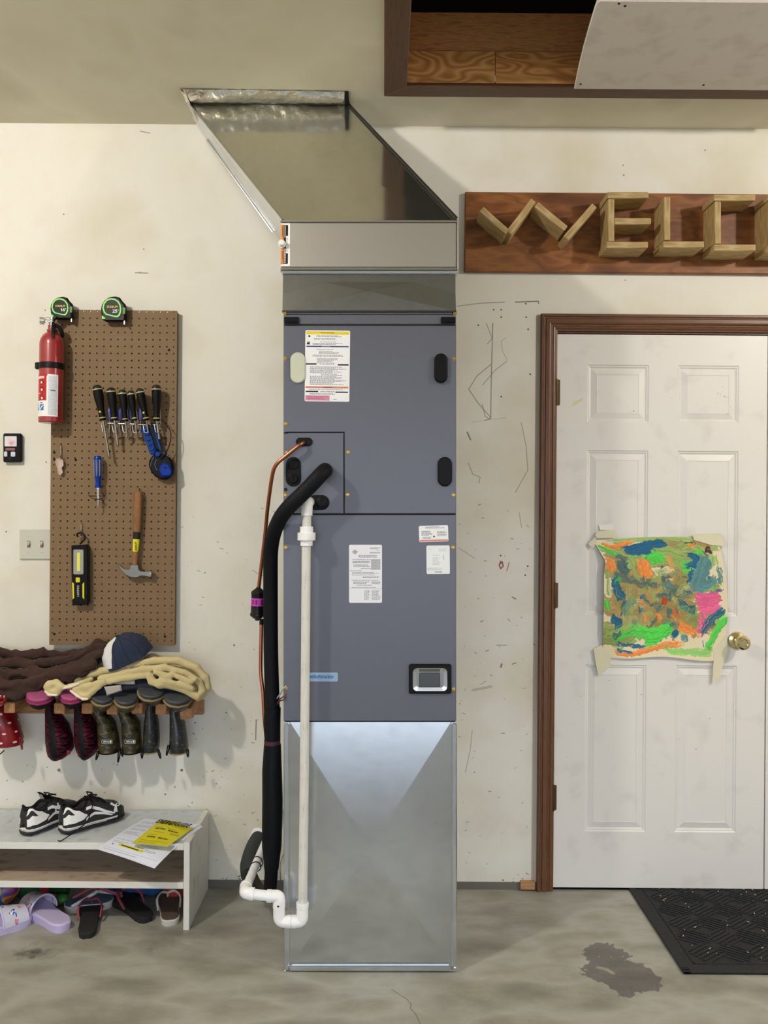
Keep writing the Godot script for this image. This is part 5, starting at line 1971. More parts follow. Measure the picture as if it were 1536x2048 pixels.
func blue_tool() -> void:
	var z := BZ + 0.03
	thing("hand_tool", "blue and black plier-shaped tool with ribbed grip and faceted head hanging right of the rack", "hand tool", P(330, 958, BZ))
	var q := func(x: float, y: float) -> Array: return [160 + x * 0.13672, 740 + y * 0.13672]
	var pl := func(a: Array) -> Array:
		var o := []
		for p in a:
			o.append(q.call(p[0], p[1]))
		return o
	var b := nb()
	b.prism(px_poly(pl.call([[880, 850], [960, 825], [1020, 820], [1110, 1180], [1080, 1250], [1030, 1240], [1000, 1180], [985, 1130], [960, 1060], [930, 990], [910, 920]]), z), z - 0.022, z, 0.004)
	var g := part(b, "ribbed_grip", M.blue)
	for k in 5:
		b = nb()
		var c: Array = q.call(925 + k * 27, 890 + k * 72)
		var c2: Array = q.call(985 + k * 24, 868 + k * 72)
		b.tube([P(c[0], c[1], z - 0.001), P(c2[0], c2[1], z + 0.001)], 0.0036, 8)
		part(b, "rib", M.blue, g)
		b = nb()
		var d: Array = q.call(930 + k * 27, 930 + k * 72)
		var d2: Array = q.call(985 + k * 24, 908 + k * 72)
		b.tube([P(d[0], d[1], z - 0.0025), P(d2[0], d2[1], z - 0.001)], 0.003, 8)
		part(b, "groove", mat(rgb(14, 32, 84), 0.5), g)
	b = nb()
	b.prism(px_poly(pl.call([[985, 800], [1060, 785], [1130, 1000], [1180, 1150], [1130, 1190], [1090, 1120], [1030, 940]]), z + 0.004), z - 0.02, z + 0.004, 0.004)
	part(b, "black_grip", M.black)
	b = nb()
	b.prism(px_poly(pl.call([[1065, 815], [1085, 815], [1180, 1120], [1195, 1190], [1150, 1160]]), z + 0.005), z - 0.016, z + 0.005, 0.002)
	part(b, "right_grip", M.blue)
	b = nb()
	b.prism(px_poly(pl.call([[1050, 1260], [1200, 1210], [1300, 1250], [1350, 1340], [1370, 1440], [1350, 1540], [1280, 1600], [1190, 1605], [1100, 1560], [1040, 1490], [1005, 1400], [1010, 1330]]), z), z - 0.026, z + 0.004, 0.006)
	part(b, "head", M.black)
	for e in [[[1080, 1265], [1050, 1330], [1030, 1410]], [[1118, 1310], [1092, 1380], [1110, 1440], [1135, 1465]], [[1210, 1215], [1270, 1245], [1310, 1275]]]:
		b = nb()
		var pts := []
		for p in e:
			var w: Array = q.call(p[0], p[1])
			pts.append(P(w[0], w[1], z + 0.004))
		b.tube(pts, 0.0013, 6)
		part(b, "edge_trim", mat(rgb(96, 112, 150), 0.35))
	b = nb()
	b.prism(px_poly(pl.call([[1170, 1390], [1220, 1352], [1300, 1385], [1345, 1470], [1340, 1530], [1290, 1560], [1195, 1560], [1150, 1470]]), z + 0.013), z, z + 0.013, 0.005)
	part(b, "head_cover", M.blue_gloss)
	b = nb()
	var hc: Array = q.call(1248, 1425)
	b.ball(P(hc[0], hc[1], z + 0.013), Vector3(0.0045, 0.0045, 0.0015), 12)
	part(b, "cover_dimple", M.ink)
	b = nb()
	var pc: Array = q.call(1145, 1235)
	b.lathe([Vector2(0.0, 0), Vector2(0.0095, 0.0), Vector2(0.0095, 0.008), Vector2(0.007, 0.011), Vector2(0.0, 0.011)], 18, Transform3D(Basis(Vector3(1, 0, 0), PI / 2), P(pc[0], pc[1], z + 0.003)))
	part(b, "pivot", M.blue)
	b = nb()
	var lp := []
	for p in [[1190, 715], [1260, 800], [1320, 890], [1330, 980], [1310, 1090], [1270, 1190], [1220, 1265], [1175, 1300]]:
		var w: Array = q.call(p[0], p[1])
		lp.append(P(w[0], w[1], z + 0.008))
	b.tube(smooth_path(lp, 4), 0.0019, 8)
	part(b, "wrist_cord", M.black)


func hammer() -> void:
	var z := BZ + 0.022
	thing("claw_hammer", "claw hammer with worn wooden handle hanging head down on the pegboard", "hammer", P(268, 1155, BZ))
	var b := nb()
	var pts := []
	var rr := []
	for s in [[276.5, 984, 0.0140], [276.5, 990, 0.0150], [275.5, 1030, 0.0148], [274, 1065, 0.0130], [272, 1095, 0.0112], [270.5, 1120, 0.0098], [269.5, 1135, 0.0100]]:
		pts.append(P(s[0], s[1], z))
		rr.append(s[2])
	b.tube(pts, rr, 16, true, 0.75)
	part(b, "handle", M.hammer_wood)
	b = nb()
	var sp := func(p: Array, zz: float) -> Vector3: return P(p[0], p[1], zz)
	b.tube([P(272.8, 1077, z + 0.0014), P(271.2, 1103, z + 0.0012)], [0.0122, 0.0106], 16, false, 0.75)
	var st := part(b, "sticker", M.yellow)
	b = nb()
	b.tube([P(273.6, 1064, z + 0.0012), P(272.8, 1078, z + 0.0014)], [0.0132, 0.0124], 16, false, 0.75)
	part(b, "sticker", M.ink)
	words("STANLEY", P(271.5, 1092, z + 0.0105), 18 * K(z), 3.6 * K(z), M.ink, st, Basis(Vector3(0, 0, 1), PI / 2 + 0.07))
	b = nb()
	var im := px_poly([[261, 1129], [277, 1130], [277, 1137], [281, 1142], [291, 1143], [303, 1141.5], [304, 1153], [300, 1154.5], [290, 1152], [280, 1152], [274, 1155.5], [262, 1155], [250, 1149], [240, 1138], [235.5, 1128.5], [238, 1128.5], [246, 1136], [254, 1139], [259, 1138]], z + 0.008)
	b.prism(im, z - 0.011, z + 0.010, 0.0016, Transform3D(), 0.8)
	part(b, "head", M.steel)
	b = nb()
	b.tube([P(290, 1147.5, z), P(300, 1147.5, z), P(303.5, 1147.5, z), P(304.5, 1147.5, z)], [0.0085, 0.0095, 0.012, 0.011], 18)
	part(b, "face", M.chrome)
	thing("peg_hook", "small wire hook end above the hammer handle", "hook", P(279, 982, BZ))
	b = nb()
	b.tube(smooth_path([P(279, 981, BZ), P(279, 980, BZ + 0.012), P(279, 978, BZ + 0.02)], 4), 0.002, 8)
	b.ball(P(279, 978, BZ + 0.021), Vector3(0.003, 0.003, 0.003), 8)
	part(b, "wire", M.old_brass)


func work_light() -> void:
	var z := BZ + 0.034
	thing("work_light", "black and yellow handheld work light hanging by its hook on the pegboard", "work light", P(158, 1212, BZ))
	var b := nb()
	b.prism(px_poly([[142, 1091], [173, 1089], [175.5, 1094], [176, 1209], [144, 1211], [142.5, 1150]], z), BZ + 0.004, z, 0.003)
	part(b, "body", M.black)
	b = nb()
	b.prism(px_poly(rounded(146.5, 1099, 167.5, 1149, 2.5), z), z - 0.002, z + 0.0015, 0.001)
	var fr := part(b, "lens_frame", M.chrome)
	b = nb()
	b.prism(px_poly([[149, 1101], [165, 1101], [165, 1147], [149, 1147]], z), z + 0.0014, z + 0.0018)
	part(b, "reflector", mat(rgb(190, 192, 186), 0.2, 0.6), fr)
	b = nb()
	b.prism(px_poly(rounded(154.5, 1105, 161, 1142, 1), z), z + 0.0016, z + 0.003, 0.0005)
	part(b, "led_strip", mat(rgb(236, 232, 96), 0.4), fr)
	b = nb()
	b.prism(px_poly(rounded(152, 1155, 160.5, 1164.5, 1.5), z), z - 0.001, z + 0.004, 0.001)
	part(b, "switch", M.yellow)
	for s in [[[144.5, 1164], [148, 1167], [148.5, 1196], [145.5, 1198.5]], [[168.5, 1164], [165, 1168], [165.2, 1195], [168.5, 1198.5]]]:
		b = nb()
		b.prism(px_poly(s, z), z - 0.001, z + 0.0012)
		part(b, "yellow_stripe", M.yellow)
	words("LUXPRO", P(156, 1182, z + 0.0003), 22 * K(z), 4.4 * K(z), mat(rgb(190, 190, 190), 0.5), R, Basis(Vector3(0, 0, 1), PI / 2))
	b = nb()
	b.prism(px_poly([[143.5, 1201], [175.5, 1199.5], [175.8, 1201], [143.6, 1202.4]], z), z - 0.001, z + 0.0008)
	part(b, "end_line", M.black_matte)
	b = nb()
	b.tube(smooth_path([P(160, 1088, z - 0.012), P(165, 1083, z - 0.012), P(170, 1077, z - 0.010), P(167, 1068, z - 0.010), P(159, 1066, z - 0.010), P(154, 1069, z - 0.010), P(156, 1074, z - 0.010)], 4), 0.0032, 10)
	part(b, "hook", M.black)
	peg_hook(162.5, 1047, 1064, "thin wire pegboard hook carrying the work light")


# ---------------------------------------------------------------- on the wall
func wall_bits() -> void:
	thing("light_switch", "almond double toggle light switch plate tucked behind the pegboard edge", "light switch", P(72, 1118, 0))
	var b := nb()
	b.prism(px_poly(rounded(38.5, 1058.5, 107, 1119, 2), 0.008), 0.0, 0.008, 0.003)
	part(b, "plate", M.almond)
	for s in [[57.5, 1088.5], [83.5, 1088.5]]:
		b = nb()
		bx(b, s[0] - 3.2, s[1] - 7, s[0] + 3.2, s[1] + 7, 0.0075, 0.0085)
		part(b, "slot", M.toggle)
		b = nb()
		b.box(P(s[0], s[1] - 2, 0.012), Vector3(0.0085, 0.010, 0.016), 0.002, Basis(Vector3(1, 0, 0), 0.4))
		part(b, "toggle", M.almond)
		for y in [-16.5, 16.5]:
			b = nb()
			b.ball(P(s[0], s[1] + y, 0.008), Vector3(0.0032, 0.0032, 0.0012), 10)
			part(b, "screw", M.almond)
	thing("door_control", "black garage door wall control with two white buttons at the left edge", "wall control", P(23, 925, 0))
	b = nb()
	b.prism(px_poly(rounded(5.5, 866.5, 42.5, 924.5, 3.5), 0.022), 0.001, 0.022, 0.004)
	part(b, "case", M.black)
	b = nb()
	var im := blank(96, 96, Color(0.9, 0.88, 0.9))
	for k in 26:
		dab(im, 56 + rng.randfn() * 12, 62 + rng.randfn() * 12, 14, Color(0.93, 0.62, 0.72), 0.12)
	b.prism(px_poly(rounded(9, 872.5, 33.5, 893, 1.5), 0.0222), 0.021, 0.0235, 0.001)
	part(b, "window", picture(mat(Color.WHITE, 0.2), im))
	b = nb()
	b.prism(px_poly(rounded(11, 896, 30, 901, 1.5), 0.022), 0.021, 0.0226)
	part(b, "name_strip", mat(rgb(150, 90, 96), 0.4))
	for s in [[8.5, 903, 15, 913.5], [22, 903.5, 31, 913.5]]:
		b = nb()
		b.prism(px_poly(rounded(s[0], s[1], s[2], s[3], 2), 0.022), 0.021, 0.025, 0.001)
		part(b, "button", mat(rgb(206, 214, 226), 0.35))
	for s in [[20.5, 870], [20, 917.5]]:
		b = nb()
		b.ball(P(s[0], s[1], 0.0222), Vector3(0.0042, 0.004, 0.001), 12)
		part(b, "screw_hole", M.ink)
	# wall screws under the rack
	for s in [[118, 1541, "bent screw left in the wall below the zebra boots"]]:
		thing("wall_screw", s[2], "screw", P(s[0], s[1], 0))
		b = nb()
		b.tube([P(s[0], s[1], 0), P(s[0], s[1] - 2, 0.012)], [0.002, 0.0035], 8)
		part(b, "shank", M.steel)


# ---------------------------------------------------------------- the painting taped to the door
func painting() -> void:
	var im := blank(640, 640, Color(0.92, 0.87, 0.73))
	# everything is placed in the zoomed frame of the sheet (x 230..1215, y 210..1185 of a 1536 crop)
	var u := func(x: float, y: float) -> Array: return [(x - 225.0) / 990.0 * 640, (y - 210.0) / 985.0 * 640]
	var nz := FastNoiseLite.new()
	nz.seed = 12
	nz.frequency = 0.03
	var brush := func(pts: Array, w: float, c: Color, a: float) -> void:
		var ctrl := []
		for p in pts:
			var t: Array = u.call(p[0], p[1])
			ctrl.append(Vector3(t[0], t[1], 0))
		var q := smooth_path(ctrl, 6)
		var hairs := maxi(3, int(w / 4.5))
		for h in hairs:
			var f := float(h) / (hairs - 1) - 0.5
			var off := f * w * 0.62
			var shade := 0.86 + 0.26 * rng.randf()
			var line := []
			var k0 := int(rng.randf() * 2.2 * (0.4 + absf(f)) * q.size() / 10.0)
			var k1 := q.size() - int(rng.randf() * 2.2 * (0.4 + absf(f)) * q.size() / 10.0)
			for k in range(k0, k1):
				var d: Vector3 = (q[mini(k + 1, q.size() - 1)] - q[maxi(k - 1, 0)]).normalized()
				var wob2 := nz.get_noise_2d(k * 5.0 + pts[0][0], f * 40.0 + pts[0][1]) * 7.0
				line.append([q[k].x - d.y * (off + wob2), q[k].y + d.x * (off + wob2)])
			if line.size() > 1 and rng.randf() < 0.93:
				stroke(im, line, rng.randf_range(1.6, 3.6), Color(c.r * shade, c.g * shade, c.b * shade), a * rng.randf_range(0.55, 1.0))
	var green := Color(0.32, 0.84, 0.30)
	var olive := Color(0.60, 0.71, 0.40)
	var orange := Color(0.98, 0.58, 0.27)
	var teal := Color(0.05, 0.38, 0.55)
	var dusty := Color(0.36, 0.56, 0.57)
	var brown := Color(0.64, 0.56, 0.32)
	var pink := Color(0.93, 0.40, 0.60)
	var slate := Color(0.30, 0.42, 0.42)
	# thin washes first, leaving a bare margin
	for k in 46:
		var wx := rng.randf_range(300, 1090)
		var wy := rng.randf_range(290, 1060)
		var wl := rng.randf_range(60, 190)
		var wa := rng.randf_range(-0.7, 0.7)
		var tone: Color = [olive, Color(0.62, 0.60, 0.36), Color(0.55, 0.62, 0.34), Color(0.66, 0.56, 0.32)][k % 4]
		if wy > 560 and wy < 900 and wx < 900:
			tone = [brown, Color(0.60, 0.58, 0.34), Color(0.68, 0.58, 0.36), Color(0.58, 0.62, 0.36)][k % 4]
		brush.call([[wx - wl * cos(wa), wy - wl * sin(wa)], [wx + rng.randf_range(-40, 40), wy + rng.randf_range(-40, 40)], [wx + wl * cos(wa), wy + wl * sin(wa)]], rng.randf_range(70, 150), tone, 0.5)
	for s in [
		[[[330, 240], [750, 235], [1100, 240]], 60, olive, 0.6], [[[230, 290], [420, 450], [440, 700]], 70, olive, 0.6], [[[480, 500], [720, 430], [900, 480]], 190, olive, 0.6],
		[[[330, 700], [640, 760], [900, 700]], 260, brown, 0.4], [[[400, 900], [700, 900], [900, 860]], 150, brown, 0.42], [[[880, 340], [1000, 320], [1150, 470]], 70, olive, 0.7],
		[[[300, 620], [420, 640], [700, 700], [900, 720]], 60, slate, 0.4], [[[430, 700], [430, 900]], 60, Color(0.62, 0.62, 0.42), 0.6],
		[[[285, 240], [330, 300], [440, 280], [530, 250]], 46, orange, 0.95], [[[260, 440], [270, 520], [300, 580]], 66, orange, 0.95], [[[530, 470], [560, 560], [600, 640]], 80, orange, 0.85],
		[[[520, 540], [540, 640]], 46, orange, 0.7], [[[760, 430], [780, 560]], 44, Color(0.85, 0.6, 0.32), 0.5], [[[960, 330], [1030, 300]], 34, orange, 0.8],
		[[[430, 360], [580, 320], [790, 285]], 92, teal, 0.95], [[[470, 390], [560, 385], [640, 370]], 50, teal, 0.95], [[[330, 400], [380, 440], [400, 480]], 60, slate, 0.8],
		[[[350, 480], [370, 560], [420, 600]], 80, slate, 0.75], [[[310, 640], [340, 720], [390, 760]], 60, teal, 0.55], [[[390, 770], [370, 860]], 34, teal, 0.6],
		[[[240, 270], [320, 380], [330, 410]], 40, green, 0.7], [[[590, 480], [660, 430], [700, 500]], 110, green, 0.6], [[[860, 520], [940, 500], [980, 520]], 56, green, 0.85], [[[870, 580], [930, 540]], 40, green, 0.8],
		[[[1000, 400], [1060, 380]], 40, green, 0.6], [[[240, 770], [260, 830]], 34, green, 0.9], [[[250, 600], [260, 740]], 30, Color(0.62, 0.75, 0.45), 0.7],
		[[[1080, 420], [1030, 540], [980, 640], [960, 720]], 120, dusty, 0.95], [[[1130, 600], [1040, 660], [970, 690]], 70, dusty, 0.95], [[[1175, 510], [1170, 640]], 34, dusty, 0.8],
		[[[930, 410], [990, 440], [960, 500], [880, 530]], 44, teal, 0.85], [[[960, 540], [920, 620], [915, 740]], 36, teal, 0.85], [[[1000, 660], [1090, 600]], 16, teal, 0.8],
		[[[830, 800], [900, 830], [960, 830]], 44, teal, 0.6], [[[700, 760], [770, 770]], 54, slate, 0.8], [[[690, 640], [760, 620]], 60, slate, 0.6], [[[690, 780], [730, 800]], 40, Color(0.72, 0.25, 0.10), 0.9],
		[[[960, 760], [1060, 760], [1160, 730]], 90, pink, 0.9], [[[990, 830], [1080, 820], [1150, 790]], 80, pink, 0.85], [[[1000, 880], [1040, 940], [990, 990]], 60, pink, 0.75], [[[1010, 830], [1040, 790]], 22, Color(0.95, 0.18, 0.42), 0.9],
		[[[1180, 690], [1090, 720], [1010, 800]], 24, Color(0.45, 0.35, 0.55), 0.6], [[[1190, 840], [1090, 900], [1010, 1000]], 52, Color(0.18, 0.42, 0.52), 0.9], [[[1210, 890], [1150, 960], [1090, 1060], [1070, 1130]], 56, green, 0.75],
		[[[820, 940], [900, 970], [970, 1000]], 60, orange, 0.8], [[[640, 860], [690, 900]], 36, orange, 0.6], [[[780, 850], [850, 870]], 36, Color(0.82, 0.4, 0.2), 0.7],
		[[[300, 1010], [420, 970], [520, 930]], 60, green, 0.7], [[[480, 960], [640, 1000], [780, 960]], 90, green, 0.85], [[[560, 1060], [660, 1050]], 60, green, 0.8], [[[310, 1000], [360, 950]], 44, slate, 0.6],
		[[[340, 1040], [440, 1060], [560, 1090]], 34, teal, 0.6], [[[790, 990], [820, 1020]], 50, teal, 0.9], [[[870, 1010], [890, 1060]], 44, dusty, 0.8], [[[290, 880], [340, 900], [330, 960]], 50, teal, 0.6],
		[[[300, 1120], [420, 1150], [600, 1120], [740, 1090], [860, 1080]], 44, orange, 0.85], [[[340, 1100], [470, 1135]], 22, teal, 0.6], [[[740, 1140], [900, 1140], [1100, 1130]], 60, Color(0.6, 0.83, 0.45), 0.75],
		[[[240, 960], [330, 940], [450, 900]], 40, olive, 0.6], [[[1110, 340], [1115, 395]], 34, Color(0.30, 0.07, 0.16), 0.9], [[[1140, 420], [1140, 500]], 60, Color(0.62, 0.76, 0.45), 0.6], [[[940, 290], [1000, 285], [1040, 280]], 16, Color(0.1, 0.3, 0.25), 0.7],
	]:
		brush.call(s[0], s[1], s[2], s[3])
	for k in 46:
		var sx0 := rng.randf_range(400, 900)
		var sy0 := rng.randf_range(600, 930)
		brush.call([[sx0, sy0], [sx0 + rng.randf_range(-60, 60), sy0 + rng.randf_range(-60, 60)], [sx0 + rng.randf_range(-90, 90), sy0 + rng.randf_range(-70, 70)]], rng.randf_range(6, 30), [olive, Color(0.70, 0.72, 0.45), slate, Color(0.78, 0.62, 0.36), dusty, Color(0.5, 0.62, 0.32)][k % 6], 0.4)
	for k in 80:   # dry scratches that mix the colours
		var x := rng.randf_range(300, 1120)
		var y := rng.randf_range(330, 1100)
		var a := rng.randf_range(0, TAU)
		var l := rng.randf_range(20, 70)
		brush.call([[x, y], [x + cos(a) * l, y + sin(a) * l]], rng.randf_range(5, 22), [slate, green, orange, brown, olive, Color(0.85, 0.78, 0.58), teal][k % 7], 0.45)
	for s in [[[[440, 350], [600, 315], [785, 285]], 80, teal, 0.9], [[[450, 385], [560, 385], [630, 375]], 50, teal, 0.85], [[[1080, 430], [1030, 540], [985, 640], [970, 710]], 110, dusty, 0.9], [[[1120, 610], [1040, 665], [970, 690]], 60, dusty, 0.9], [[[970, 760], [1060, 765], [1150, 745]], 80, pink, 0.8], [[[1000, 840], [1080, 825], [1140, 800]], 60, pink, 0.8], [[[270, 450], [272, 520], [296, 575]], 56, orange, 0.85], [[[540, 480], [560, 560], [590, 630]], 60, orange, 0.75], [[[560, 1010], [650, 1030], [760, 965]], 70, green, 0.8], [[[600, 470], [660, 440], [690, 500]], 80, green, 0.7], [[[860, 520], [940, 505]], 50, green, 0.8], [[[930, 410], [985, 440], [955, 500], [890, 525]], 34, teal, 0.85], [[[690, 785], [725, 800]], 34, Color(0.72, 0.25, 0.10), 0.9]]:
		brush.call(s[0], s[1], s[2], s[3])
	# smear the whole sheet a little, as wet paint does
	var wet := im.duplicate() as Image
	for y in 640:
		for x in 640:
			var sx := clampi(x + int(nz.get_noise_2d(x * 0.9, y * 0.9) * 13.0 + nz.get_noise_2d(x * 5.0, y * 5.0) * 1.2), 0, 639)
			var sy := clampi(y + int(nz.get_noise_2d(y * 0.9 + 500, x * 0.9) * 13.0 + nz.get_noise_2d(y * 5.0 + 300, x * 5.0) * 1.2), 0, 639)
			im.set_pixel(x, y, wet.get_pixel(sx, sy))
	thing("painting", "child's abstract painting in green, orange, teal and pink taped to the door", "painting", P(1330, 1320, 0))
	var tl := [1188, 1080]
	var b := nb()
	var edge_l := [[1187, 1081], [1201, 1105], [1211, 1122], [1208, 1150], [1208, 1200], [1207, 1250], [1206, 1290], [1207, 1313]]
	var edge_r := [[1428, 1075], [1440, 1095], [1447, 1130], [1453, 1165], [1455, 1200], [1455, 1240], [1452, 1280], [1450, 1320]]
	var wob := FastNoiseLite.new()
	wob.seed = 3
	wob.frequency = 1.5
	var lift := func(u2: float, v: float) -> float:
		var e := 0.006 + 0.004 * wob.get_noise_2d(u2 * 2.0, v * 2.0)
		e += 0.016 * exp(-u2 * 9.0) * sin(v * PI) + 0.006 * exp(-(1 - u2) * 8.0) * sin(v * PI) + 0.008 * exp(-v * 9.0) * sin(u2 * PI)
		return e
	var sheet := func(u2: float, v: float, dz: float) -> Vector3:
		var t := (1.0 - v) * 7.0
		var i := mini(6, int(t))
		var f := t - i
		var lx := lerpf(edge_l[i][0], edge_l[i + 1][0], f)
		var ly := lerpf(edge_l[i][1], edge_l[i + 1][1], f)
		var rx := lerpf(edge_r[i][0], edge_r[i + 1][0], f)
		var ry := lerpf(edge_r[i][1], edge_r[i + 1][1], f)
		var px := lerpf(lx, rx, u2)
		var py := lerpf(ly, ry, u2) - 4.0 * sin(u2 * PI) * v + 3.0 * sin(u2 * PI * 3.0) * (1 - v)
		var zz: float = lift.call(u2, v)
		return P(px, py, zz + dz)
	b.grid(func(u2: float, v: float) -> Vector3: return sheet.call(u2, v, 0.0), 40, 40)
	b.grid(func(u2: float, v: float) -> Vector3: return sheet.call(1.0 - u2, v, -0.0006), 40, 40)
	part(b, "sheet", picture(mat(Color.WHITE, 0.6), im))
	var tape := mat(rgb(226, 219, 190), 0.65)
	for s in [[[1196, 1062], [1231, 1060], [1233, 1072], [1228, 1076], [1194, 1076], [1190, 1070]], [[1385, 1068], [1441, 1066], [1452, 1092], [1425, 1091], [1388, 1080]], [[1187, 1298], [1203, 1290], [1222, 1312], [1222, 1330], [1205, 1348], [1196, 1350], [1192, 1330]], [[1428, 1300], [1452, 1272], [1455, 1300], [1444, 1335], [1442, 1352], [1424, 1368], [1426, 1340]], [[1176, 1088], [1190, 1074], [1194, 1084], [1186, 1096]]]:
		b = nb()
		b.prism(px_poly(s, 0.010), 0.0095, 0.0105)
		part(b, "tape_strip", tape)
	b = nb()
	b.prism(px_poly([[1197, 1050], [1225, 1048], [1228, 1056], [1224, 1061], [1200, 1060]], 0.0), 0.0, 0.0015)
	part(b, "tape_strip", M.white)


func door_mat() -> void:
	var c := H(1367, 1944, 0.008)
	var x0 := c.x
	var z1 := c.z
	var x1 := 1.66
	var z0 := -0.09
	thing("door_mat", "black ribbed rubber door mat lying in front of the white door", "door mat", Vector3((x0 + x1) / 2, 0.001, (z0 + z1) / 2))
	var b := nb()
	b.box(Vector3((x0 + x1) / 2, 0.0035, (z0 + z1) / 2), Vector3(x1 - x0, 0.005, z1 - z0), 0.002)
	part(b, "backing", M.mat_rubber)
	b = nb()
	for s in [[0.012, 0.024, 0.008], [0.052, 0.008, 0.0085]]:
		var o: float = s[0]
		var w: float = s[1]
		b.box(Vector3(x0 + o, s[2] / 2 + 0.001, (z0 + z1) / 2), Vector3(w, s[2], z1 - z0 - o * 2 + w), 0.002)
		b.box(Vector3((x0 + x1) / 2, s[2] / 2 + 0.001, z1 - o), Vector3(x1 - x0 - o * 2 + w, s[2], w), 0.002)
		b.box(Vector3(x1 - o, s[2] / 2 + 0.001, (z0 + z1) / 2), Vector3(w, s[2], z1 - z0 - o * 2 + w), 0.002)
	part(b, "border", M.mat_rubber)
	b = nb()
	var n := 0
	var cell := 0.092
	var xi0 := x0 + 0.065
	for j in 7:
		for i in 9:
			var cx := xi0 + (i + 0.5) * cell
			var cz := z1 - 0.065 - (j + 0.5) * cell
			if cz - cell / 2 < z0 or cx + cell / 2 > x1 - 0.03:
				continue
			var ang := PI / 5 if (i + j) % 2 == 0 else -PI / 5
			for k in 6:
				var o := (k - 2.5) * cell / 6.0
				var t := Basis(Vector3(0, 1, 0), ang)
				b.box(Vector3(cx, 0.0075, cz) + t * Vector3(0, 0, o), Vector3(cell * 1.02, 0.0055, 0.007), 0.0012, t)
	stuff(part(b, "rib", M.mat_rubber))
	b = sb(Vector3(1.2, 0.012, 0.3))
	for k in 62:
		var p := Vector3(rng.randf_range(x0 + 0.03, x1 - 0.06), 0.0115, rng.randf_range(0.0, z1 - 0.02))
		var l := rng.randf_range(0.002, 0.011)
		b.box(p, Vector3(l, 0.002, 0.0026), 0.0005, Basis(Vector3(0, 1, 0), rng.randf_range(0, PI)))
	stuff(solo(b, "crumbs", mat(rgb(196, 186, 158), 0.8), Vector3(1.2, 0.012, 0.3), "pale wood crumbs scattered over the black door mat", "crumbs"))


# ---------------------------------------------------------------- boot rack, boots and cloth
func boot_rack() -> void:
	var z := 0.024
	var p := P(406, 1416, z)
	thing("boot_rack", "wooden wall rail with square pegs holding the upside-down boots", "rack", Vector3(-1.1, P(200, 1430, z).y, 0))
	var b := nb()
	var yt := P(406, 1402, z).y
	var yb := P(406, 1430, z).y
	b.box(Vector3((p.x - 1.9) / 2, (yt + yb) / 2, z / 2), Vector3(p.x + 1.9, yt - yb, z), 0.002)
	part(b, "rail", M.rail)
	var zf := 0.17
	for s in [[18, 1415.5, 0.0], [118.3, 1417, 0.0], [173.6, 1417, 0.0], [223.7, 1418.5, 0.0], [273.6, 1417, 0.0], [321.5, 1418.5, 0.0], [372, 1428, 0.1]]:
		b = nb()
		var c := P(s[0], s[1], zf)
		var w := 22.0 * K(zf)
		if s[2] == 0.0:
			b.box(Vector3(c.x, c.y, (z + zf) / 2), Vector3(w, w, zf - z), 0.003)
		else:
			var back := Vector3(c.x - 0.004, c.y + 0.014, z)
			var d := (c - back)
			var t := Basis(Quaternion(Vector3(0, 0, 1), d.normalized())) * Basis(Vector3(0, 0, 1), 0.12)
			b.box((c + back) / 2, Vector3(w * 1.15, w, d.length()), 0.003, t)
		part(b, "peg", M.peg)


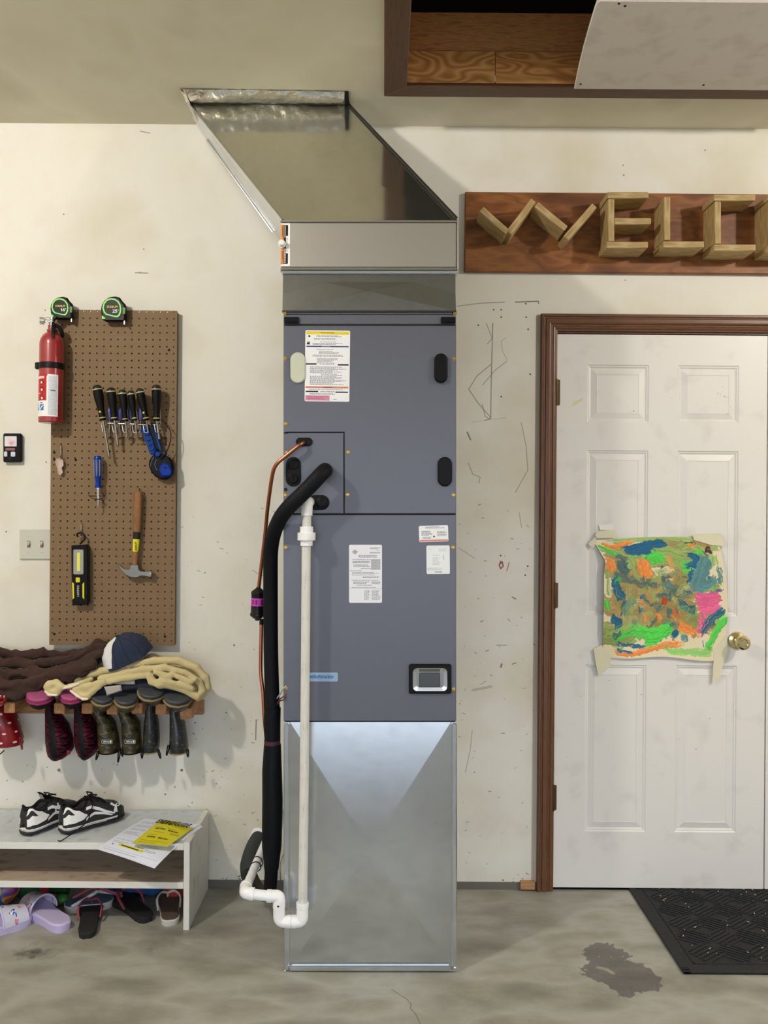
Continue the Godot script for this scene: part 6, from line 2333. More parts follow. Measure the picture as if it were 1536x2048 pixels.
func boot(called: String, label: String, group: String, toe: Array, neck: Array, shaft: Array, sole_m: Material, foot_m: Material, shaft_m: Material, rim_m: Material, loops: Array, loop_m: Material, round_end := false) -> void:
	# toe: [px, py, half width in metres, z]; neck: [px, py]; shaft: rows of [px left, px right, py]
	var zs := 0.085
	var last: Array = shaft[-1]
	thing(called, label, "boot", P((last[0] + last[1]) / 2.0, last[2], zs), group)
	var heel := P(neck[0], toe[1] + 2, 0.045) + Vector3(0, 0.095, 0)
	toe = [toe[0], toe[1] + 9, toe[2], toe[3]]
	var tp := P(toe[0], toe[1] + 2, toe[3])
	var d := tp - heel
	var l := d.length()
	d = d.normalized()
	var s := d.cross(Vector3.UP).normalized()
	var n := s.cross(d).normalized()
	var w: float = toe[2]
	var width := func(t: float) -> float:
		var v := lerpf(0.78, 1.0, smoothstep(0.2, 0.65, t))
		if t < 0.12:
			v *= sqrt(maxf(0.0, 1.0 - pow((0.12 - t) / 0.12, 2.0))) * 0.9 + 0.1
		if t > 0.7:
			v *= sqrt(maxf(0.0, 1.0 - pow((t - 0.7) / 0.3, 2.0)))
		return v * w
	# sole on top, as the boot hangs upside down
	var out := []
	for k in 25:
		var t := k / 24.0
		out.append(Vector2(width.call(t), t * l))
	for k in range(23, 0, -1):
		var t := k / 24.0
		out.append(Vector2(-width.call(t), t * l))
	var T := Transform3D(Basis(s, d, n), heel)
	var b := nb()
	b.prism(out, 0.0, 0.016, 0.004, T, 1.0)
	part(b, "sole", sole_m)
	b = nb()
	var rim := []
	for q in out:
		rim.append(Vector2(q.x * 1.05, l * 0.5 + (q.y - l * 0.5) * 1.03))
	b.prism(rim, -0.004, 0.001, 0.0008, T, 1.0)
	part(b, "sole_rim", rim_m)
	b = nb()
	var rings := []
	for k in 15:
		var t := lerpf(0.02, 0.995, k / 14.0)
		var ring := []
		var hh := lerpf(0.05, 0.036, t) * (sqrt(maxf(0.02, 1.0 - pow(maxf(0.0, t - 0.75) / 0.26, 2.0))))
		for j in 17:
			var a := PI * j / 16.0
			ring.append(T * Vector3(cos(a) * width.call(t) * 0.96, t * l, -0.003 - sin(a) * hh))
		rings.append(ring)
	b.loft(rings, true, true, 9.0)
	part(b, "foot", foot_m)
	# shaft
	b = nb()
	rings = []
	for r in shaft:
		var c := P((r[0] + r[1]) / 2.0, r[2], zs)
		var hw: float = (r[1] - r[0]) / 2.0 * K(zs)
		var ring := []
		var dz := minf(0.055, hw * 1.05 + 0.012)
		for j in 24:
			var a := -TAU * j / 24.0 + PI
			ring.append(c + Vector3(cos(a) * hw, 0, sin(a) * dz))
		rings.append(ring)
	b.loft(rings, true, true, 9.0)
	var sh := part(b, "shaft", shaft_m)
	if not round_end:
		b = nb()
		var r: Array = shaft[-1]
		var c := P((r[0] + r[1]) / 2.0, r[2], zs)
		var hw: float = (r[1] - r[0]) / 2.0 * K(zs)
		var ring := []
		for j in 25:
			var a := TAU * j / 24.0
			ring.append(c + Vector3(cos(a) * hw, 0.001, sin(a) * minf(0.055, hw * 1.05 + 0.012)))
		b.tube(ring, 0.0026, 8)
		part(b, "rim", rim_m if loops.size() > 2 else loop_m)
	for q in loops:
		if q is float or q is int:
			continue
		b = nb()
		var a := P(q[0], q[1], zs + 0.045)
		var e := P(q[2], q[3], zs + 0.05)
		var side := Vector3(0.003, 0, 0)
		b.tube(smooth_path([a + Vector3(-0.003, 0, 0), (a + e) / 2 - side, e, (a + e) / 2 + side, a + Vector3(0.003, 0, 0.004)], 4), 0.0025, 6)
		part(b, "pull_loop", loop_m)


func boots() -> void:
	# prints
	var nz := FastNoiseLite.new()
	nz.seed = 21
	nz.frequency = 0.018
	var zebra := blank(256, 256, Color(0.035, 0.018, 0.03))
	for y in 256:
		for x in 256:
			var v := sin((y * 0.55 + sin(x * 0.05) * 16.0 + nz.get_noise_2d(x, y) * 16.0) * 0.52)
			if v > 0.3:
				zebra.set_pixel(x, y, Color(0.42, 0.05, 0.20).lerp(Color(0.035, 0.018, 0.03), clampf((0.6 - v) * 4.0, 0.0, 1.0)))
	zebra.fill_rect(Rect2i(54, 0, 20, 256), Color(0.09, 0.09, 0.10))
	var camo := blank(256, 256, Color(0.25, 0.22, 0.14))
	var cols := [Color(0.17, 0.18, 0.10), Color(0.42, 0.36, 0.22), Color(0.10, 0.09, 0.06), Color(0.32, 0.29, 0.18)]
	for y in 256:
		for x in 256:
			for k in 4:
				if nz.get_noise_2d(x * 0.9 + k * 999, y * 1.7 + k * 77) > 0.28:
					camo.set_pixel(x, y, cols[k])
	var speck := blank(256, 256, Color(0.17, 0.18, 0.19))
	for k in 240:
		var c: Color = [Color(0.30, 0.34, 0.40), Color(0.11, 0.11, 0.12), Color(0.24, 0.25, 0.26), Color(0.42, 0.38, 0.10), Color(0.25, 0.3, 0.22)][k % 5]
		dab(speck, rng.randf_range(0, 256), rng.randf_range(0, 256), rng.randf_range(1.5, 7), c, 0.6 if k % 5 < 3 else 0.9)
	for k in 14:
		dab(speck, rng.randf_range(0, 256), rng.randf_range(60, 256), 3.5, Color(0.5, 0.24, 0.06), 0.8)
	var dots := blank(256, 256, Color(0.50, 0.03, 0.08))
	for y in 5:
		for x in 8:
			dab(dots, x * 32 + (16 if y % 2 else 4) + rng.randf_range(-3, 3), y * 52 + 22 + rng.randf_range(-4, 4), rng.randf_range(4.5, 6.5), Color(0.9, 0.86, 0.82), 1.0)
	M.zebra = picture(mat(Color.WHITE, 0.5), zebra)
	M.zebra.uv1_scale = Vector3(1.0, 2.2, 1)
	M.zebra.metallic_specular = 0.3
	M.camo = picture(mat(Color.WHITE, 0.4), camo)
	M.speck = picture(mat(Color.WHITE, 0.3), speck)
	M.dots = picture(mat(Color.WHITE, 0.3), dots)
	var pink := skin(mat(rgb(166, 78, 124), 0.75), noise_tex(0.03, [[0.0, Color(0.62, 0.6, 0.6)], [0.4, Color.WHITE], [1.0, Color.WHITE]]), Vector3(12, 12, 12))
	var pink_rim := mat(rgb(156, 40, 92), 0.6)
	var dark_sole := skin(mat(rgb(66, 70, 76), 0.6), noise_tex(0.03, [[0.0, Color(0.6, 0.6, 0.6)], [0.5, Color.WHITE], [1.0, Color(1, 1, 1)]]), Vector3(12, 12, 12))
	var tan_rim := mat(rgb(150, 132, 92), 0.6)
	# zebra pair: closed neoprene shafts with rounded ends
	var g := "pink and black zebra boots on the rack"
	boot("boot", "left zebra boot with a muddy pink sole, hanging upside down on the rack", g, [75, 1398, 0.046, 0.235], [100, 1400], [[93, 107, 1396], [92, 118, 1425], [93, 136, 1450], [93, 145, 1480], [95, 146, 1497], [98, 139, 1508], [104, 128, 1516], [110, 120, 1519]], pink, M.black_matte, M.zebra, pink_rim, [], M.black, true)
	var b := nb()
	b.box(P(137, 1505, 0.13), Vector3(0.011, 0.014, 0.004), 0.001)
	part(b, "pull_tab", mat(rgb(126, 12, 46), 0.5))
	boot("boot", "right zebra boot with a cleaner pink sole, beside the camouflage boots", g, [142, 1396, 0.043, 0.235], [157, 1400], [[150, 164, 1396], [150, 178, 1425], [150, 192, 1450], [151, 197, 1480], [154, 196, 1497], [158, 190, 1508], [165, 180, 1516], [170, 174, 1519]], pink, M.black_matte, M.zebra, pink_rim, [], M.black, true)
	g = "camouflage rubber boots on the rack"
	for s in [["left camouflage rubber boot, next to the zebra boots, hanging upside down", [207, 1401, 0.040, 0.235], [200, 1402], [[187, 212, 1398], [188, 214, 1425], [195, 230, 1445], [197, 236, 1470], [198, 239, 1490], [199, 240, 1501]], [[197, 1502, 192, 1520], [240, 1495, 236, 1525]], 0], ["right camouflage rubber boot, next to the dark grey boots, hanging upside down", [254, 1404, 0.041, 0.235], [247, 1402], [[237, 262, 1398], [238, 265, 1425], [244, 279, 1445], [245, 281, 1470], [245, 283, 1490], [246, 284, 1502]], [[243, 1498, 245, 1513], [284, 1500, 284, 1517]], 1]]:
		boot("boot", s[0], g, s[1], s[2], s[3], dark_sole, M.camo, M.camo, tan_rim, s[4], M.black)
		var badge := R
		b = nb()
		var px: float = 203 + 46 * s[5]
		b.prism(px_poly(rounded(px, 1479.5, px + 22, 1487.5, 1), 0.1335), 0.1325, 0.1365)
		var bd := part(b, "logo_patch", M.ink)
		b = nb()
		var rr := []
		for q in rounded(px + 0.6, 1480.1, px + 21.4, 1486.9, 0.8, 2):
			rr.append(P(q[0], q[1], 0.1368))
		rr.append(rr[0])
		b.tube(rr, 0.0005, 5)
		b.ball(P(px + 18, 1483.5, 0.1366), Vector3(0.0035, 0.0042, 0.0006), 10)
		part(b, "patch_outline", M.white, bd)
		words("bogs", P(px + 9, 1483.6, 0.1367), 0.020, 0.007, M.white, bd, Basis(Vector3(0, 0, 1), PI))
		b = nb()
		var c := P(px + 13, 1498, 0.085)
	g = "dark grey printed rubber boots on the rack"
	boot("boot", "left dark grey printed rubber boot, sole tucked higher under the cream blanket", g, [304, 1391, 0.046, 0.24], [301, 1394], [[290, 312, 1390], [291, 313, 1425], [289, 317, 1445], [287, 319, 1475], [286, 318, 1495], [286, 316, 1502]], dark_sole, M.speck, M.speck, tan_rim, [[284, 1500, 284, 1516], [316, 1498, 321, 1517], 1], M.black)
	boot("boot", "rightmost dark grey printed rubber boot, its sole fully visible above the broken peg", g, [357, 1403, 0.048, 0.245], [350, 1404], [[338, 360, 1400], [340, 362, 1428], [340, 370, 1446], [340, 374, 1475], [339, 376, 1493], [340, 375, 1503]], dark_sole, M.speck, M.speck, tan_rim, [[338, 1490, 333, 1511], [375, 1498, 376, 1514], 1], M.black)
	g = "red polka dot boots on the rack"
	boot("boot", "red rubber boot with white polka dots at the left edge of the rack", g, [-14, 1396, 0.046, 0.22], [6, 1400], [[-12, 12, 1396], [-12, 20, 1410], [-16, 32, 1432], [-20, 40, 1455], [-22, 45, 1475], [-22, 46, 1482], [-20, 44, 1487]], M.dots, M.dots, M.dots, M.red, [[41, 1474, 44, 1499]], mat(rgb(110, 14, 30), 0.5))
	thing("boot_strap", "thin black strap end hanging at the left edge below the polka dot boot", "strap", P(2, 1508, 0.1))
	b = nb()
	b.tube(smooth_path([P(-14, 1512, 0.1), P(-2, 1509, 0.1), P(4, 1505, 0.1), P(8, 1501, 0.1)], 4), 0.002, 6)
	part(b, "strap", M.black)


func chain(caps: Array, pts: Array, z: float, r: float, taper := 1.0) -> void:
	# polyline of [x, y, dz] in the crop of the rack (x * 0.2865, 1240 + y * 0.2865), r in crop units
	var k := K(z) * 0.2865
	for i in pts.size() - 1:
		var a: Array = pts[i]
		var e: Array = pts[i + 1]
		var za: float = z + (a[2] if a.size() > 2 else 0.0)
		var ze: float = z + (e[2] if e.size() > 2 else 0.0)
		var f0 := lerpf(1.0, taper, float(i) / (pts.size() - 1))
		var f1 := lerpf(1.0, taper, float(i + 1) / (pts.size() - 1))
		caps.append([P(a[0] * 0.28646, 1240 + a[1] * 0.28646, za), P(e[0] * 0.28646, 1240 + e[1] * 0.28646, ze), r * k * f0, r * k * f1])


func cloths() -> void:
	var rip := FastNoiseLite.new()
	rip.seed = 2
	rip.frequency = 16.0
	rip.fractal_octaves = 2
	# brown blanket
	var caps := []
	chain(caps, [[-260, 230], [-20, 222], [100, 245], [300, 238], [500, 250], [620, 215], [680, 172], [735, 175]], 0.07, 32)
	chain(caps, [[-260, 300], [-20, 290], [200, 312], [420, 295], [560, 250], [650, 200]], 0.12, 36)
	chain(caps, [[-260, 380], [-20, 372], [250, 365], [450, 345], [600, 300], [690, 230]], 0.16, 34)
	chain(caps, [[-260, 450], [-20, 440], [120, 462], [260, 430], [400, 385], [560, 345], [640, 310]], 0.185, 35)
	chain(caps, [[-260, 520], [-20, 512], [100, 520], [200, 492], [330, 440], [480, 405], [600, 372]], 0.18, 36, 0.7)
	chain(caps, [[-260, 555], [-20, 540], [100, 545], [170, 530]], 0.15, 30)
	chain(caps, [[-260, 400], [100, 400], [400, 370], [600, 330]], 0.08, 60)
	chain(caps, [[-260, 490], [100, 490], [300, 440]], 0.10, 60)
	chain(caps, [[700, 180], [740, 190], [700, 250], [640, 320]], 0.12, 30)
	var at := P(60, 1390, 0.1)
	var b := sb(at)
	b.blob(caps, 0.005, 0.0042, rip, 0.010)
	solo(b, "blanket", M.brown_cloth, at, "dark brown fleece blanket bundled on the left end of the boot rack", "blanket")
	# dark garment under the cream blanket
	at = P(270, 1385, 0.1)
	thing("garment", "folded navy garment with pale grey stripes squeezed under the cream blanket", "garment", at)
	caps = []
	chain(caps, [[650, 510], [760, 486], [900, 458], [1020, 460], [1180, 478], [1280, 490]], 0.15, 24)
	chain(caps, [[660, 495], [800, 446], [940, 430], [1060, 450], [1200, 470]], 0.17, 24)
	chain(caps, [[700, 500], [900, 466], [1100, 462], [1250, 478]], 0.185, 20)
	b = nb()
	b.blob(caps, 0.006, 0.005, rip, 0.004)
	part(b, "cloth", M.navy_cloth)
	for q in [[[[795, 422], [938, 418], [940, 452], [800, 452]], 0.203], [[[722, 468], [842, 455], [848, 496], [742, 530], [736, 500]], 0.224]]:
		b = nb()
		var pts := []
		for p in q[0]:
			pts.append([p[0] * 0.28646, 1240 + p[1] * 0.28646])
		b.prism(px_poly(pts, q[1]), q[1] - 0.012, q[1], 0.004)
		part(b, "grey_stripe", M.grey_cloth)
	# cream blanket
	caps = []
	chain(caps, [[540, 415], [700, 362], [900, 322], [1080, 285], [1250, 285], [1370, 330], [1432, 400], [1448, 470], [1400, 532]], 0.17, 28)
	chain(caps, [[700, 408], [860, 372], [1000, 340], [1150, 330], [1290, 365], [1390, 430], [1415, 495], [1390, 540]], 0.195, 22)
	chain(caps, [[760, 430], [900, 405], [1040, 385]], 0.205, 20)
	chain(caps, [[1040, 390, 0.01], [1060, 430, 0.01], [1120, 452, 0.01], [1200, 455], [1300, 490], [1380, 535]], 0.205, 26)
	chain(caps, [[1090, 362], [1170, 395], [1210, 380]], 0.21, 22)
	chain(caps, [[1240, 395], [1330, 430], [1360, 410]], 0.215, 18)
	chain(caps, [[1120, 420], [1260, 450], [1340, 480]], 0.215, 20)
	chain(caps, [[900, 370], [1100, 350], [1300, 390], [1380, 480]], 0.12, 58)
	chain(caps, [[1060, 300], [1260, 330], [1360, 440]], 0.08, 60)
	chain(caps, [[640, 430], [800, 400], [950, 380]], 0.14, 36)
	# knotted left end and the flap beside it
	chain(caps, [[350, 450], [390, 440], [420, 465], [400, 500], [350, 505], [335, 470], [350, 450]], 0.22, 26)
	chain(caps, [[370, 470], [400, 480]], 0.205, 34)
	chain(caps, [[420, 480], [480, 462], [560, 440], [640, 410]], 0.215, 15)
	chain(caps, [[540, 480], [600, 470], [690, 445], [720, 435]], 0.215, 24)
	chain(caps, [[520, 490], [570, 530], [610, 535], [650, 500], [690, 465]], 0.22, 20)
	chain(caps, [[600, 490], [650, 470]], 0.205, 34)
	at = P(270, 1370, 0.15)
	thing("towel", "rumpled cream fleece blanket rolled at its right end on top of the boots", "blanket", at)
	b = nb()
	b.blob(caps, 0.0042, 0.0022, rip, 0.003)
	part(b, "cloth", M.cream_cloth)
	caps = []
	chain(caps, [[495, 495], [540, 530], [580, 552], [610, 552]], 0.228, 9)
	chain(caps, [[318, 500], [345, 522], [395, 525]], 0.232, 9)
	chain(caps, [[430, 478], [490, 465], [545, 445]], 0.224, 10)
	b = nb()
	b.blob(caps, 0.003, 0.002)
	part(b, "hem", M.cream_hem)
	# cap
	at = P(255, 1325, 0.13)
	thing("baseball_hat", "navy baseball cap with a white front panel resting on the blankets", "hat", at)
	var cc := P(258, 1316, 0.125)
	var basis_ := Basis(Vector3(0, 0, 1), 0.42) * Basis(Vector3(1, 0, 0), 0.25)
	var crease := FastNoiseLite.new()
	crease.seed = 8
	crease.frequency = 14.0
	var crown := func(u: float, v: float, grow: float) -> Vector3:
		var a := TAU * u
		var e := PI / 2 * v
		var n := Vector3(cos(e) * cos(a), sin(e), cos(e) * sin(a))
		var p := n * (Vector3(0.088, 0.088, 0.078) + Vector3(grow, grow, grow))
		p += n * crease.get_noise_3d(p.x, p.y, p.z) * 0.007
		return cc + basis_ * p
	b = nb()
	b.grid(func(u: float, v: float) -> Vector3: return crown.call(1.0 - u, v, 0.0), 48, 20)
	part(b, "crown", M.cap_cloth)
	b = nb()
	b.grid(func(u: float, v: float) -> Vector3:
		var vv := lerpf(0.08, 0.95, v)
		var half := lerpf(0.085, 0.10, v)
		return crown.call(0.5 + (half * (0.5 - u) * 2.0) - 0.09 - 0.03 * v, vv, 0.0015)
	, 14, 18)
	part(b, "front_panel", M.cap_white)
	b = nb()
	b.ball(crown.call(0.0, 1.0, 0.002), Vector3(0.007, 0.004, 0.007), 10)
	part(b, "button", M.cap_cloth)
	for k in 3:
		b = nb()
		var seam := []
		for j in 15:
			seam.append(crown.call(0.12 + k * 0.085, j / 14.0, 0.0004))
		b.tube(seam, 0.0008, 5)
		part(b, "seam", mat(rgb(24, 30, 48), 0.9))
	b = nb()
	var brim := []
	for j in 15:
		var t := j / 14.0
		brim.append(t)
	b.grid(func(u: float, v: float) -> Vector3:
		var a := lerpf(0.62, 1.38, u) * PI
		var r := lerpf(1.0, 1.0 + 0.72 * sin(PI * u), v)
		var p := Vector3(cos(a) * 0.088 * r, -0.004 - 0.018 * v * v - 0.012 * absf(u - 0.5) * 2.0, sin(a) * 0.078)
		return cc + basis_ * (Basis(Vector3(0, 1, 0), 0.35) * p)
	, 14, 6)
	part(b, "brim", M.cap_cloth)


# ---------------------------------------------------------------- bench
const BY := 0.283
const BF := 0.306


func bench() -> void:
	var xr := P(379, 1760, BF).x
	var xl := -2.3
	thing("shoe_bench", "low white two-shelf shoe bench against the wall under the boot rack", "bench", Vector3((xl + xr) / 2, 0, BF / 2))
	var b := nb()
	b.box(Vector3(xr - 0.0095, (BY + 0.004) / 2, (BF + 0.012) / 2), Vector3(0.019, BY + 0.004, BF - 0.012), 0.0015)
	part(b, "side_panel", M.bench)
	b = nb()
	b.box(Vector3(xl + 0.0095, (BY + 0.004) / 2, (BF + 0.012) / 2), Vector3(0.019, BY + 0.004, BF - 0.012), 0.0015)
	part(b, "side_panel", M.bench)
	b = nb()
	b.box(Vector3((xl + xr) / 2, BY - 0.010, (BF + 0.008) / 2), Vector3(xr - xl - 0.038, 0.020, BF - 0.012), 0.0012)
	part(b, "top_board", M.bench_top)
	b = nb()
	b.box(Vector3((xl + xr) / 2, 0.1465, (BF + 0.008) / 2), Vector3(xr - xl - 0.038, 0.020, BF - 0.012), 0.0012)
	part(b, "shelf_board", M.shelf_shaded)
	for y in [BY - 0.010, 0.1465]:
		b = nb()
		b.box(Vector3((xl + xr) / 2, y, BF + 0.002), Vector3(xr - xl - 0.038, 0.021, 0.002), 0.0006)
		part(b, "edge_band", M.white_paint)
	b = nb()
	b.box(Vector3(xr - 0.0095, (BY + 0.004) / 2, BF + 0.0005), Vector3(0.019, BY + 0.004, 0.002), 0.0006)
	part(b, "edge_band", M.white_paint)


# a shoe in its own frame: heel at the origin, d towards the toe, s towards the outer side, n up
class Last:
	var d: Vector3
	var s: Vector3
	var n: Vector3
	var o: Vector3
	var l: float
	var wk := 1.0

	func _init(heel: Vector3, toe: Vector3) -> void:
		o = heel
		d = toe - heel
		l = d.length()
		d = d.normalized()
		s = d.cross(Vector3.UP).normalized()
		n = s.cross(d).normalized()

	func pick(t: float, keys: Array) -> float:
		for k in keys.size() - 1:
			if t <= keys[k + 1][0]:
				var f := smoothstep(0.0, 1.0, (t - keys[k][0]) / (keys[k + 1][0] - keys[k][0]))
				return lerpf(keys[k][1], keys[k + 1][1], f * 0.5 + 0.5 * (t - keys[k][0]) / (keys[k + 1][0] - keys[k][0]))
		return keys[-1][1]

	func w(t: float) -> float:
		return wk * pick(t, [[0.0, 0.014], [0.02, 0.024], [0.07, 0.033], [0.2, 0.037], [0.42, 0.037], [0.6, 0.044], [0.76, 0.048], [0.88, 0.044], [0.96, 0.031], [1.0, 0.012]])

	func h(t: float) -> float:
		return pick(t, [[0.0, 0.072], [0.05, 0.098], [0.16, 0.088], [0.28, 0.082], [0.4, 0.096], [0.5, 0.092], [0.65, 0.077], [0.8, 0.064], [0.92, 0.056], [0.97, 0.046], [1.0, 0.030]])

	func at(t: float, a: float, grow := 0.0) -> Vector3:      # a: 0 at the outer sole edge, PI at the inner one
		var c := cos(a)
		var y := pow(maxf(0.0, sin(a)), 0.62) * (h(t) - 0.022)
		var x := signf(c) * pow(absf(c), 0.55) * (w(t) + grow)
		var ov := 1.0 - pow((t - 0.20) / 0.175, 2.0) - pow(c / 0.62, 2.0)
		if ov > 0.0:
			y -= 0.045 * smoothstep(0.0, 0.35, ov)
		return o + d * (t * l) + s * x + n * (0.022 + y + grow * maxf(0.0, sin(a)))

	func outline(k: float, t0 := 0.0, t1 := 1.0) -> Array:
		var out := []
		for j in 25:
			var t := lerpf(t0, t1, j / 24.0)
			out.append(Vector2(w(t) * k, (t - 0.5) * l * (1.0 + (k - 1.0) * 0.4) + 0.5 * l))
		for j in range(24, -1, -1):
			var t := lerpf(t0, t1, j / 24.0)
			out.append(Vector2(-w(t) * k, (t - 0.5) * l * (1.0 + (k - 1.0) * 0.4) + 0.5 * l))
		return out

	func frame() -> Transform3D:
		return Transform3D(Basis(s, d, n), o)


func on_shoe(b: B, sh: Last, rail0: Array, rail1: Array, grow := 0.0016) -> void:
	# sheet on the surface of the shoe between two rails of [t, degrees]
	b.grid(func(u: float, v: float) -> Vector3:
		var f := u * (rail0.size() - 1)
		var i := mini(int(f), rail0.size() - 2)
		var g := f - i
		var t := lerpf(lerpf(rail0[i][0], rail0[i + 1][0], g), lerpf(rail1[i][0], rail1[i + 1][0], g), v)
		var a := lerpf(lerpf(rail0[i][1], rail0[i + 1][1], g), lerpf(rail1[i][1], rail1[i + 1][1], g), v)
		return sh.at(t, deg_to_rad(a), grow)
	, (rail0.size() - 1) * 5, 4)


func emblem(sh: Last, t0: float, a0: float, dt: float, da: float, turn: float) -> void:
	# two flared arcs, one opening up and one opening down, that overlap in the middle
	var b := nb()
	for up in [1.0, -1.0]:
		var r0 := []
		var r1 := []
		for k in 9:
			var f := k / 4.0 - 1.0
			var y: float = up * (0.85 * f * f - 0.22)
			var w := 0.15 + 0.55 * f * f
			var slope: float = up * 1.9 * f
			var nn: Vector2 = Vector2(-slope, 1).normalized()
			for side in [1.0, -1.0]:
				var p: Vector2 = Vector2(f, y) + nn * w * side * 0.5
				p = p.rotated(turn)
				(r0 if side > 0 else r1).append([t0 + p.x * dt, a0 + p.y * da])
		on_shoe(b, sh, r1, r0, 0.0025)
	part(b, "emblem", M.white)


func cleat(label: String, heel: Vector3, toe: Vector3, first: bool) -> void:
	thing("baseball_cleat", label, "shoe", heel, "black and white cleats on the bench")
	var sh := Last.new(heel, toe)
	var b := nb()
	b.prism(sh.outline(1.06), 0.006, 0.014, 0.002, sh.frame(), 1.0)
	for t in [0.06, 0.16, 0.6, 0.74, 0.86, 0.93]:
		for x in [-0.6, 0.6]:
			b.box(heel + sh.d * (t * sh.l) + sh.s * (x * sh.w(t)) + sh.n * 0.004, Vector3(0.014, 0.008, 0.010), 0.002, Basis(sh.s, sh.n, sh.s.cross(sh.n)))
	part(b, "outsole", mat(rgb(26, 25, 26), 0.6))
	b = nb()
	b.prism(sh.outline(1.04, 0.0, 0.8), 0.013, 0.026, 0.004, sh.frame(), 1.0)
	part(b, "midsole", mat(rgb(226, 222, 220), 0.45))
	b = nb()
	b.prism(sh.outline(1.02, 0.62, 1.0), 0.012, 0.024, 0.003, sh.frame(), 1.0)
	part(b, "toe_sole", mat(rgb(30, 30, 30), 0.5))
	b = nb()
	b.grid(func(u: float, v: float) -> Vector3:
		if u < 0.001 or u > 0.999:
			return heel + sh.d * (sh.l * u) + sh.n * (0.022 + 0.4 * (sh.h(u) - 0.022))
		return sh.at(clampf((u * 48.0 - 1.0) / 46.0, 0.0, 1.0), v * PI)
	, 48, 36)
	part(b, "upper", skin(mat(rgb(46, 46, 47), 0.7), noise_tex(0.05, [[0.0, Color(0.7, 0.7, 0.7)], [1.0, Color(1, 1, 1)]], 256), Vector3(10, 10, 10)))
	# white heel wrap and stripes
	b = nb()
	on_shoe(b, sh, [[0.0, 4], [0.12, 4], [0.26, 8], [0.33, 16]], [[0.0, 30], [0.08, 24], [0.16, 26], [0.30, 24]])
	on_shoe(b, sh, [[0.0, 54], [0.03, 52], [0.09, 36], [0.15, 22]], [[0.02, 74], [0.06, 70], [0.19, 46], [0.32, 18]])
	part(b, "white_trim", M.white)
	b = nb()
	on_shoe(b, sh, [[0.0, 180 - 6], [0.12, 174], [0.26, 168], [0.30, 160]], [[0.0, 150], [0.09, 158], [0.17, 156], [0.28, 156]])
	part(b, "white_trim", M.white)
	b = nb()
	on_shoe(b, sh, [[0.31, 36], [0.44, 24], [0.58, 14], [0.74, 6]], [[0.32, 48], [0.46, 34], [0.60, 22], [0.76, 9]])
	part(b, "white_trim", M.white)
	b = nb()
	on_shoe(b, sh, [[0.30, 4], [0.44, 10], [0.58, 8], [0.70, 3]], [[0.31, 10], [0.45, 17], [0.60, 13], [0.72, 5]])
	part(b, "white_trim", M.white)
	# collar, tongue, laces
	b = nb()
	var ring := []
	for j in 33:
		var a := TAU * j / 32
		ring.append(sh.at(0.20 + cos(a) * 0.172, acos(clampf(sin(a) * 0.60, -1, 1)), 0.001))
	b.tube(ring, 0.0045, 8)
	part(b, "collar", M.black_matte)
	b = nb()
	var lift := 0.034 if first else 0.014
	b.grid(func(u: float, v: float) -> Vector3:
		var t := lerpf(0.52, 0.30 if first else 0.32, v)
		var x := (u - 0.5) * 0.046 * (1.0 - 0.35 * v * v)
		return heel + sh.d * (t * sh.l) - sh.s * x + sh.n * (lerpf(sh.h(0.52) - 0.004, sh.h(0.36) + lift, v) - x * x * 9.0)
	, 8, 8)
	part(b, "tongue", M.black_matte)
	if first:
		b = nb()
		b.grid(func(u: float, v: float) -> Vector3:
			var t := lerpf(0.355, 0.318, v)
			var x := (u - 0.5) * 0.018
			return heel + sh.d * (t * sh.l - 0.003) - sh.s * x + sh.n * (lerpf(sh.h(0.36) + 0.008, sh.h(0.36) + 0.026, v))
		, 3, 3)
		part(b, "size_label", mat(rgb(170, 170, 170), 0.6))
	b = nb()
	for k in 5:
		var t := 0.42 + k * 0.055
		var row := []
		for j in 9:
			row.append(sh.at(t + (0.03 * (j / 8.0 - 0.5) if k % 2 == 0 else -0.03 * (j / 8.0 - 0.5)), deg_to_rad(lerpf(58, 122, j / 8.0)), 0.004))
		b.tube(row, 0.0022, 6)
	var knot := sh.at(0.44, PI / 2, 0.008)
	for s in [[1.0, 0.020], [-1.0, 0.024]]:
		b.tube(smooth_path([knot, knot + sh.s * 0.014 * s[0] + sh.n * 0.010, knot + sh.s * 0.026 * s[0] + sh.d * 0.012 + sh.n * 0.004, knot + sh.s * 0.012 * s[0] + sh.d * 0.02 + sh.n * 0.002, knot], 4), 0.0022, 6)
	if first:
		b.tube(smooth_path([knot, sh.at(0.36, deg_to_rad(60), 0.01), sh.at(0.16, deg_to_rad(52), 0.012), sh.at(0.05, deg_to_rad(40), 0.016)], 4), 0.0018, 6)
	else:
		b.tube(smooth_path([knot, sh.at(0.42, deg_to_rad(48), 0.005), sh.at(0.36, deg_to_rad(20), 0.006), sh.at(0.28, deg_to_rad(2), 0.008), P(122, 1670, 0.31) * Vector3(1, 0, 1) + Vector3(0, BY + 0.004, -0.02), P(116, 1690, 0.295) * Vector3(1, 0, 1) + Vector3(0, BY + 0.003, 0)], 5), 0.0018, 6)
	part(b, "laces", M.black)
	if first:
		emblem(sh, 0.47, 30, 0.045, 14, 0.5)
	else:
		emblem(sh, 0.83, 50, 0.10, 40, 0.4)


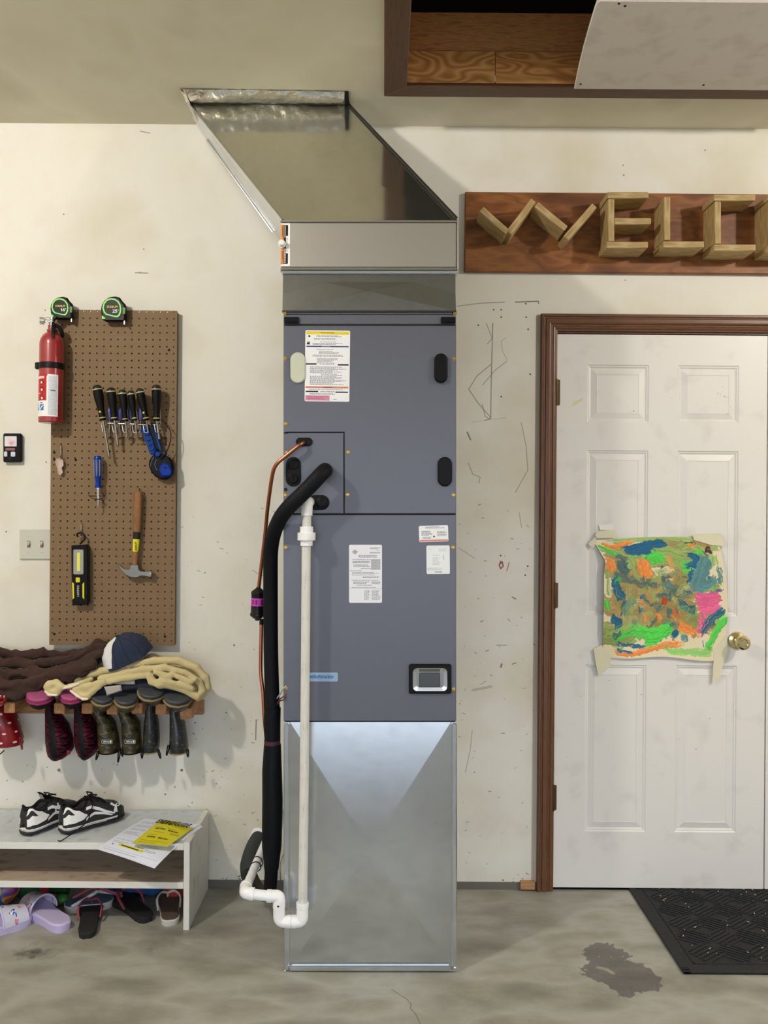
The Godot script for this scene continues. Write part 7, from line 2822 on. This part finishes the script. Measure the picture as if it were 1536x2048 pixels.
func bench_things() -> void:
	cleat("left cleat with its tongue up, toe tucked behind the other shoe on the bench", H(47, 1672, BY + 0.002), H(150, 1627, BY + 0.002), true)
	cleat("right cleat in front on the bench, toe emblem and loose lace showing", H(122, 1668, BY + 0.002), H(243, 1630, BY + 0.002), false)
	# papers
	var im := blank(512, 640, Color(0.90, 0.915, 0.97))
	var ink := Color(0.52, 0.55, 0.66)
	for r in [[30, 60, 260, 110], [26, 140, 230, 190], [24, 220, 200, 260], [24, 290, 190, 340], [30, 430, 470, 446], [30, 466, 200, 474], [270, 452, 480, 462], [36, 484, 150, 492], [330, 500, 440, 524], [30, 600, 470, 612]]:
		print_rows(im, r[0], r[1], r[2], r[3], 14, 5, ink, 0.9)
	im.fill_rect(Rect2i(14, 576, 480, 2), ink)
	poly_fill(im, [[96, 500], [112, 492], [326, 508], [338, 522], [330, 538], [110, 524]], Color(0.86, 0.82, 0.16))
	stroke(im, [[130, 508], [290, 522]], 6, Color(0.14, 0.13, 0.06), 1.0)
	dab(im, 56, 520, 7, Color(0.15, 0.15, 0.18), 1.0)
	print_rows(im, 262, 488, 320, 500, 12, 8, Color(0.12, 0.22, 0.2), 1.1)
	stroke(im, [[170, 14], [200, 40], [220, 90]], 10, Color(0.1, 0.1, 0.1), 0.9)
	thing("paper_stack", "stack of white printed papers overhanging the front of the bench", "papers", H(300, 1690, BY))
	var corners := [H(290, 1638, BY + 0.010), H(399, 1650, BY + 0.012), H(308, 1735, 0.246), H(194, 1699, BY + 0.002)]
	var sheet := func(off: Vector3, spin: float) -> Callable:
		return func(u: float, v: float) -> Vector3:
			var a: Vector3 = corners[3].lerp(corners[2], u)
			var c: Vector3 = corners[0].lerp(corners[1], u)
			var p := a.lerp(c, v)
			p.y += 0.010 * sin(PI * v) * (0.4 + 0.6 * u)
			var m: Vector3 = (corners[0] + corners[2]) / 2
			return m + Basis(Vector3(0, 1, 0), spin) * (p - m) + off
	var b := nb()
	b.grid(sheet.call(Vector3(0, 0.0022, 0), 0.0), 14, 14)
	part(b, "sheet", picture(mat(Color.WHITE, 0.6), im))
	for s in [[Vector3(0.002, 0.0011, 0.001), 0.012], [Vector3(0.006, 0.0, -0.002), -0.02], [Vector3(0.010, -0.0012, 0.002), -0.05]]:
		b = nb()
		b.grid(sheet.call(s[0], s[1]), 10, 10)
		part(b, "sheet", mat(rgb(228, 230, 240), 0.6))
	# yellow energy flyer on the stack
	im = blank(320, 400, Color(0.88, 0.84, 0.06))
	var dk := Color(0.42, 0.38, 0.03)
	for r in [[40, 110, 120, 116], [150, 110, 230, 116], [70, 190, 180, 198], [210, 170, 300, 196], [60, 236, 150, 242], [40, 330, 290, 338], [40, 360, 200, 368]]:
		print_rows(im, r[0], r[1], r[2], r[3], 10, 5, dk, 0.9)
	for r in [[50, 128, 92, 26], [170, 128, 90, 26], [60, 262, 76, 28], [160, 262, 90, 28]]:
		print_rows(im, r[0], r[1], r[0] + r[2], r[1] + r[3], 30, 22, Color(0.3, 0.27, 0.03), 1.2)
	im.fill_rect(Rect2i(0, 386, 320, 14), Color(0.75, 0.72, 0.68))
	var yc := [H(319, 1641, BY + 0.018), H(387, 1652, BY + 0.021), H(334, 1694, BY + 0.006), H(263, 1687, BY + 0.013)]
	thing("energy_label", "bright yellow energy label lying on top of the paper stack", "label", H(325, 1668, BY + 0.015))
	b = nb()
	var fly := func(u: float, v: float) -> Vector3:
		var a: Vector3 = yc[3].lerp(yc[2], u)
		var c: Vector3 = yc[0].lerp(yc[1], u)
		var p := a.lerp(c, v)
		p.y += 0.006 * sin(PI * u * 1.6) * v
		return p
	b.grid(fly, 10, 10)
	part(b, "sheet", picture(mat(Color.WHITE, 0.5), im))
	var tx: Vector3 = (yc[1] - yc[0])
	var ty: Vector3 = (yc[0] - yc[3])
	var up := tx.cross(ty).normalized()
	var bs := Basis(tx.normalized(), up.cross(tx.normalized()), up)
	words("ENERGYGUIDE", fly.call(0.5, 0.9) + up * 0.0035, tx.length() * 0.94, ty.length() * 0.15, M.ink, R, bs)


# ---------------------------------------------------------------- footwear on the floor
func foot_outline(l: float, w: float) -> Array:
	var keys := [[0.0, 0.30], [0.02, 0.46], [0.07, 0.66], [0.16, 0.78], [0.32, 0.76], [0.48, 0.80], [0.64, 0.96], [0.76, 1.0], [0.87, 0.90], [0.95, 0.66], [0.985, 0.42], [1.0, 0.2]]
	var out := []
	for k in keys:
		out.append(Vector2(k[1] * w, k[0] * l))
	for j in range(keys.size() - 1, -1, -1):
		out.append(Vector2(-keys[j][1] * w * (0.94 if j in [3, 4, 5] else 1.0), keys[j][0] * l))
	return out


func footwear(called: String, label: String, category: String, group: String, heel: Vector3, toe: Vector3, w: float, thick: float, sole_m: Material, top_m: Material) -> Transform3D:
	thing(called, label, category, heel, group)
	var d := toe - heel
	var l := d.length()
	d = d.normalized()
	var s := d.cross(Vector3.UP).normalized()
	var T := Transform3D(Basis(s, d, s.cross(d)), heel)
	var b := nb()
	b.prism(foot_outline(l, w), 0.0, thick, 0.003, T, 1.0)
	part(b, "sole", sole_m)
	b = nb()
	var o := []
	for p in foot_outline(l, w):
		o.append(Vector2(p.x * 0.93, l * 0.5 + (p.y - l * 0.5) * 0.965))
	b.prism(o, thick - 0.001, thick + 0.002, 0.001, T, 1.0)
	part(b, "footbed", top_m)
	return T


func slide(label: String, heel: Vector3, toe: Vector3) -> void:
	var lav := mat(rgb(196, 186, 224), 0.5)
	var T := footwear("slide_sandal", label, "sandal", "lavender slides on the floor", heel, toe, 0.046, 0.028, lav, lav)
	var l := (toe - heel).length()
	var im := blank(256, 128, Color(0.80, 0.80, 0.88))
	for k in 26:
		var x := rng.randf_range(10, 246)
		var y := rng.randf_range(12, 116)
		var c: Color = [Color(0.12, 0.25, 0.55), Color(0.2, 0.4, 0.72), Color(0.12, 0.2, 0.42), Color(0.92, 0.5, 0.5), Color(0.96, 0.96, 0.98)][k % 5 if k < 22 else 3]
		stroke(im, [[x, y], [x + rng.randf_range(-18, 18), y + rng.randf_range(-14, 14)], [x + rng.randf_range(-20, 20), y + rng.randf_range(-20, 20)]], rng.randf_range(2, 4.5), c, 0.9)
	var b := nb()
	var arch := func(u: float, v: float, g: float) -> Vector3:
		var a := PI * (1.0 - u)
		var t := lerpf(0.56, 0.90, v)
		var rad := lerpf(0.050, 0.043, v) + g
		var hh := lerpf(0.056, 0.036, v) + g
		return T * Vector3(cos(a) * rad, t * l, 0.024 + sin(a) * hh)
	b.grid(func(u: float, v: float) -> Vector3: return arch.call(u, v, 0.0), 24, 6)
	b.grid(func(u: float, v: float) -> Vector3: return arch.call(1.0 - u, v, -0.005), 24, 6)
	part(b, "strap", picture(mat(Color.WHITE, 0.45), im))
	b = nb()
	for v in [0.0, 1.0]:
		var row := []
		for j in 25:
			row.append(arch.call(j / 24.0, v, -0.0025))
		b.tube(row, 0.0035, 8)
	part(b, "strap_edge", lav)


func flip_flop(label: String, group: String, heel: Vector3, toe: Vector3, w: float, sole_m: Material, top_m: Material, strap_m: Material) -> void:
	var T := footwear("flip_flop", label, "flip flop", group, heel, toe, w, 0.02, sole_m, top_m)
	var l := (toe - heel).length()
	var post := T * Vector3(0, 0.80 * l, 0.021)
	var top := T * Vector3(0, 0.77 * l, 0.038)
	var b := nb()
	for s in [-1.0, 1.0]:
		b.tube(smooth_path([top, T * Vector3(s * w * 0.55, 0.68 * l, 0.050), T * Vector3(s * w * 0.92, 0.52 * l, 0.044), T * Vector3(s * w * 0.86, 0.38 * l, 0.021)], 5), [0.004, 0.0044, 0.0048, 0.0052, 0.0055, 0.0056, 0.0057, 0.0058, 0.0058, 0.0058, 0.0057, 0.0055, 0.0053, 0.005, 0.0048, 0.0046], 8, true, 0.6)
	b.tube([post, top], 0.0035, 8)
	part(b, "strap", strap_m)


func floor_shoes() -> void:
	slide("lavender slide with blue print strap at the left edge, nearest the camera", H(-92, 1893, 0.0), H(62, 1840, 0.0))
	slide("lavender slide half under the bench, beside the black flip flop", H(131, 1864, 0.0), H(54, 1815, 0.0))
	var blk := mat(rgb(26, 25, 26), 0.8)
	var rose := mat(rgb(150, 66, 84), 0.5)
	flip_flop("black flip flop with pink straps standing out in front of the bench", "black and pink flip flops", H(173, 1879, 0.0), H(186, 1806, 0.0), 0.040, blk, blk, rose)
	flip_flop("black flip flop with pink straps lying askew under the bench shelf", "black and pink flip flops", H(297, 1846, 0.0), H(226, 1790, 0.0), 0.042, blk, blk, rose)
	var prn := skin(mat(rgb(112, 104, 96), 0.8), noise_tex(0.03, [[0.0, Color(0.4, 0.55, 0.4)], [0.35, Color(0.95, 0.7, 0.6)], [0.5, Color(0.9, 0.9, 0.95)], [0.75, Color(0.6, 0.6, 0.6)], [1.0, Color(0.95, 0.7, 0.45)]]), Vector3(8, 8, 8))
	flip_flop("grey patterned flip flop with white sole and white strap beside the bench side panel", "", H(341, 1853, 0.0), H(334, 1794, 0.0), 0.042, mat(rgb(206, 200, 194), 0.6), prn, mat(rgb(214, 206, 200), 0.5))
	# sandal in the dark at the back
	var T := footwear("flip_flop", "blue and pink patterned sandal with white sole in the dark under the bench", "sandal", "", H(128, 1822, 0.0), H(228, 1806, 0.0), 0.046, 0.024, mat(rgb(206, 204, 204), 0.6), skin(mat(rgb(92, 124, 150), 0.7), noise_tex(0.02, [[0.0, Color(0.5, 0.6, 0.9)], [0.5, Color(1, 0.9, 0.9)], [1.0, Color(0.5, 1, 0.9)]]), Vector3(8, 8, 8)))
	var b := nb()
	for s in [[-0.03, 0.12, 0.02, 0.62, rose], [0.035, 0.10, 0.0, 0.45, mat(rgb(206, 208, 214), 0.5)]]:
		b = nb()
		b.tube(smooth_path([T * Vector3(s[0], 0.24 * s[1], 0.026), T * Vector3(s[0] * 0.6, 0.10, 0.055), T * Vector3(s[2], 0.24 * s[3], 0.05), T * Vector3(s[2], 0.19, 0.028)], 4), 0.006, 8, true, 0.5)
		part(b, "strap", s[4])
	# bits at the very back
	var at := H(12, 1806, 0.0) + Vector3(0, 0.0, 0)
	thing("toy_ball", "multicoloured toy ball under the bench at the left edge", "ball", at)
	b = nb()
	b.ball(at + Vector3(0, 0.048, 0), Vector3(0.048, 0.048, 0.048), 24)
	part(b, "ball", skin(mat(Color.WHITE, 0.35), noise_tex(0.012, [[0.0, Color(0.1, 0.3, 0.7)], [0.35, Color(0.1, 0.35, 0.75)], [0.42, Color(0.85, 0.72, 0.12)], [0.58, Color(0.88, 0.74, 0.14)], [0.64, Color(0.7, 0.1, 0.4)], [1.0, Color(0.72, 0.12, 0.45)]], 256, 1, 6), Vector3(5, 5, 5)))
	at = H(88, 1796, 0.0)
	thing("toy_bin", "dark green plastic bin with a pink patch at the back under the bench", "bin", at)
	b = nb()
	b.box(at + Vector3(0, 0.045, 0), Vector3(0.17, 0.09, 0.06), 0.012)
	part(b, "body", mat(rgb(24, 92, 50), 0.5))
	b = nb()
	b.box(at + Vector3(0.014, 0.048, 0.0305), Vector3(0.032, 0.03, 0.004), 0.001)
	part(b, "patch", mat(rgb(196, 60, 90), 0.5))
	at = H(112, 1812, 0.0)
	thing("toy_boat", "small yellow and green plastic toy under the bench behind the slide", "toy", at)
	b = nb()
	b.ball(at + Vector3(-0.01, 0.02, 0), Vector3(0.045, 0.02, 0.025), 16)
	part(b, "hull", mat(rgb(206, 140, 30), 0.5))
	b = nb()
	b.ball(at + Vector3(0.02, 0.026, 0.004), Vector3(0.026, 0.018, 0.02), 14)
	part(b, "deck", mat(rgb(52, 120, 40), 0.5))
	at = H(262, 1788, 0.0)
	var rip := FastNoiseLite.new()
	rip.seed = 14
	rip.frequency = 18.0
	b = sb(at)
	b.blob([[at + Vector3(-0.05, 0.04, 0), at + Vector3(0.05, 0.045, 0.0), 0.036, 0.04], [at + Vector3(0.0, 0.06, 0), at + Vector3(0.09, 0.04, 0.01), 0.03, 0.032]], 0.006, 0.006, rip, 0.012)
	solo(b, "fabric_bag", mat(rgb(38, 84, 140), 0.7), at, "crumpled blue fabric bag at the back under the bench shelf", "bag")
	at = H(352, 1796, 0.0)
	thing("toy_ball", "dull red ball under the bench next to the side panel", "ball", at)
	b = nb()
	b.ball(at + Vector3(0, 0.045, 0), Vector3(0.045, 0.045, 0.045), 20)
	part(b, "ball", mat(rgb(176, 70, 54), 0.5))
